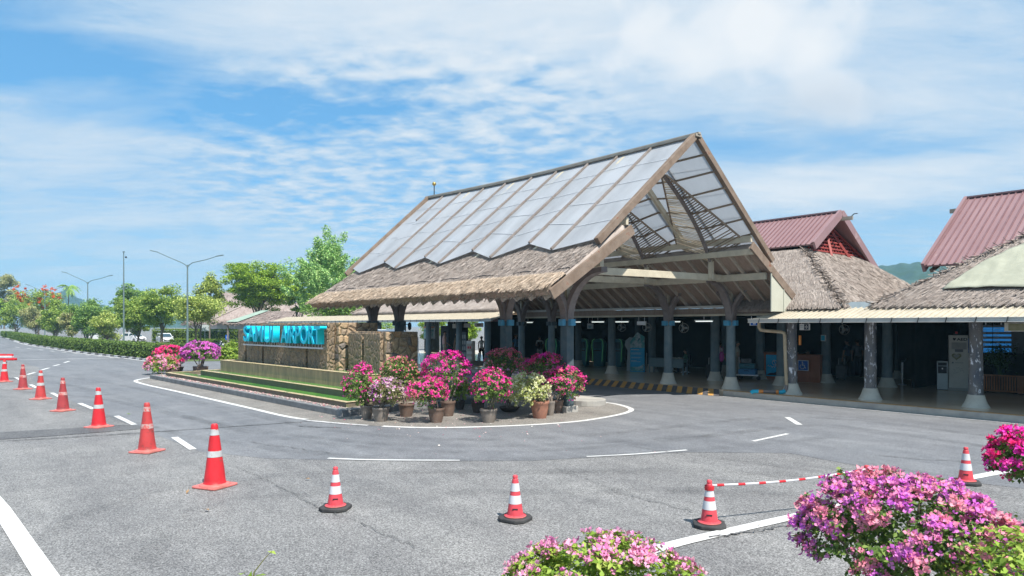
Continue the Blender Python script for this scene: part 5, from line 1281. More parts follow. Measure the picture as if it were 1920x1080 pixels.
palm('dark coconut palm peeking above the left median trees', 128, 170, 528, 1, 3.0)
palm('palm with drooping fronds between the two tall trees', 566, 96, 503, 2, 2.8)
# hedges: a leafy skin over a dense core
def hedge(name, label, line, w, h, mat, dens, seed, ls=.12):
    rng = np.random.default_rng(seed); pts = smooth_line(line, 5); L_ = [0]
    for i in range(len(pts) - 1): L_.append(L_[-1] + (pts[i + 1] - pts[i]).length)
    org = pts[len(pts) // 2]; t = thing(name, label, 'hedge', (org.x, org.y, 0))
    m_ = MB(); m_.path([(p.x, p.y, h * .46) for p in pts], w * .82, h * .86); m_.build('dark_core', 'hedge_core', t, origin=(org.x, org.y, 0))  # solid dark filler added inside so the hedge is not see-through
    n = int(L_[-1] * dens); s = rng.random(n) * L_[-1]; X = np.interp(s, L_, [p.x for p in pts]); Y = np.interp(s, L_, [p.y for p in pts])
    dx = np.gradient(np.array([p.x for p in pts])); dy = np.gradient(np.array([p.y for p in pts])); q = np.hypot(dx, dy); nx_, ny_ = np.interp(s, L_, -dy / q), np.interp(s, L_, dx / q)
    side = rng.random(n); off = np.where(side < .4, rng.uniform(-.5, .5, n), np.where(side < .8, -.5, .5)); z = np.where(side < .4, 1.0, rng.uniform(.05, 1, n))
    P = np.column_stack([X + nx_ * w * off, Y + ny_ * w * off, z * h]) + rng.normal(0, .05, (n, 3)); P[:, 2] += .05 * np.sin(s * 1.7) * z
    out = np.column_stack([nx_ * np.sign(off) * (side >= .4), ny_ * np.sign(off) * (side >= .4), (side < .4) * 1.0])
    v, f = leaves(P - np.array([org.x, org.y, 0]), ls, rng, .6, .15, .3, out, .9); fast_mesh('foliage', v, f, mat, t); return t
K['hedge_core'] = M('hedge_core', (.02, .035, .012), (.03, .05, .015), 6, .95)
hl_ = [p + Vector((-.4, .9, 0)) for p in HEDGE[1:]]
hedge('median_hedge', 'long low clipped hedge curving along the median kerb', hl_, 1.5, 1.2, 'hedge', 190, 201, .17)
hedge('median_hedge', 'short low hedge strip behind the red flower pots', [WD(262, 74), WD(330, 72), WD(400, 66)], 1.2, .75, 'hedge', 190, 202, .15)
hedge('tall_hedge', 'tall lime topped hedge in front of the thatched cottages', [WD(294, 112), WD(360, 104), WD(455, 96)], 1.6, 2.05, 'hedge_lime', 240, 203, .2)
hedge('low_hedge', 'low yellowish hedge below the tall lime hedge', [WD(325, 96), WD(380, 92), WD(450, 86)], 1.2, .8, 'hedge_lime', 200, 204, .16)
p = WD(20, 150); b = MB()
# double armed street lamps
K['lamp'] = M('grey_green_lamp_paint', (.12, .17, .18), (.15, .2, .2), 3, .5)
def lamp(label, px, D, ztop, group='double armed street lamps on the median'):
    p = WD(px, D); t = thing('street_lamp', label, 'street lamp', (p.x, p.y, 0), YAW - R(8), group)
    m_ = MB(); m_.tube([(0, 0, 0), (0, 0, ztop * .5), (0, 0, ztop)], [.13, .10, .075], 12); m_.build('pole', 'lamp', t, True)
    for s, up in ((-1, 1.55), (1, .95)):
        m_ = MB(); L_ = 4.5 if s < 0 else 4.3; m_.tube([(0, 0, ztop - .3), (s * .25, 0, ztop), (s * .7, 0, ztop + .25), (s * 2.4, 0, ztop + up * .6), (s * L_ * .86, 0, ztop + up)], [.06, .055, .05, .045, .04], 8); a = m_.build('arm', 'lamp', t, True)
        m_ = MB(); m_.beam((s * L_ * .84, 0, ztop + up * .99), (s * L_ * 1.05, 0, ztop + up * 1.13), .22, .09); m_.build('lamp_head', 'lamp', a, bevel=.02)
    m_ = MB(); m_.lathe([(.2, 0), (.2, .05), (.15, .08)], 12); m_.build('base_plate', 'lamp', t)
lamp('tall double armed lamp nearest the pavilion, right of the thin mast', 351.5, 80, 9.8)
lamp('double armed lamp above the dark round median tree', 164.5, 112, 9.8)
lamp('double armed lamp rising through the flame tree', 84, 150, 10.0)
lamp('double armed lamp at the left edge of the photo', 28, 175, 10.6)
p = WD(232, 82); t = thing('camera_mast', 'thin grey mast with a small camera on top behind the median trees', 'mast', (p.x, p.y, 0)); z = HT(473, 82)
m_ = MB(); m_.tube([(0, 0, 0), (0, 0, z * .55), (0, 0, z)], [.11, .085, .05], 10); m_.build('pole', 'lamp', t, True)
m_ = MB(); m_.box((0, 0, z + .05), (.35, .2, .1)); m_.build('bracket', 'lamp', t); m_ = MB(); m_.sphere((.25, .2, z - .6), .12); m_.build('camera_dome', 'dark', t, True)

# cars
K['car_white'] = M('white_car_paint', (.72, .73, .74), (.72, .73, .74), 1, .25, spec=.6)
K['car_glass'] = mat_glass('car_glass', (.03, .06, .08)); K['tyre'] = M('tyre', (.02, .02, .02), (.03, .03, .03), 4, .8)
K['headlight'] = M('headlight', (.6, .62, .65), (.5, .5, .55), 4, .15)
def car(label, pos, rz, L_=4.1, H_=1.5, Wd=1.7, van=False, group=None):
    t = thing('parked_car' if not van else 'minibus', label, 'car' if not van else 'minibus', pos, rz, group)
    hz, rf = (.92, H_) if not van else (1.15, H_)
    fr = L_ / 2
    lowp = [(-fr, .32), (-fr + .02, hz - .05), (-fr + .15, hz + .03), (fr * .42, hz), (fr - .25, hz - .18), (fr - .02, hz - .36), (fr, .32), (fr - .1, .22), (-fr + .1, .22)] if not van else [(-fr, .35), (-fr, hz), (fr * .82, hz), (fr - .04, hz - .3), (fr, .35), (fr - .1, .25), (-fr + .1, .25)]
    n = len(lowp); m_ = MB(); vs = []
    for y, k in ((-Wd / 2, .97), (-Wd / 2 + .1, 1.0), (Wd / 2 - .1, 1.0), (Wd / 2, .97)): vs += [(x * k, y, z) for x, z in lowp]
    fs = []
    for j in range(3):
        for i in range(n): fs.append((j * n + i, j * n + (i + 1) % n, (j + 1) * n + (i + 1) % n, (j + 1) * n + i))
    fs += [tuple(range(n)), tuple(3 * n + i for i in reversed(range(n)))]; m_.add(vs, fs); body = m_.build('body', 'car_white', t, bevel=.04)
    gh = [(-fr + .12, hz), (-fr + .42, rf - .06), (-fr + .7, rf), (fr * .12, rf), (fr * .26, rf - .07), (fr * .62, hz - .02)] if not van else [(-fr + .04, hz), (-fr + .1, rf - .1), (-fr + .25, rf), (fr * .62, rf), (fr * .72, rf - .1), (fr * .93, hz)]
    n = len(gh); m_ = MB(); vs = []
    for y in (-1, 1): vs += [(x, y * (Wd / 2 - .04 - .13 * (z - hz) / (rf - hz)), z) for x, z in gh]
    m_.add(vs, [tuple(range(n)), tuple(n + i for i in reversed(range(n)))] + [(i, (i + 1) % n, n + (i + 1) % n, n + i) for i in range(n)]); m_.build('roof', 'car_white', t, bevel=.03)
    m_ = MB(); zm0, zm1 = hz + .05, rf - .12
    yy = lambda z: Wd / 2 - .028 - .13 * (z - hz) / (rf - hz)
    xs = ((-fr + .45, -.15), (-.05, fr * .36)) if not van else ((-fr + .3, -fr * .35), (-fr * .3, fr * .2), (fr * .25, fr * .7))
    for x0, x1 in xs:
        for s in (-1, 1):
            sl_ = .22 if x1 > 0 else .0; q = [(x0 + .06, s * yy(zm0), zm0), (x1 + sl_, s * yy(zm0), zm0), (x1 - .05, s * yy(zm1), zm1), (x0 + .18, s * yy(zm1), zm1)]; m_.slab(q, (0, s * .012, 0))
    a, b_ = gh[-1], gh[-2]; w0, w1 = Wd / 2 - .12, Wd / 2 - .26
    m_.slab([(a[0] - .03, -w0, a[1] + .06), (a[0] - .03, w0, a[1] + .06), (b_[0] + .03, w1, b_[1] - .04), (b_[0] + .03, -w1, b_[1] - .04)], (.03, 0, .03))
    m_.slab([(gh[0][0] + .02, -w0, hz + .1), (gh[0][0] + .02, w0, hz + .1), (gh[1][0] - .02, w1, rf - .12), (gh[1][0] - .02, -w1, rf - .12)], (-.03, 0, .01))
    m_.build('windows', 'car_glass', t)
    for x in (-fr * .6, fr * .62):
        for s in (-1, 1):
            m_ = MB(); pr = [(.2, -.1), (.3, -.1), (.31, -.05), (.31, .05), (.3, .1), (.2, .1)]
            vs = []; fs = []; N_ = 20
            for r_, y in pr: vs += [(x + r_ * math.cos(2 * math.pi * k / N_), s * (Wd / 2 - .1) + y, .31 + r_ * math.sin(2 * math.pi * k / N_)) for k in range(N_)]
            for i in range(5):
                for k in range(N_): fs.append((i * N_ + k, i * N_ + (k + 1) % N_, (i + 1) * N_ + (k + 1) % N_, (i + 1) * N_ + k))
            m_.add(vs, fs); wh = m_.build('wheel', 'tyre', t, True)
            m_ = MB(); m_.tube([(x, s * (Wd / 2 - .18), .31), (x, s * (Wd / 2 + .0), .31)], .205, 18); m_.build('rim', 'steel', wh)
    for s in (-1, 1):
        m_ = MB(); m_.box((fr - .10, s * (Wd / 2 - .3), hz - .30), (.2, .38, .14)); m_.build('headlight', 'headlight', t, bevel=.03)
        m_ = MB(); m_.box((fr * .38, s * (Wd / 2 + .08), hz + .08), (.12, .18, .12)); m_.build('mirror', 'car_white', t, bevel=.02)
    m_ = MB(); m_.box((fr - .0, 0, .48), (.06, Wd * .62, .16)); m_.build('grille', 'dark', t)
    m_ = MB(); m_.box((fr + .035, 0, .52), (.02, .4, .11)); m_.build('number_plate', 'white', t)
    return t
p = WD(309, 104); car('white hatchback parked behind the slim trunk tree', (p.x, p.y, 0), YAW - R(52))
p = WD(250, 112); car('white car half hidden by the trunk of the rounded tree', (p.x, p.y, 0), YAW - R(25), group=None)
p = WD(188, 126); car('white car glimpsed under the low pale median trees', (p.x, p.y, 0), YAW - R(10))
car('white minibus under the pavilion behind the low stone block', (-33.5, 17.6, 0), 0, 5.2, 2.45, 1.85, True)
def bike(label, pos, rz, col):
    t = thing('motorbike', label, 'motorbike', pos, rz, 'motorbikes parked beyond the island')
    for x in (-.62, .62):
        m_ = MB(); N_ = 20; pts = [(x + .24 * math.cos(2 * math.pi * k / N_), 0, .29 + .24 * math.sin(2 * math.pi * k / N_)) for k in range(N_ + 1)]; m_.tube(pts, .05, 8, False); w = m_.build('wheel', 'tyre', t, True)
        m_ = MB(); m_.tube([(x, -.03, .29), (x, .03, .29)], .2, 16); m_.build('rim', 'steel', w)
    m_ = MB(); m_.tube([(-.75, 0, .62), (-.3, 0, .66), (.05, 0, .48), (.35, 0, .45), (.5, 0, .8)], [.1, .14, .15, .13, .09], 10); m_.build('fairing', col, t, True)
    m_ = MB(); m_.beam((-.72, 0, .78), (-.02, 0, .76), .26, .1); m_.build('seat', 'dark', t, bevel=.03)
    m_ = MB(); m_.tube([(.62, 0, .29), (.45, 0, .95)], .03, 8); m_.tube([(.38, -.33, 1.04), (.45, 0, .97), (.38, .33, 1.04)], .018, 8); m_.build('handlebar', 'dark', t)
    m_ = MB(); m_.sphere((.55, 0, .86), .09); m_.build('headlight', 'headlight', t, True)
K['navy_paint'] = M('navy_paint', (.02, .03, .07), (.03, .04, .08), 3, .3)
p = WD(408, 76); bike('dark blue motorbike parked beyond the purple flower dome', (p.x, p.y, 0), 2.2, 'navy_paint')
p = WD(424, 75); bike('white motorbike parked next to the clipped round shrub', (p.x, p.y, 0), 2.4, 'car_white')
def post_sign(name, label, px, D, yt, yb, wpx, mat, marks=None):
    p = WD(px, D); s = D / FPX; t = thing(name, label, 'sign', (p.x, p.y, 0), YAW); zt, zb = HT(yt, D), HT(yb, D); w = wpx * s
    m_ = MB(); m_.tube([(0, .03, 0), (0, .03, zt)], .03, 8); m_.build('post', 'steel', t, True)
    m_ = MB(); m_.box((0, 0, (zt + zb) / 2), (w, .03, zt - zb)); m_.build('board', mat, t, bevel=.005); return t, w, zt, zb
K['sign_blue'] = M('sign_blue', (.01, .10, .42), (.01, .09, .38), 2, .4); K['sign_grey'] = M('sign_grey', (.5, .54, .54), (.45, .5, .5), 2, .5)
post_sign('notice_board', 'pale blank notice board on a post before the tall hedge', 384, 88, 609, 621, 16, 'sign_grey')
t, w, zt, zb = post_sign('parking_sign', 'small blue sign with a white arrow beyond the motorbikes', 426, 78, 628, 637, 7, 'sign_blue')
m_ = MB(); zc = (zt + zb) / 2; m_.prism([(-.03, 0), (.03, 0), (.03, .14), (.1, .14), (0, .26), (-.1, .14), (-.03, .14)], 0, .01); o = m_.build('arrow', 'white', t); o.rotation_euler = (R(90), 0, 0); o.location = (0, -.02, zc - .14)

# thatched cottages
def cottage(label, px, D, wpx, ytop, yeave, ridge, seed, rz=0.0, wall=True):
    s = D / FPX; p = WD(px, D); t = thing('thatched_cottage', label, 'cottage', (p.x, p.y, 0), YAW + rz); w = wpx * s / 2; ze, zt = HT(yeave, D), HT(ytop, D); rl = ridge * s / 2; dp = w * .8
    fs = []; A, B_, C_, D_ = (-w, -dp, ze), (w, -dp, ze), (w, dp, ze), (-w, dp, ze); a, b_ = (-rl, 0, zt), (rl, 0, zt)
    e = .01
    fs.append(thatch_face(A, B_, (rl, e, zt), (-rl, e, zt), 30, 10, seed, .2, 900, True, .05, .4, .35, .05, 30)); fs.append(thatch_face(B_, C_, (rl + e, 0.1, zt), (rl + e, -.1, zt), 20, 10, seed + 1, .2, 500, True, .05, .4, .35, .05, 30))
    fs.append(thatch_face(D_, A, (-rl - e, -.1, zt), (-rl - e, .1, zt), 20, 10, seed + 2, .2, 500, True, .05, .4, .35, .05, 30)); fs.append(thatch_face(C_, D_, (-rl, -e, zt), (rl, -e, zt), 20, 6, seed + 3, .2, 0, False))
    v, f = join(fs); fast_mesh('thatched_roof', v, f, 'thatch_pink', t)
    m_ = MB()
    for q in (A, B_): m_.beam(Vector(q) + Vector((0, 0, .28)), Vector((a if q is A else b_)) + Vector((0, 0, .26)), .35, .1)
    m_.beam(Vector(a) + Vector((0, 0, .26)), Vector(b_) + Vector((0, 0, .26)), .4, .12); m_.build('hip_cap', 'thatch', t)
    if wall:
        m_ = MB(); m_.box((0, 0, (ze + .1) / 2), (w * 1.75, dp * 1.7, ze + .1)); m_.build('wall', 'white_wall', t)
        for k in range(5):
            x = -w * .7 + k * w * .35; m_ = MB(); m_.box((x, -dp * .85 - .02, ze * .55), (.7, .06, .9)); wn = m_.build('window', 'offwhite', t); m_ = MB(); m_.box((x, -dp * .85 - .055, ze * .55), (.56, .02, .76)); m_.build('pane', 'car_glass', wn)
K['thatch_pink'] = M('pinkish_thatch', (.225, .18, .165), (.30, .25, .23), 1.4, .95, .6, 12, c3=(.24, .20, .185), s3=2.5, t3=.57, isl=.2, spec=.1)
K['white_wall'] = M('white_plaster', (.66, .66, .66), (.58, .58, .6), 2, .8)
cottage('thatched cottage with a pointed hipped roof and white windowed walls behind the lime hedge', 507, 116, 200, 556, 605, 14, 301, .35)
cottage('farther thatched roof rising behind the pointed cottage on its left', 428, 134, 150, 550, 608, 20, 311, .5)
cottage('low thatched roof right of the pointed cottage', 590, 120, 150, 563, 604, 40, 321, .2)
p = WD(478, 66); t = thing('lean_to', 'low lean to roof with a pale green sheet behind the sign wall', 'shed', (p.x, p.y, 0), YAW)
v, f = thatch_face((-2.6, -1.2, 2.75), (3.5, -1.2, 2.75), (3.5, 1.3, 3.95), (.4, 1.3, 3.95), 24, 8, 331, .15, 500, True, .03, .3, .2, .04, 25); fast_mesh('thatched_roof', v, f, 'thatch_pink', t)
m_ = MB(); m_.slab([(-2.3, -1.25, 3.02), (-1.2, -1.25, 3.02), (.9, 1.2, 4.15), (.2, 1.2, 4.15)], (0, 0, .03)); m_.build('green_sheet', 'tarp_pale', t)
m_ = MB()
for x in (-2.2, 0, 3.2): m_.box((x, -1, 1.4), (.12, .12, 2.8))
m_.build('posts', 'brace', t)
# fence at the left edge
p = WD(4, 165); t = thing('boundary_fence', 'grey slatted fence under the trees at the left edge', 'fence', (p.x, p.y, 0), YAW)
m_ = MB()
for i in range(40): m_.box((-4 + i * .2, 0, .9), (.12, .04, 1.8))
m_.build('slats', 'sign_grey', t); m_ = MB(); m_.box((0, .05, .4), (8, .06, .1)); m_.box((0, .05, 1.5), (8, .06, .1)); m_.build('rail', 'steel', t)

# wooded hills
def hill(name, peaks, D0, D1, seed, label):
    rng = np.random.default_rng(seed); pxs = np.linspace(peaks[0][0], peaks[-1][0], 150); P = []; nd = 26
    for j in range(nd + 1):
        s = j / nd; D = D0 + (D1 - D0) * s; prof = math.sin(min(1, s / .6) * math.pi / 2) if s < .6 else math.cos((s - .6) / .4 * math.pi / 2)
        for px in pxs:
            top = np.interp(px, [a for a, _ in peaks], [b for _, b in peaks]); p = WD(px, D); hh = HT(top, D0 + (D1 - D0) * .6) * max(prof, 0)
            hh += (noise.noise(Vector((p.x, p.y, seed * 10)) * .012) * 14 + noise.noise(Vector((p.x, p.y, seed)) * .035) * 7 + noise.noise(Vector((p.x, p.y, seed)) * .11) * 4) * prof
            P.append((p.x, p.y, hh - 1))
    n = len(pxs); F_ = np.array([(j * n + i, j * n + i + 1, (j + 1) * n + i + 1, (j + 1) * n + i) for j in range(nd) for i in range(n - 1)])
    o = fast_mesh(name, np.array(P), F_, 'forest', None, False); setting(o); return o
K['forest'] = M('hazy_forest_slope', (.015, .045, .035), (.038, .08, .055), .05, .95, 1.0, .12, c3=(.02, .05, .02), s3=.09, t3=.5)  # forest green pulled toward blue: distance haze painted into the colour
hill('hill', [(1480, 600), (1560, 540), (1620, 503), (1660, 497), (1700, 494), (1740, 496), (1790, 494), (1840, 510), (1900, 530), (1990, 590)], 420, 800, 3, '')
hill('hill', [(40, 608), (80, 584), (104, 561), (124, 548), (140, 554), (156, 566), (175, 572), (195, 566), (208, 574), (240, 572), (265, 545), (282, 543), (300, 560), (330, 552), (350, 556), (380, 575), (430, 604)], 760, 1150, 4, '')

# ------------------------------------------------------------------ people
def cloth(name, c): K[name] = M(name, c, tuple(x * .8 for x in c), 14, .85, .3)
for n_, c_ in (('vest_pink', (.62, .40, .38)), ('shirt_olive', (.24, .22, .13)), ('shirt_white', (.68, .67, .64)), ('shirt_beige', (.5, .45, .36)), ('shirt_navy', (.03, .06, .11)), ('shirt_grey', (.22, .23, .24)), ('shirt_green', (.12, .26, .2)), ('shirt_blue', (.12, .3, .5)), ('trousers_dark', (.02, .022, .028)), ('trousers_khaki', (.36, .32, .25)), ('trousers_grey', (.42, .42, .42)), ('shoes', (.03, .03, .03)), ('eyes', (.01, .01, .01)), ('canvas_dark', (.035, .03, .03)), ('bag_pink', (.65, .12, .42)), ('canvas_blue', (.1, .28, .5))): cloth(n_, c_)
def person(label, pos, face, H=1.72, top='shirt_white', legs='trousers_dark', sleeve=True, arms=((.15, .1), (.12, .1)), seated=False, stride=.06, hair='short', head_turn=0.0):
    """face: heading of the chest in radians; arms: (forward lift of upper arm, elbow bend) right and left"""
    t = thing('person', label, 'person', pos, face)
    V = []; E = []; Rr = []; seg = []
    def v(p, r, par=None, kind='top'):
        V.append(tuple(x for x in p)); Rr.append(r if isinstance(r, tuple) else (r, r)); i = len(V) - 1
        if par is not None: E.append((par, i)); seg.append((par, i, kind))
        return i
    s = H / 1.72; hp = .47 if seated else .93
    P = lambda x, y, z: (x * s, y * s, z * s)
    pel = v(P(0, 0, hp), (.13 * s, .10 * s)); wa = v(P(.0, 0, hp + .14), (.125 * s, .09 * s), pel); ch = v(P(.02, 0, hp + .36), (.15 * s, .10 * s), wa); sh = v(P(0, 0, hp + .50), (.10 * s, .075 * s), ch)
    nk = v(P(.01, 0, hp + .575), .05 * s, sh, 'skin'); hd0 = v(P(.035, 0, hp + .64), .062 * s, nk, 'skin'); hd1 = v(P(.03, 0, hp + .71), .082 * s, hd0, 'skin'); hd2 = v(P(.015, 0, hp + .765), .07 * s, hd1, 'skin')
    for k, sd in enumerate((-1, 1)):
        lift, bend = arms[k]; sho = v(P(0, sd * .18, hp + .47), .055 * s, sh)
        a = lift; e = (math.sin(a) * .28, sd * .225, hp + .47 - math.cos(a) * .28); el = v(P(*e), .040 * s, sho, 'top')
        a2 = lift + bend; w = (e[0] + math.sin(a2) * .25, sd * (.22 - .05 * bend), e[2] - math.cos(a2) * .25); wr = v(P(*w), .027 * s, el, 'skin' if True else 'top')
        d = Vector((math.sin(a2), 0, -math.cos(a2))); f = Vector((math.cos(a2), 0, math.sin(a2)))
        pc = Vector(w) + d * .055; pa = v(P(*pc), (.036 * s, .018 * s), wr, 'skin')
        for j in range(4):
            b0 = pc + f * (.030 - .02 * j) + d * .03; L_ = (.07, .08, .075, .058)[j]; b1 = b0 + d * L_ * .5 + Vector((0, -sd * .008, 0)); b2 = b0 + d * L_ * .9 + Vector((0, -sd * .03, 0))
            i0 = v(P(*b0), .0095 * s, pa, 'skin'); i1 = v(P(*b1), .0085 * s, i0, 'skin'); v(P(*b2), .007 * s, i1, 'skin')
        t0 = Vector(w) + d * .03 + f * .035; i0 = v(P(*t0), .011 * s, pa, 'skin'); v(P(*(t0 + d * .04 + f * .02)), .0085 * s, i0, 'skin')
    for sd in (-1, 1):
        hip = v(P(0, sd * .09, hp - .04), .10 * s, pel, 'legs')
        if seated:
            kn = v(P(.42, sd * .11, hp), .062 * s, hip, 'legs'); an = v(P(.40, sd * .11, .08), .042 * s, kn, 'legs'); to = v(P(.56, sd * .12, .035), .036 * s, an, 'shoe')
        else:
            x = sd * stride; kn = v(P(x * .6 + .02, sd * .10, hp - .44), .062 * s, hip, 'legs'); an = v(P(x, sd * .105, .085), .042 * s, kn, 'legs'); to = v(P(x + .16, sd * .125, .036), .036 * s, an, 'shoe')
    me = bpy.data.meshes.new('b'); me.from_pydata(V, E, []); ob = bpy.data.objects.new('b', me); COL.objects.link(ob)
    sk = ob.modifiers.new('s', 'SKIN'); sk.use_smooth_shade = True
    for i, r in enumerate(Rr): me.skin_vertices[0].data[i].radius = r; me.skin_vertices[0].data[i].use_root = (i == 0)
    sb = ob.modifiers.new('u', 'SUBSURF'); sb.levels = 1; sb.render_levels = 1
    dg = bpy.context.evaluated_depsgraph_get(); bm_ = bpy.data.meshes.new_from_object(ob.evaluated_get(dg)); bpy.data.objects.remove(ob)
    bm_.materials.clear()
    for m in (top, 'skin', legs, 'shoes', 'eyes'): bm_.materials.append(K[m])
    ix = {'top': 0, 'skin': 1, 'legs': 2, 'shoe': 3}; A = np.array([V[a] for a, b, _ in seg]); Bv = np.array([V[b] for a, b, _ in seg]) - A; kk = [ix[k] for _, _, k in seg]; L2 = (Bv ** 2).sum(1)
    mi = []
    for p in bm_.polygons:
        c = np.array(p.center); tt = np.clip(((c - A) * Bv).sum(1) / L2, 0, 1); dd = ((A + Bv * tt[:, None] - c) ** 2).sum(1); j = int(np.argmin(dd)); m = kk[j]
        if m == 0 and seg[j][2] == 'top' and abs(c[1]) > .16 * s and c[2] < (hp + (.33 if sleeve else .46)) * s and L2[j] > .05 and abs(V[seg[j][0]][1]) > .1: m = 1
        if m == 1 and c[2] < (hp + .05) * s and False: m = 0
        if c[2] < (hp - .0) * s and m == 0: m = 2 if abs(c[1]) < .16 * s else 1
        mi.append(m)
    bmx = bmesh.new(); bmx.from_mesh(bm_)
    # nose, ears and eyes belong to the same body mesh
    def blob(c, r, sc, m):
        g = bmesh.ops.create_uvsphere(bmx, u_segments=8, v_segments=6, radius=r * s, matrix=Matrix.Translation(Vector(P(*c))) @ Matrix.Diagonal((*sc, 1)))
        for vv in g['verts']:
            for f in vv.link_faces: f.material_index = m; f.smooth = True
    for f, m in zip(bmx.faces, mi): f.material_index = m; f.smooth = True
    hz_ = hp + .70
    blob((.115, 0, hz_ - .01), .017, (1, .8, 1.5), 1); blob((.105, 0, hz_ - .055), .016, (.6, 1.5, .4), 1)
    for sd in (-1, 1): blob((.02, sd * .085, hz_), .024, (.7, .4, 1.2), 1); blob((.10, sd * .03, hz_ + .015), .010, (.7, 1.2, .8), 4)
    bmx.to_mesh(bm_); bmx.free(); bm_.name = 'body'; o = bpy.data.objects.new('body', bm_); COL.objects.link(o); o.parent = t
    m_ = MB(); vs = []; n, m = 18, 8
    for i in range(m + 1):
        ph = math.pi * .58 * i / m
        for k in range(n):
            th = 2 * math.pi * k / n; back = .5 - .5 * math.cos(th); q = ph * (.62 + .55 * back if hair == 'short' else .62 + 1.0 * back)
            r = .097; vs.append(P(.012 + r * math.sin(q) * math.cos(th) * 1.08, r * math.sin(q) * math.sin(th) * .98, hp + .725 + r * math.cos(q) * 1.08))
    m_.add(vs, [(i * n + k, (i + 1) * n + k, (i + 1) * n + (k + 1) % n, i * n + (k + 1) % n) for i in range(m) for k in range(n)]); m_.build('hair', 'hair', t, 2)
    return t
def IN(px, D, z=PH): return WD(px, D, z + .001)
RIGHT, TOCAM, AWAY = YAW, YAW - R(90), YAW + R(90)
m_ = MB(); a_, b_ = WD(806, 43.2), WD(870, 43.2); m_.box(((a_.x + b_.x) / 2, (a_.y + b_.y) / 2 + .6, PH + .12), (3.4, 2.0, .24)); setting(m_.build('raised_floor', 'kerb_pale'))
person('man in a pale pink sleeveless vest standing in profile on the left walkway', IN(833, 43.2, .46), RIGHT + .2, 1.86, 'vest_pink', 'trousers_khaki', False, ((.05, .15), (.25, .6)))
person('man in an olive shirt half behind a post facing the man in the vest', IN(857, 43.6, .46), RIGHT + 2.6, 1.76, 'shirt_olive', 'trousers_khaki')
person('man in a white T-shirt and dark trousers walking beside the brochure shelf', IN(903, 44.2), AWAY + .4, 1.74, 'shirt_white', 'trousers_dark', True, ((.25, .3), (-.2, .2)), stride=.13)
bpk = person('traveller seen from behind in a pale shirt carrying a dark backpack', IN(1012, 43.5), AWAY - .15, 1.80, 'shirt_white', 'trousers_grey', True, ((.3, .5), (.45, .8)))
p = IN(1012, 43.1, PH); t = thing('backpack', 'dark backpack worn by the traveller seen from behind', 'backpack', (p.x, p.y, PH + .98), AWAY - .15)
m_ = MB(); m_.sphere((-.02, 0, .22), .2, .55, .9, 1.3, 16, 10); m_.build('pack', 'canvas_dark', t, True); m_ = MB(); m_.sphere((-.11, 0, .10), .12, .5, 1, .9, 14, 8); m_.build('front_pocket', 'canvas_dark', t, True)
for s_ in (-1, 1): m_ = MB(); m_.tube([(.06, s_ * .1, .42), (.22, s_ * .12, .44), (.34, s_ * .13, .3), (.3, s_ * .15, .05), (.08, s_ * .14, .02)], .018, 6); m_.build('strap', 'canvas_dark', t, True)
person('person in a pale blue shirt behind the thin round pavilion column', IN(967, 46), TOCAM + .5, 1.84, 'shirt_blue', 'trousers_dark')
person('seated person in a green shirt leaning at the far end of the grey desk', IN(1286, 35.2), RIGHT + 2.7, 1.68, 'shirt_green', 'trousers_dark', True, ((.7, .9), (.7, .9)), True)
person('person in a white top standing behind a pavilion column beside a pink bag', IN(1349, 32.2), RIGHT + .4, 1.66, 'shirt_white', 'trousers_dark', True, ((.2, .4), (.5, 1.0)), hair='long')
person('person in a beige top just behind the blue column by the luggage trolley', IN(1382, 32.0), RIGHT - .3, 1.70, 'shirt_beige', 'trousers_khaki')
person('man in a dark navy shirt standing in the dim hall left of a peeling column', IN(1589, 32.3), AWAY + .5, 1.80, 'shirt_navy', 'trousers_dark')
person('person in a grey shirt standing beside the man in navy in the dim hall', IN(1608, 32.6), AWAY - .2, 1.78, 'shirt_grey', 'trousers_dark')
person('seated attendant in a pale shirt behind the wheelchair sign counter', IN(1514, 31.3), TOCAM + .1, 1.78, 'shirt_white', 'trousers_dark', True, ((.5, .8), (.5, .8)), True)

# ------------------------------------------------------------------ things inside the terminal
def at_in(name, label, cat, px, D, rz=0.0, group=None, z=PH): p = IN(px, D, z); return thing(name, label, cat, p, rz, group)
K['kiosk'] = M('teal_kiosk', (.02, .13, .17), (.03, .17, .21), 2, .3); K['lime_strip'] = mat_glow('lime_edge', (.10, .42, .18), .10); K['screen'] = M('dim_screen', (.03, .08, .1), (.05, .12, .14), 3, .15)
K['card_blue'] = M('blue_poster', (.01, .34, .62), (.015, .42, .68), 2, .4); K['poster_top'] = M('poster_picture', (.10, .36, .36), (.55, .62, .64), 2.4, .4, lo=.45, hi=.55, c3=(.02, .12, .16), s3=5, t3=.56)
K['desk'] = M('grey_green_desk', (.17, .24, .26), (.21, .28, .30), 2, .5); K['cherry'] = M('cherry_wood', (.30, .11, .06), (.38, .15, .085), 1.5, .4, stretch=(6, 6, .6)); K['teak'] = M('teak', (.33, .14, .06), (.22, .085, .04), 3, .5, isl=.25)
K['board_blue'] = mat_glow('board_blue', (.02, .17, .46), .35); K['board_grey'] = M('board_grey', (.12, .14, .16), (.14, .16, .18), 2, .4); K['panel_grey'] = M('panel_grey', (.12, .135, .14), (.14, .15, .155), 2, .6)
K['orange'] = M('orange_plastic', (.7, .25, .05), (.6, .22, .05), 3, .5); K['aqua'] = M('aqua_plastic', (.02, .42, .6), (.02, .36, .52), 3, .4); K['pvc'] = M('stained_cream_pipe', (.52, .42, .28), (.40, .30, .19), 3, .5, c3=(.3, .2, .12), s3=5, t3=.62)
K['red'] = M('red_plastic', (.55, .04, .05), (.5, .04, .05), 3, .4); K['heart'] = M('olive_heart', (.22, .21, .11), (.3, .28, .17), 6, .6)
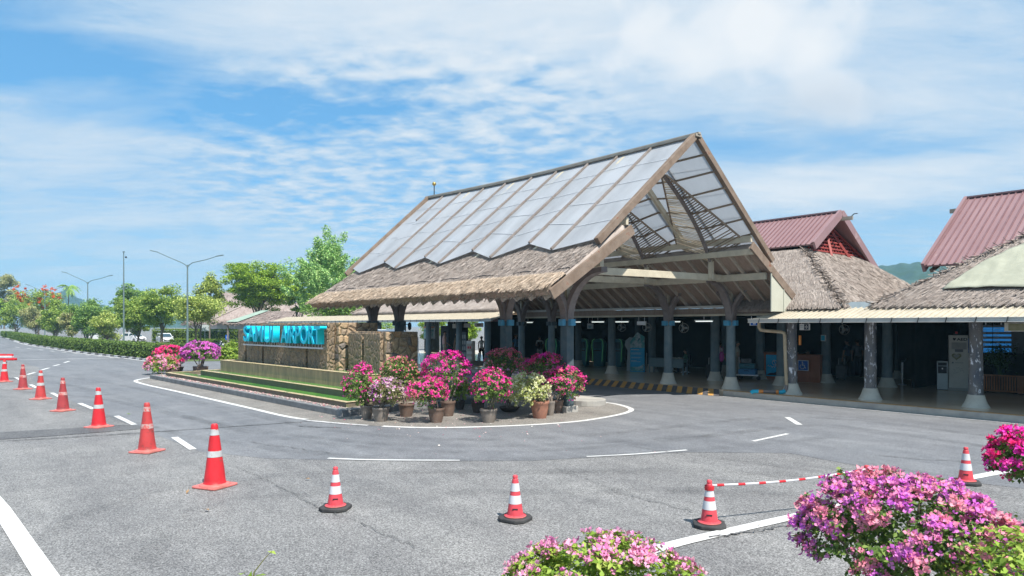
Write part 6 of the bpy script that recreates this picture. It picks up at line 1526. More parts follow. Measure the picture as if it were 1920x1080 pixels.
def kiosk(label, px, D, rz):
    t = at_in('info_kiosk', label, 'kiosk', px, D, rz, 'teal self service kiosks with lime edges')
    prof = [(-.30, 0), (.30, 0), (.33, .7), (.40, 1.25), (.36, 1.5), (.22, 1.62), (.16, 1.66), (-.16, 1.66), (-.22, 1.62), (-.36, 1.5), (-.40, 1.25), (-.33, .7)]
    m_ = MB(); m_.slab([(x, -.2, z) for x, z in prof], (0, .42, 0)); m_.build('body', 'kiosk', t, bevel=.04)
    m_ = MB(); m_.box((0, -.215, 1.28), (.5, .03, .38)); m_.build('screen', 'screen', t, bevel=.01)
    for s_ in (-1, 1): m_ = MB(); m_.tube([(s_ * x, -.22, z) for x, z in ((.20, 1.66), (.37, 1.55), (.42, 1.25), (.36, .8), (.34, .3))], .017, 8); m_.build('edge_strip', 'lime_strip', t, True)
    m_ = MB(); m_.box((0, -.22, .95), (.46, .10, .05)); m_.build('shelf', 'dark', t)
kiosk('teal kiosk with lime edges at the left of the row, behind the tall blue column', 1037, 43, .2); kiosk('teal kiosk between the wide blue column and the left hall column', 1094, 42, .2); kiosk('teal kiosk with the brightest lime edges in the middle of the row', 1124, 41.6, .15); kiosk('teal kiosk right of the hall column before the tall blue banner', 1160, 41, .1)
t = at_in('banner_stand', 'tall blue display board with a slanted picture top on the hall floor', 'banner', 1195, 36.4, .55)
m_ = MB(); m_.slab([(-.38, 0, 0), (.38, 0, 0), (.38, 0, 1.28), (-.38, 0, 1.28)], (0, .04, 0)); m_.build('board', 'card_blue', t)
m_ = MB(); m_.slab([(-.38, -.004, 1.282), (.38, -.004, 1.282), (.38, -.004, 1.88), (.0, -.004, 2.12), (-.38, -.004, 1.62)], (0, .045, 0)); m_.build('picture', 'poster_top', t)
m_ = MB(); m_.slab([(-.36, -.006, .03), (.34, -.006, .03), (.34, -.006, .42), (.1, -.006, .28), (-.36, -.006, .26)], (0, .003, 0)); m_.build('lower_picture', 'poster_top', t)
m_ = MB()
for z, w, h_ in ((1.18, .42, .035), (1.02, .56, .012), (.98, .5, .012), (.94, .54, .012), (.78, .56, .012), (.74, .46, .012), (.6, .3, .02), (.54, .5, .016)): m_.box((-.33 + w / 2, -.003, z), (w, .006, h_))
m_.build('printed_lines', 'white', t)
t = at_in('cutout_stand', 'grey back of a cut out display standing just left of the blue banner', 'display', 1181, 37.0, .5)
m_ = MB(); m_.slab([(-.18, 0, 0), (.22, 0, 0), (.22, 0, 1.1), (.30, 0, 1.5), (.26, 0, 1.8), (-.02, 0, 1.84), (-.24, 0, 1.65), (-.28, 0, 1.4), (-.12, 0, 1.1)], (0, .03, 0)); m_.build('board', 'panel_light', t) if 'panel_light' in K else m_.build('board', 'sign_grey', t)
m_ = MB(); m_.beam((0, .04, 1.2), (0, .45, 0), .05, .02); m_.build('prop', 'steel', t)
t = at_in('rollup_sign', 'narrow white edged frame leaning right of the blue banner', 'display', 1211, 36.6, .3)
m_ = MB(); m_.beam((0, 0, 0), (0, .1, 1.0), .06, .03); m_.build('frame', 'offwhite', t); m_ = MB(); m_.box((0, .0, .02), (.25, .2, .04)); m_.build('foot', 'dark', t)
def desk(label, px, D, w, rz):
    t = at_in('desk', label, 'desk', px, D, rz, 'grey desks in the hall'); m_ = MB(); m_.box((0, 0, .76), (w, .62, .04)); m_.build('desk_top', 'desk', t, bevel=.01)
    m_ = MB(); m_.box((0, -.27, .54), (w - .06, .03, .40)); m_.build('front_panel', 'desk', t)
    for sx in (-1, 1):
        for sy in (-1, 1): m_ = MB(); m_.box((sx * (w / 2 - .05), sy * .26, .37), (.05, .05, .74)); m_.build('leg', 'desk', t)
desk('grey desk left of the nearest pavilion column', 1236, 35.6, .95, .25); desk('grey desk in front of the seated person in green', 1268, 34.6, 1.05, .25)
t = at_in('paper_stack', 'heap of papers and leaflets on the right grey desk', 'papers', 1266, 34.7, .25, None, PH + .78)
m_ = MB(); 
for k in range(7): m_.box((-.3 + .1 * k, .05 * (k % 3), .015 * (1 + k % 3)), (.2, .14, .03 + .02 * (k % 2)), .3 * k)
m_.build('sheets', 'offwhite', t)
def chair(label, px, D, rz):
    t = at_in('office_chair', label, 'chair', px, D, rz); m_ = MB(); m_.box((0, 0, .46), (.46, .44, .06)); m_.build('seat', 'dark', t, bevel=.02); m_ = MB(); m_.box((-.22, 0, .75), (.05, .42, .46)); m_.build('backrest', 'dark', t, bevel=.02)
    for k in range(5): a = k * 1.257; m_ = MB(); m_.beam((0, 0, .1), (.26 * math.cos(a), .26 * math.sin(a), .05), .03, .03); m_.build('leg', 'steel', t)
    m_ = MB(); m_.tube([(0, 0, .08), (0, 0, .44)], .025, 8); m_.build('stem', 'steel', t)
chair('dark office chair under the seated person in green', 1286, 35.25, RIGHT + 2.7); chair('empty dark office chair behind the right grey desk', 1262, 36.2, RIGHT + .6)
# luggage trolley with bags
t = at_in('luggage_trolley', 'steel luggage trolley loaded with blue bags beside the blue pavilion column', 'trolley', 1399, 31.2, .3)
m_ = MB(); m_.tube([(-.4, -.3, .25), (-.4, -.3, 1.0), (-.45, 0, 1.05), (-.4, .3, 1.0), (-.4, .3, .25)], .02, 8); m_.build('handle', 'steel', t, True); m_ = MB(); m_.box((.1, 0, .22), (1.0, .6, .04)); m_.tube([(.6, -.3, .24), (.75, 0, .26), (.6, .3, .24)], .02, 8); m_.build('platform', 'steel', t)
for x, y in ((-.3, -.28), (-.3, .28), (.55, 0)): m_ = MB(); m_.tube([(x, y - .03, .09), (x, y + .03, .09)], .09, 14); m_.build('wheel', 'tyre', t)
for l, c, d, mt, rz in (('large pale blue suitcase at the bottom of the trolley', (.08, 0, .24), (.75, .5, .26), 'canvas_blue', 0), ('dark teal holdall on the trolley suitcase', (.05, .02, .51), (.66, .42, .24), 'kiosk', .1), ('small grey bag on top of the trolley pile', (.0, .0, .76), (.44, .34, .2), 'shirt_grey', .4)):
    q = Matrix.Rotation(.3, 3, 'Z') @ Vector(c); b = IN(1399, 31.2); s2 = thing('suitcase', l, 'bag', (b.x + q.x, b.y + q.y, b.z + q.z), .3 + rz)
    m_ = MB(); m_.box((0, 0, d[2] / 2), d); m_.build('case', mt, s2, bevel=.04); m_ = MB(); m_.tube([(-.1, -d[1] / 2, d[2] * .6), (-.08, -d[1] / 2 - .05, d[2] * .7), (.08, -d[1] / 2 - .05, d[2] * .7), (.1, -d[1] / 2, d[2] * .6)], .012, 6); m_.build('handle', 'dark', s2, True)
def case(label, px, D, mat, d=(.42, .26, .62), rz=.3, z=PH + .05):
    t = at_in('suitcase', label, 'bag', px, D, rz, None, z - .051); m_ = MB(); m_.box((0, 0, d[2] / 2 + .05), d); m_.build('case', mat, t, bevel=.05)
    m_ = MB(); m_.tube([(-.12, .08, d[2] + .04), (-.12, .08, d[2] + .35), (.12, .08, d[2] + .35), (.12, .08, d[2] + .04)], .012, 6); m_.build('pull_handle', 'steel', t, True)
    for sx in (-1, 1): m_ = MB(); m_.tube([(sx * .15, -.05, .04), (sx * .15, .05, .04)], .04, 10); m_.build('wheel', 'tyre', t)
case('dark upright suitcase at the foot of the column beside the pink bag', 1333, 31.5, 'canvas_dark'); case('brownish suitcase on the floor in front of the man in navy', 1577, 31.2, 'shirt_grey'); 
p = IN(1353, 31.7, 0); t = thing('shoulder_bag', 'bright pink shoulder bag hanging beside the pavilion column', 'bag', (p.x, p.y, .98), .4)
m_ = MB(); m_.sphere((0, 0, .26), .17, .7, .9, 1.45, 14, 10); m_.build('bag_body', 'bag_pink', t, True); m_ = MB(); m_.tube([(-.07, 0, .48), (-.05, 0, .72), (.05, 0, .72), (.07, 0, .48)], .013, 6); m_.build('strap', 'bag_pink', t, True)
# counters
t = at_in('reception_counter', 'cherry wood counter with a blue poster half behind a round column', 'counter', 1452, 31.2, .12)
m_ = MB(); m_.box((0, .3, .60), (1.6, .6, 1.20)); m_.build('body', 'cherry', t, bevel=.02); m_ = MB(); m_.box((0, .3, 1.225), (1.7, .7, .045)); m_.build('counter_top', 'cherry', t, bevel=.01)
m_ = MB(); m_.box((.12, -.012, .64), (1.0, .02, .98)); po = m_.build('poster', 'card_blue', t)
m_ = MB(); m_.tube([(.02 + .11 * math.cos(a), -.026, .78 + .11 * math.sin(a)) for a in np.linspace(0, 6.28, 20)], .012, 6); m_.tube([(.02 - .06, -.026, .82), (.02, -.026, .86), (.04, -.026, .74), (.1, -.026, .70)], .012, 6)
m_.tube([(-.3 + .035 * i, -.026, .60 + .045 * math.sin(i * 1.9) + .02 * math.sin(i * .7)) for i in range(20)], .012, 6); m_.tube([(.16 + .03 * i, -.026, .77 + .03 * math.sin(i * 1.7)) for i in range(9)], .010, 6); m_.build('script_mark', 'white', t)
m_ = MB(); m_.slab([(-.36, -.026, .2), (.6, -.026, .2), (.6, -.026, .36), (.25, -.026, .44), (.0, -.026, .32), (-.2, -.026, .30)], (0, .003, 0)); m_.build('poster_picture', 'navy', t)
t = at_in('reception_counter', 'cherry wood counter carrying the blue wheelchair sign', 'counter', 1507, 29.9, .12)
m_ = MB(); m_.box((0, .3, .58), (1.35, .6, 1.16)); m_.build('body', 'cherry', t, bevel=.02); m_ = MB(); m_.box((0, .3, 1.185), (1.42, .7, .045)); m_.build('counter_top', 'cherry', t, bevel=.01)
for i in range(16):
    for z, h_ in ((1.0, .24), (.12, .2)): m_ = MB(); m_.box((-.6 + .08 * i, -.008, z), (.03, .016, h_)); m_.build('flute', 'cherry', t)
p = IN(1506, 29.75, 0); ws = thing('wheelchair_sign', 'square blue wheelchair sign with a white border on the counter front', 'sign', (p.x, p.y, .72), .12)
m_ = MB(); m_.box((0, 0, .23), (.46, .015, .46)); m_.build('border', 'white', ws); m_ = MB(); m_.box((0, -.01, .23), (.40, .012, .40)); m_.build('panel', 'sign_blue', ws)
m_ = MB(); m_.sphere((-.03, -.018, .375), .028, 1, .3, 1); m_.path([(-.03, -.02, .335), (-.025, -.02, .235), (.055, -.02, .235), (.095, -.02, .12), (.13, -.02, .13)], .012, .028, (0, 0, 1)); m_.path([(-.03, -.02, .295), (.05, -.02, .295)], .012, .022)
m_.tube([(-.03 + .095 * math.cos(a), -.02, .18 + .095 * math.sin(a)) for a in np.linspace(2.1, 6.0, 18)], .012, 6); m_.build('wheelchair_symbol', 'white', ws)
# downpipe with coloured joints at the foot of the first peeling column
p = Vector((-12.9, 23.5, 0)); dp = thing('drainpipe', 'stained cream drainpipe bending from the gutter down the first peeling column', 'pipe', (-13.15, 23.2, PH))
o0 = Vector((-13.15, 23.2, PH))
def LP(*q): return [Vector(x) - o0 for x in q]
m_ = MB(); m_.tube(LP((-13.75, 22.75, 2.85), (-13.75, 22.75, 2.62), (-13.70, 22.78, 2.53), (-13.55, 22.9, 2.50), (-13.15, 23.22, 2.46), (-13.06, 23.26, 2.42), (-13.04, 23.27, 2.32), (-13.0, 23.26, 1.3), (-12.95, 23.24, .52)), .06, 12); m_.build('pipe', 'pvc', dp, True)
m_ = MB(); m_.tube(LP((-12.95, 23.24, .54), (-12.95, 23.22, .40), (-12.98, 23.16, .32)), .065, 12); m_.build('joint', 'brace', dp, True)
m_ = MB(); m_.tube(LP((-12.98, 23.17, .33), (-13.05, 23.08, .285), (-13.12, 23.0, .285)), .07, 12); m_.build('elbow', 'aqua', dp, True)
m_ = MB(); m_.tube(LP((-13.12, 23.0, .29), (-13.2, 22.95, .29)), .072, 12); m_.build('collar', 'orange', dp, True); m_ = MB(); m_.tube(LP((-13.2, 22.95, .29), (-13.6, 22.75, .29)), .055, 12); m_.build('run', 'brace', dp, True)
m_ = MB(); m_.tube(LP((-13.58, 22.76, .29), (-13.72, 22.69, .29)), .068, 12); m_.build('collar', 'orange', dp, True); m_ = MB(); m_.tube(LP((-13.72, 22.69, .29), (-13.9, 22.60, .28), (-13.96, 22.56, .22)), .072, 12); m_.build('elbow', 'aqua', dp, True)
# defibrillator cabinet, water dispenser, stanchions, planter, flight boards
t = at_in('aed_cabinet', 'tall off white cabinet marked AED with a heart, between two peeling columns', 'cabinet', 1797, 25.9, .35)
m_ = MB(); m_.box((0, .22, 1.10), (.62, .44, 2.0)); m_.build('body', 'offwhite', t, bevel=.015); m_ = MB(); m_.box((0, .2, .05), (.66, .48, .10)); m_.build('base', 'kerb_pale', t)
m_ = MB(); m_.box((.355, .2, 1.0), (.09, .42, 1.95)); m_.build('blue_side', 'sign_blue', t); m_ = MB(); m_.box((.04, -.015, .98), (.66, .03, .92)); m_.build('lower_door', 'offwhite', t, bevel=.008)
m_ = MB(); m_.box((.02, -.004, 1.70), (.48, .012, .26)); m_.build('window_panel', 'tan_glass', t) if 'tan_glass' in K else m_.build('window_panel', 'kerb_pale', t)
m_ = MB(); m_.box((.02, -.006, 1.52), (.26, .012, .10)); m_.build('vent', 'kerb', t)
hp_ = [(.10 * math.sin(a) ** 3 * 1.6, .10 * (13 * math.cos(a) - 5 * math.cos(2 * a) - 2 * math.cos(3 * a) - math.cos(4 * a)) / 11) for a in np.linspace(0, 2 * math.pi, 28, endpoint=False)]
m_ = MB(); m_.slab([(-.06 + x, -.034, 1.30 + z) for x, z in hp_], (0, .01, 0)); m_.build('heart_mark', 'heart', t); m_ = MB(); m_.slab([(-.06 + x * .6, -.04, 1.31 + z * .6) for x, z in hp_], (0, .005, 0)); m_.build('heart_mark', 'kerb_pale', t)
text_mesh('lettering', 'AED', 'dark', .14, .004, t, (.12, -.006, 1.90), (R(90), 0, 0), 1.25, bold=.004)
m_ = MB(); m_.slab([(-.13 + x * .32, -.008, 1.955 + z * .45) for x, z in hp_], (0, .006, 0)); m_.build('small_heart', 'dark', t)
m_ = MB(); m_.box((-.18, -.032, 1.06), (.05, .01, .05)); m_.box((.02, -.032, 1.06), (.26, .008, .012)); 
for k in range(12): m_.box((-.14 + .31 * ((k * 7) % 11) / 10, -.032, .66 + .22 * ((k * 5) % 12) / 11), (.02, .006, .02))
m_.build('printed_marks', 'panel_grey', t)
m_ = MB(); m_.box((-.1, .15, 2.13), (.10, .10, .08)); m_.build('alarm_box', 'dark', t); m_ = MB(); m_.box((-.06, .13, 2.2), (.08, .08, .08)); m_.build('alarm_lamp', 'red', t)
t = at_in('water_dispenser', 'silver and black water dispenser left of the AED cabinet', 'water dispenser', 1767, 26.2, .35)
m_ = MB(); m_.box((0, .18, .55), (.36, .36, 1.10)); m_.build('body', 'dark', t, bevel=.02); m_ = MB(); m_.box((0, -.012, .33), (.35, .02, .62)); m_.build('lower_panel', 'silver', t) if 'silver' in K else m_.build('lower_panel', 'sign_grey', t, bevel=.01)
for sx in (-1, 1): m_ = MB(); m_.box((sx * .16, -.012, .87), (.03, .024, .46)); m_.build('trim', 'sign_grey', t)
m_ = MB(); m_.box((0, -.012, 1.08), (.35, .024, .05)); m_.box((0, -.012, .92), (.3, .02, .02)); m_.build('top_trim', 'sign_grey', t); m_ = MB(); m_.box((0, -.02, .82), (.04, .03, .05)); m_.build('tap', 'steel', t)
def stanchion(label, px, D):
    t = at_in('queue_post', label, 'queue barrier post', px, D, 0, 'steel queue posts in the hall'); m_ = MB(); m_.lathe([(.17, 0), (.17, .02), (.12, .045), (.03, .06)], 22); m_.build('base', 'steel', t, True)
    m_ = MB(); m_.tube([(0, 0, .04), (0, 0, .96)], .035, 12); m_.build('pole', 'steel', t, True); m_ = MB(); m_.tube([(0, 0, .94), (0, 0, 1.02)], .042, 12); m_.build('belt_head', 'dark', t, True); return t
sts = [stanchion('steel queue post nearest the right peeling column on the left', 1692, 28.4), stanchion('steel queue post directly left of the water dispenser', 1729, 28.6), stanchion('thin far queue post between the two near ones', 1704, 33.0), stanchion('far queue post behind the one left of the water dispenser', 1736, 33.2)]
def belt(a, b, label):
    a, b = Vector(a) + Vector((0, 0, .97)), Vector(b) + Vector((0, 0, .97)); t = thing('queue_belt', label, 'queue belt', a); m_ = MB(); m_.path([a.lerp(b, i / 8) - Vector((0, 0, .06 * math.sin(i / 8 * math.pi))) for i in range(9)], .012, .05); m_.build('webbing', 'dark', t, origin=a)
belt(sts[0].location, sts[2].location, 'black belt strung between the left near and left far queue posts'); belt(sts[1].location, sts[3].location, 'black belt strung between the right near and right far queue posts'); belt(sts[2].location, sts[3].location, 'black belt strung between the two far queue posts')
for k, (px, l) in enumerate(((1717, 'dim grey check in desk left of the other one at the back of the hall'), (1748, 'dim grey check in desk behind the water dispenser'))):
    t = at_in('checkin_desk', l, 'desk', px, 34.5, .1); m_ = MB(); m_.box((0, .3, .55), (.72, .6, 1.1)); m_.build('body', 'panel_grey', t, bevel=.02); m_ = MB(); m_.box((0, .3, 1.12), (.8, .7, .05)); m_.build('counter_top', 'desk', t); m_ = MB(); m_.box((0, .2, 1.32), (.4, .04, .3)); m_.build('monitor', 'dark', t)
pl = thing('slatted_planter', 'long teak slatted planter box at the right edge of the hall floor', 'planter', (-6.4, 29.4, PH))
m_ = MB(); m_.box((0, .25, .36), (4.9, .44, .56)); m_.build('liner', 'dark', pl)
m_ = MB()
for i in range(62):
    if i % 16 == 0: m_.box((-2.4 + i * .08, .0, .35), (.12, .05, .62))
    else: m_.box((-2.4 + i * .08, .0, .35), (.045, .03, .54))
m_.build('slats', 'teak', pl); m_ = MB(); m_.box((.0, -.005, .655), (4.95, .07, .05)); m_.box((0, -.005, .09), (4.95, .06, .05)); m_.box((-2.46, .22, .36), (.05, .5, .6)); m_.build('frame', 'teak', pl)
for i in range(6): m_ = MB(); m_.tube([(-2.2 + .88 * i, .25, 0), (-2.2 + .88 * i, .25, .08)], .04, 10); m_.build('caster', 'dark', pl)
K['leaf_room'] = MR('indoor_leaves', ((.02, .05, .015), (.05, .11, .03), (.08, .16, .045)), .25)
for i, l in enumerate(('feathery potted plant at the left end of the slatted planter', 'leafy potted plant second from the left in the slatted planter', 'leafy potted plant at the right edge of the photo in the slatted planter')):
    x = -8.2 + (0, .95, 2.2)[i]; t = thing('potted_plant', l, 'plant', (x, 29.65, PH + .62)); rng = np.random.default_rng(500 + i); m_ = MB(); LV = []
    for k in range(11):
        a = rng.uniform(0, 6.28); e = np.array([math.cos(a) * rng.uniform(.1, .5), math.sin(a) * rng.uniform(.05, .25), rng.uniform(.45, .95)]); m_.tube([(rng.uniform(-.2, .2), 0, 0), tuple(e * [.4, .4, .6]), tuple(e)], [.012, .008, .004], 5)
        LV.append(leaves(e + rng.normal(0, .13, (70, 3)), .11, rng, .4, .12, .3))
    m_.build('stems', 'leaf_room', t); v, f = join(LV); fast_mesh('foliage', v, f, 'leaf_room', t)
for px0, px1, l in ((1839, 1861, 'narrow left flight board of blue and grey rows'), (1862, 1896, 'wide right flight board of blue and grey rows')):
    D = 25.3; p = WD((px0 + px1) / 2, D); w = (px1 - px0 - 1) * D / FPX; zt, zb = HT(609.5, D), HT(661, D); h = zt - zb; t = thing('flight_board', l, 'screen', (p.x, p.y, zb), YAW - .12, 'flight boards above the planter')
    m_ = MB(); m_.box((0, .05, h / 2), (w, .08, h)); m_.build('housing', 'dark', t, bevel=.01); n = 12
    for k in range(n): m_ = MB(); m_.box((0, 0, h - h * (k + .5) / n), (w - .03, .015, h / n - .004)); m_.build('row', 'board_grey' if (k in (0, 3, 5, 7, 9)) else 'board_blue', t)
    rs = random.Random(px0)
    for k in range(1, n):
        m_ = MB(); L_ = w * rs.uniform(.15, .35); m_.box((-w / 2 + .05 + L_ / 2, -.010, h - h * (k + .5) / n), (L_, .006, .018)); m_.build('lettering', 'offwhite', t)
    m_ = MB(); m_.tube([(0, .06, h), (0, .06, 3.05 - zb)], .02, 8); m_.build('hanger', 'steel', t)
D = 25.6; p = WD(1925, D); t = thing('grey_board', 'plain grey board hanging at the right edge beside the flight boards', 'board', (p.x, p.y, HT(662, D)), YAW - .1); m_ = MB(); m_.box((0, 0, .5), (1.1, .06, 1.0)); m_.build('panel', 'panel_grey', t); m_ = MB(); m_.tube([(-.4, 0, 1.0), (-.4, 0, 1.35)], .02, 8); m_.tube([(.4, 0, 1.0), (.4, 0, 1.35)], .02, 8); m_.build('hanger', 'steel', t)
D = 19.6; p = WD(1915, D); t = thing('light_box', 'beige box sign under the gutter at the right edge', 'sign', (p.x, p.y, HT(621.5, D)), 0); m_ = MB(); m_.box((.1, 0, .13), (.95, .28, .26)); m_.build('case', 'pedestal', t, bevel=.01); m_ = MB(); m_.box((.12, -.15, .125), (.78, .02, .2)); m_.build('face', 'heart', t); m_ = MB(); m_.tube([(.1, 0, .26), (.1, 0, .42)], .02, 8); m_.build('hanger', 'steel', t)
# hanging signs
def hang(name, label, px, D, yt, yb, wpx, mat, top=3.05, rz=0.0, cat='sign'):
    p = WD(px, D); s = D / FPX; zt, zb = HT(yt, D), HT(yb, D); w, h = wpx * s, zt - zb; t = thing(name, label, cat, (p.x, p.y, zb), rz)
    m_ = MB(); m_.box((0, 0, h / 2), (w, .08, h)); m_.build('board', mat, t, bevel=.008)
    if top and top > zt: m_ = MB(); m_.tube([(-w * .35, 0, h), (-w * .35, 0, top - zb)], .012, 6); m_.tube([(w * .35, 0, h), (w * .35, 0, top - zb)], .012, 6); m_.build('hanger', 'steel', t)
    return t, w, h
t, w, h = hang('arrow_sign', 'white hanging sign with a navy square and a white right arrow', 1509, 24.6, 607, 619, 19, 'white')
m_ = MB(); m_.box((w * .22, -.045, h / 2), (w * .46, .012, h * .86)); m_.build('navy_square', 'sign_navy', t) if 'sign_navy' in K else m_.build('navy_square', 'navy', t)
a = MB(); x0 = w * .22; a.path([(x0 - .055, -.056, h / 2), (x0 + .05, -.056, h / 2)], .01, .022); a.path([(x0 + .0, -.056, h / 2 + .06), (x0 + .055, -.056, h / 2), (x0 + .0, -.056, h / 2 - .06)], .01, .022); a.build('arrow', 'white', t)
a = MB(); a.box((-w * .26, -.044, h * .7), (w * .3, .006, h * .14)); a.box((-w * .26, -.044, h * .4), (w * .3, .006, h * .08)); a.build('printed_lines', 'sign_grey', t)
t, w, h = hang('blue_sign', 'blue hanging sign under the left tip of the cream canopy', 1415, 25.8, 604, 610.5, 19, 'white'); m_ = MB(); m_.box((.02, -.045, h / 2), (w * .84, .012, h * .8)); m_.build('blue_panel', 'sign_blue', t); m_ = MB(); m_.box((.02, -.054, h / 2), (w * .3, .006, h * .3)); m_.build('printed_lines', 'white', t)
t, w, h = hang('column_notice', 'small bright blue notice fixed to a hall column', 1544, 29.05, 628, 639.5, 8.5, 'white', None); m_ = MB(); m_.box((0, -.045, h / 2), (w * .8, .012, h * .84)); m_.build('blue_panel', 'aqua', t)
t, w, h = hang('orange_strip', 'thin orange notice strip beside the first peeling column', 1500, 24.6, 629, 647, 3.2, 'orange', None); t, w, h = hang('orange_strip', 'thin orange notice on the edge of the wide blue pavilion column', 1064, 22.5, 623, 643, 3, 'orange', None)
t, w, h = hang('white_sign', 'plain white sign box hanging below the driveway beam', 1203, 31.2, 602.5, 609.5, 20, 'white', 3.1)
t, w, h = hang('green_sign', 'pale green hanging sign with dark letters over the kiosks', 1107, 37, 606.5, 616.5, 14, 'sign_grey', 3.15); m_ = MB(); m_.box((0, -.045, h * .5), (w * .6, .01, h * .22)); m_.box((0, -.045, h * .22), (w * .44, .01, h * .14)); m_.build('printed_lines', 'kiosk', t)
t, w, h = hang('white_notice', 'white hanging notice with faint print left of the wide blue column', 1040, 38, 608, 615.5, 9, 'offwhite', 3.15)
t, w, h = hang('white_notice', 'white metal box mounted beside the tall square pavilion column', 951.5, 23.6, 605, 621, 10.5, 'white', 2.9)
for k, (px, l) in enumerate(((798, 'hanging poster with orange heading left of a walkway post'), (812, 'hanging poster with orange heading right of a walkway post'))):
    t, w, h = hang('hanging_poster', l, px, 44.5, 612, 635, 10.5, 'sign_grey', 3.2); m_ = MB(); m_.box((0, -.045, h * .94), (w, .012, h * .1)); m_.build('heading', 'orange', t); m_ = MB(); m_.box((0, -.045, h * .45), (w * .7, .01, h * .55)); m_.build('picture', 'poster_top', t)
t, w, h = hang('white_notice', 'cream box notice hanging above the man in olive', 852, 44, 607.5, 615.5, 10, 'offwhite', 3.2); t, w, h = hang('white_notice', 'long cream notice hanging above the brochure shelf', 876, 44, 606.5, 614, 20, 'offwhite', 3.2)
t, w, h = hang('wide_notice', 'wide cream sign with dark pictograms hanging above the man in white', 898, 42.5, 605.5, 613, 26, 'offwhite', 3.2); m_ = MB(); 
for k in (-.1, .05, .2): m_.box((w * k, -.045, h * .5), (w * .07, .01, h * .5))
m_.build('pictograms', 'dark', t)
t = at_in('partition_screen', 'tall dark navy partition panel behind the man in the vest', 'partition', 834, 46.5, 0); m_ = MB(); m_.box((0, 0, 1.3), (1.0, .06, 2.3)); m_.build('panel', 'navy', t); m_ = MB(); m_.box((-.45, 0, .08), (.06, .5, .16)); m_.box((.45, 0, .08), (.06, .5, .16)); m_.build('foot', 'dark', t)
t = at_in('notice_easel', 'whiteboard on a steel easel stand left of a walkway post', 'easel', 779, 44.6, .2); m_ = MB(); m_.box((0, 0, 1.35), (.55, .03, .75)); m_.build('frame', 'steel', t); m_ = MB(); m_.box((0, -.02, 1.35), (.49, .012, .69)); m_.build('board', 'sign_grey', t)
m_ = MB()
for k in range(9): m_.box((-.02, -.028, 1.62 - .065 * k), (.36, .004, .014))
m_.build('printed_lines', 'panel_grey', t)
for sx in (-1, 1): m_ = MB(); m_.tube([(sx * .2, .03, 1.7), (sx * .26, .0, 0)], .016, 6); m_.build('leg', 'steel', t)
m_ = MB(); m_.tube([(0, .05, 1.6), (0, .5, 0)], .016, 6); m_.build('leg', 'steel', t)
t = at_in('brochure_shelf', 'white brochure shelf with small red pictures beside a dark post', 'shelf', 880, 42.6, .3); m_ = MB(); m_.box((0, .15, .75), (.46, .3, 1.5)); m_.build('body', 'white', t, bevel=.01)
for k in range(4): m_ = MB(); m_.box((0, -.03, .3 + .32 * k), (.42, .06, .16)); m_.build('rack', 'offwhite', t)
m_ = MB(); m_.box((-.08, -.015, 1.08), (.13, .02, .18)); m_.box((.09, -.015, 1.08), (.12, .02, .18)); m_.build('picture', 'red', t)
t = at_in('photo_board', 'dark notice panel with pale photographs between the post and the shelf', 'notice board', 870, 44.6, .2); m_ = MB(); m_.box((0, 0, 1.25), (.42, .05, 1.6)); m_.build('panel', 'board_grey', t)
m_ = MB()
for k in range(8): m_.box((-.1 + .2 * (k % 2), -.03, .6 + .38 * (k // 2)), (.14, .012, .24))
m_.build('photographs', 'sign_grey', t); m_ = MB(); m_.box((0, 0, .22), (.5, .3, .04)); m_.box((-.18, 0, .33), (.04, .04, .25)); m_.box((.18, 0, .33), (.04, .04, .25)); m_.build('foot', 'dark', t)
t = at_in('small_rollup', 'small pale floor sign beside the man in white', 'display', 897, 43.3, .2); m_ = MB(); m_.beam((0, 0, 0), (0, .12, .72), .26, .02); m_.build('board', 'sign_grey', t); m_ = MB(); m_.box((0, .05, .02), (.28, .2, .04)); m_.build('foot', 'dark', t)
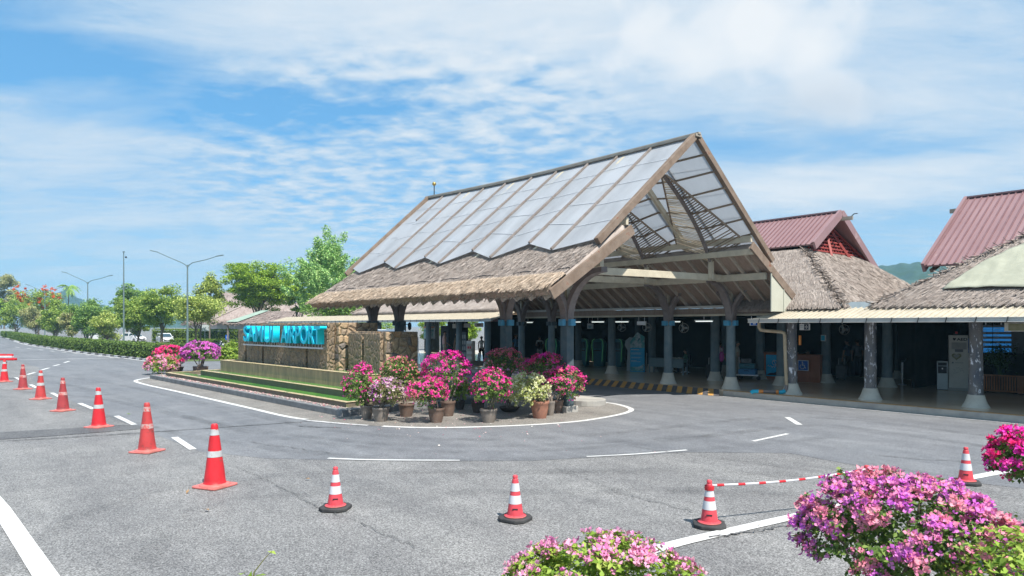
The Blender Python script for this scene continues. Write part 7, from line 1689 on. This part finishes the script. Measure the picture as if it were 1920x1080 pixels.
# lanterns on pavilion columns, fluorescent tubes, fans
for px, D, y, mt, l in ((1066, 21.4, 606, 'white', 'white bulkhead lamp on the right side of the wide blue pavilion column'), (768, 29.3, 607, 'dark', 'dark lantern on the right side of the left square column')):
    p = WD(px, D); t = thing('column_lamp', l, 'lamp', (p.x, p.y, HT(y, D) - .22)); m_ = MB(); m_.lathe([(.03, -.06), (.075, .0), (.085, .16), (.07, .24), (.02, .28)], 14); m_.build('shade', mt, t, True); m_ = MB(); m_.beam((0, 0, .2), (-.22 * CA, -.22 * SA, .2), .04, .04); m_.build('bracket', 'dark', t)
K['tube_light'] = mat_glow('lit_tube', (.85, .92, .88), .6)
for i, (px, D) in enumerate(((1078, 36), (1121, 35), (1166, 34), (1320, 29), (990, 41), (1262, 33))):
    p = WD(px, D); t = thing('ceiling_tube', 'fluorescent tube light under the hall ceiling, ' + ('above the left kiosks', 'above the middle kiosks', 'left of the white sign box', 'between the two nearest pavilion columns', 'far left above the backpack traveller', 'above the grey desks')[i], 'ceiling light', (p.x, p.y, 2.86), .0, 'fluorescent tubes in the hall')
    m_ = MB(); m_.box((0, 0, .05), (.9, .10, .04)); m_.build('fitting', 'white', t); m_ = MB(); m_.tube([(-.42, 0, .01), (.42, 0, .01)], .02, 8); m_.build('tube', 'tube_light', t); m_ = MB(); m_.tube([(0, 0, .07), (0, 0, .32)], .01, 6); m_.build('hanger', 'steel', t)
def fan(label, px, D, y):
    p = WD(px, D); t = thing('wall_fan', label, 'fan', (p.x, p.y, HT(y, D)), TOCAM + R(90), 'white fans under the hall ceiling'); m_ = MB(); m_.tube([(.22 * math.cos(a), 0, .22 * math.sin(a)) for a in np.linspace(0, 6.2832, 22)], .012, 6, False)
    for k in range(10): a = k * .628; m_.beam((.03 * math.cos(a), -.03, .03 * math.sin(a)), (.22 * math.cos(a), 0, .22 * math.sin(a)), .006, .006)
    m_.build('guard', 'offwhite', t)
    for k in range(3): a = k * 2.094; m_ = MB(); m_.beam((.03 * math.cos(a), .02, .03 * math.sin(a)), (.18 * math.cos(a), .03, .18 * math.sin(a)), .09, .008, (.3, 1, 0)); m_.build('blade', 'sign_grey', t)
    m_ = MB(); m_.tube([(0, -.05, 0), (0, .14, 0)], .05, 12); m_.tube([(0, .12, 0), (0, .2, .3)], .02, 6); m_.build('motor', 'offwhite', t)
fan('white fan above the blue display board', 1213, 35, 614); fan('white fan right of the nearest round pavilion column', 1282, 32, 615); fan('pale fan between the two peeling columns', 1583, 30, 618); fan('white fan above the kiosk right of the hall column', 1166, 38, 614)

# ------------------------------------------------------------------ air: everything far off fades a little to blue
hz = bpy.data.materials.new('haze'); hz.use_nodes = True; nt = hz.node_tree; nt.nodes.clear(); ou = nt.nodes.new('ShaderNodeOutputMaterial'); pvv = nt.nodes.new('ShaderNodeVolumePrincipled')
pvv.inputs['Color'].default_value = (.42, .76, 1.0, 1); pvv.inputs['Density'].default_value = .0004; pvv.inputs['Anisotropy'].default_value = 0.0
nt.links.new(pvv.outputs[0], ou.inputs['Volume']); K['haze'] = hz
if HAZE:
    m_ = MB(); m_.box((0, 0, 37), (2400, 2400, 76)); o = m_.build('haze', 'haze'); o['kind'] = 'stuff'; o.display_type = 'WIRE'
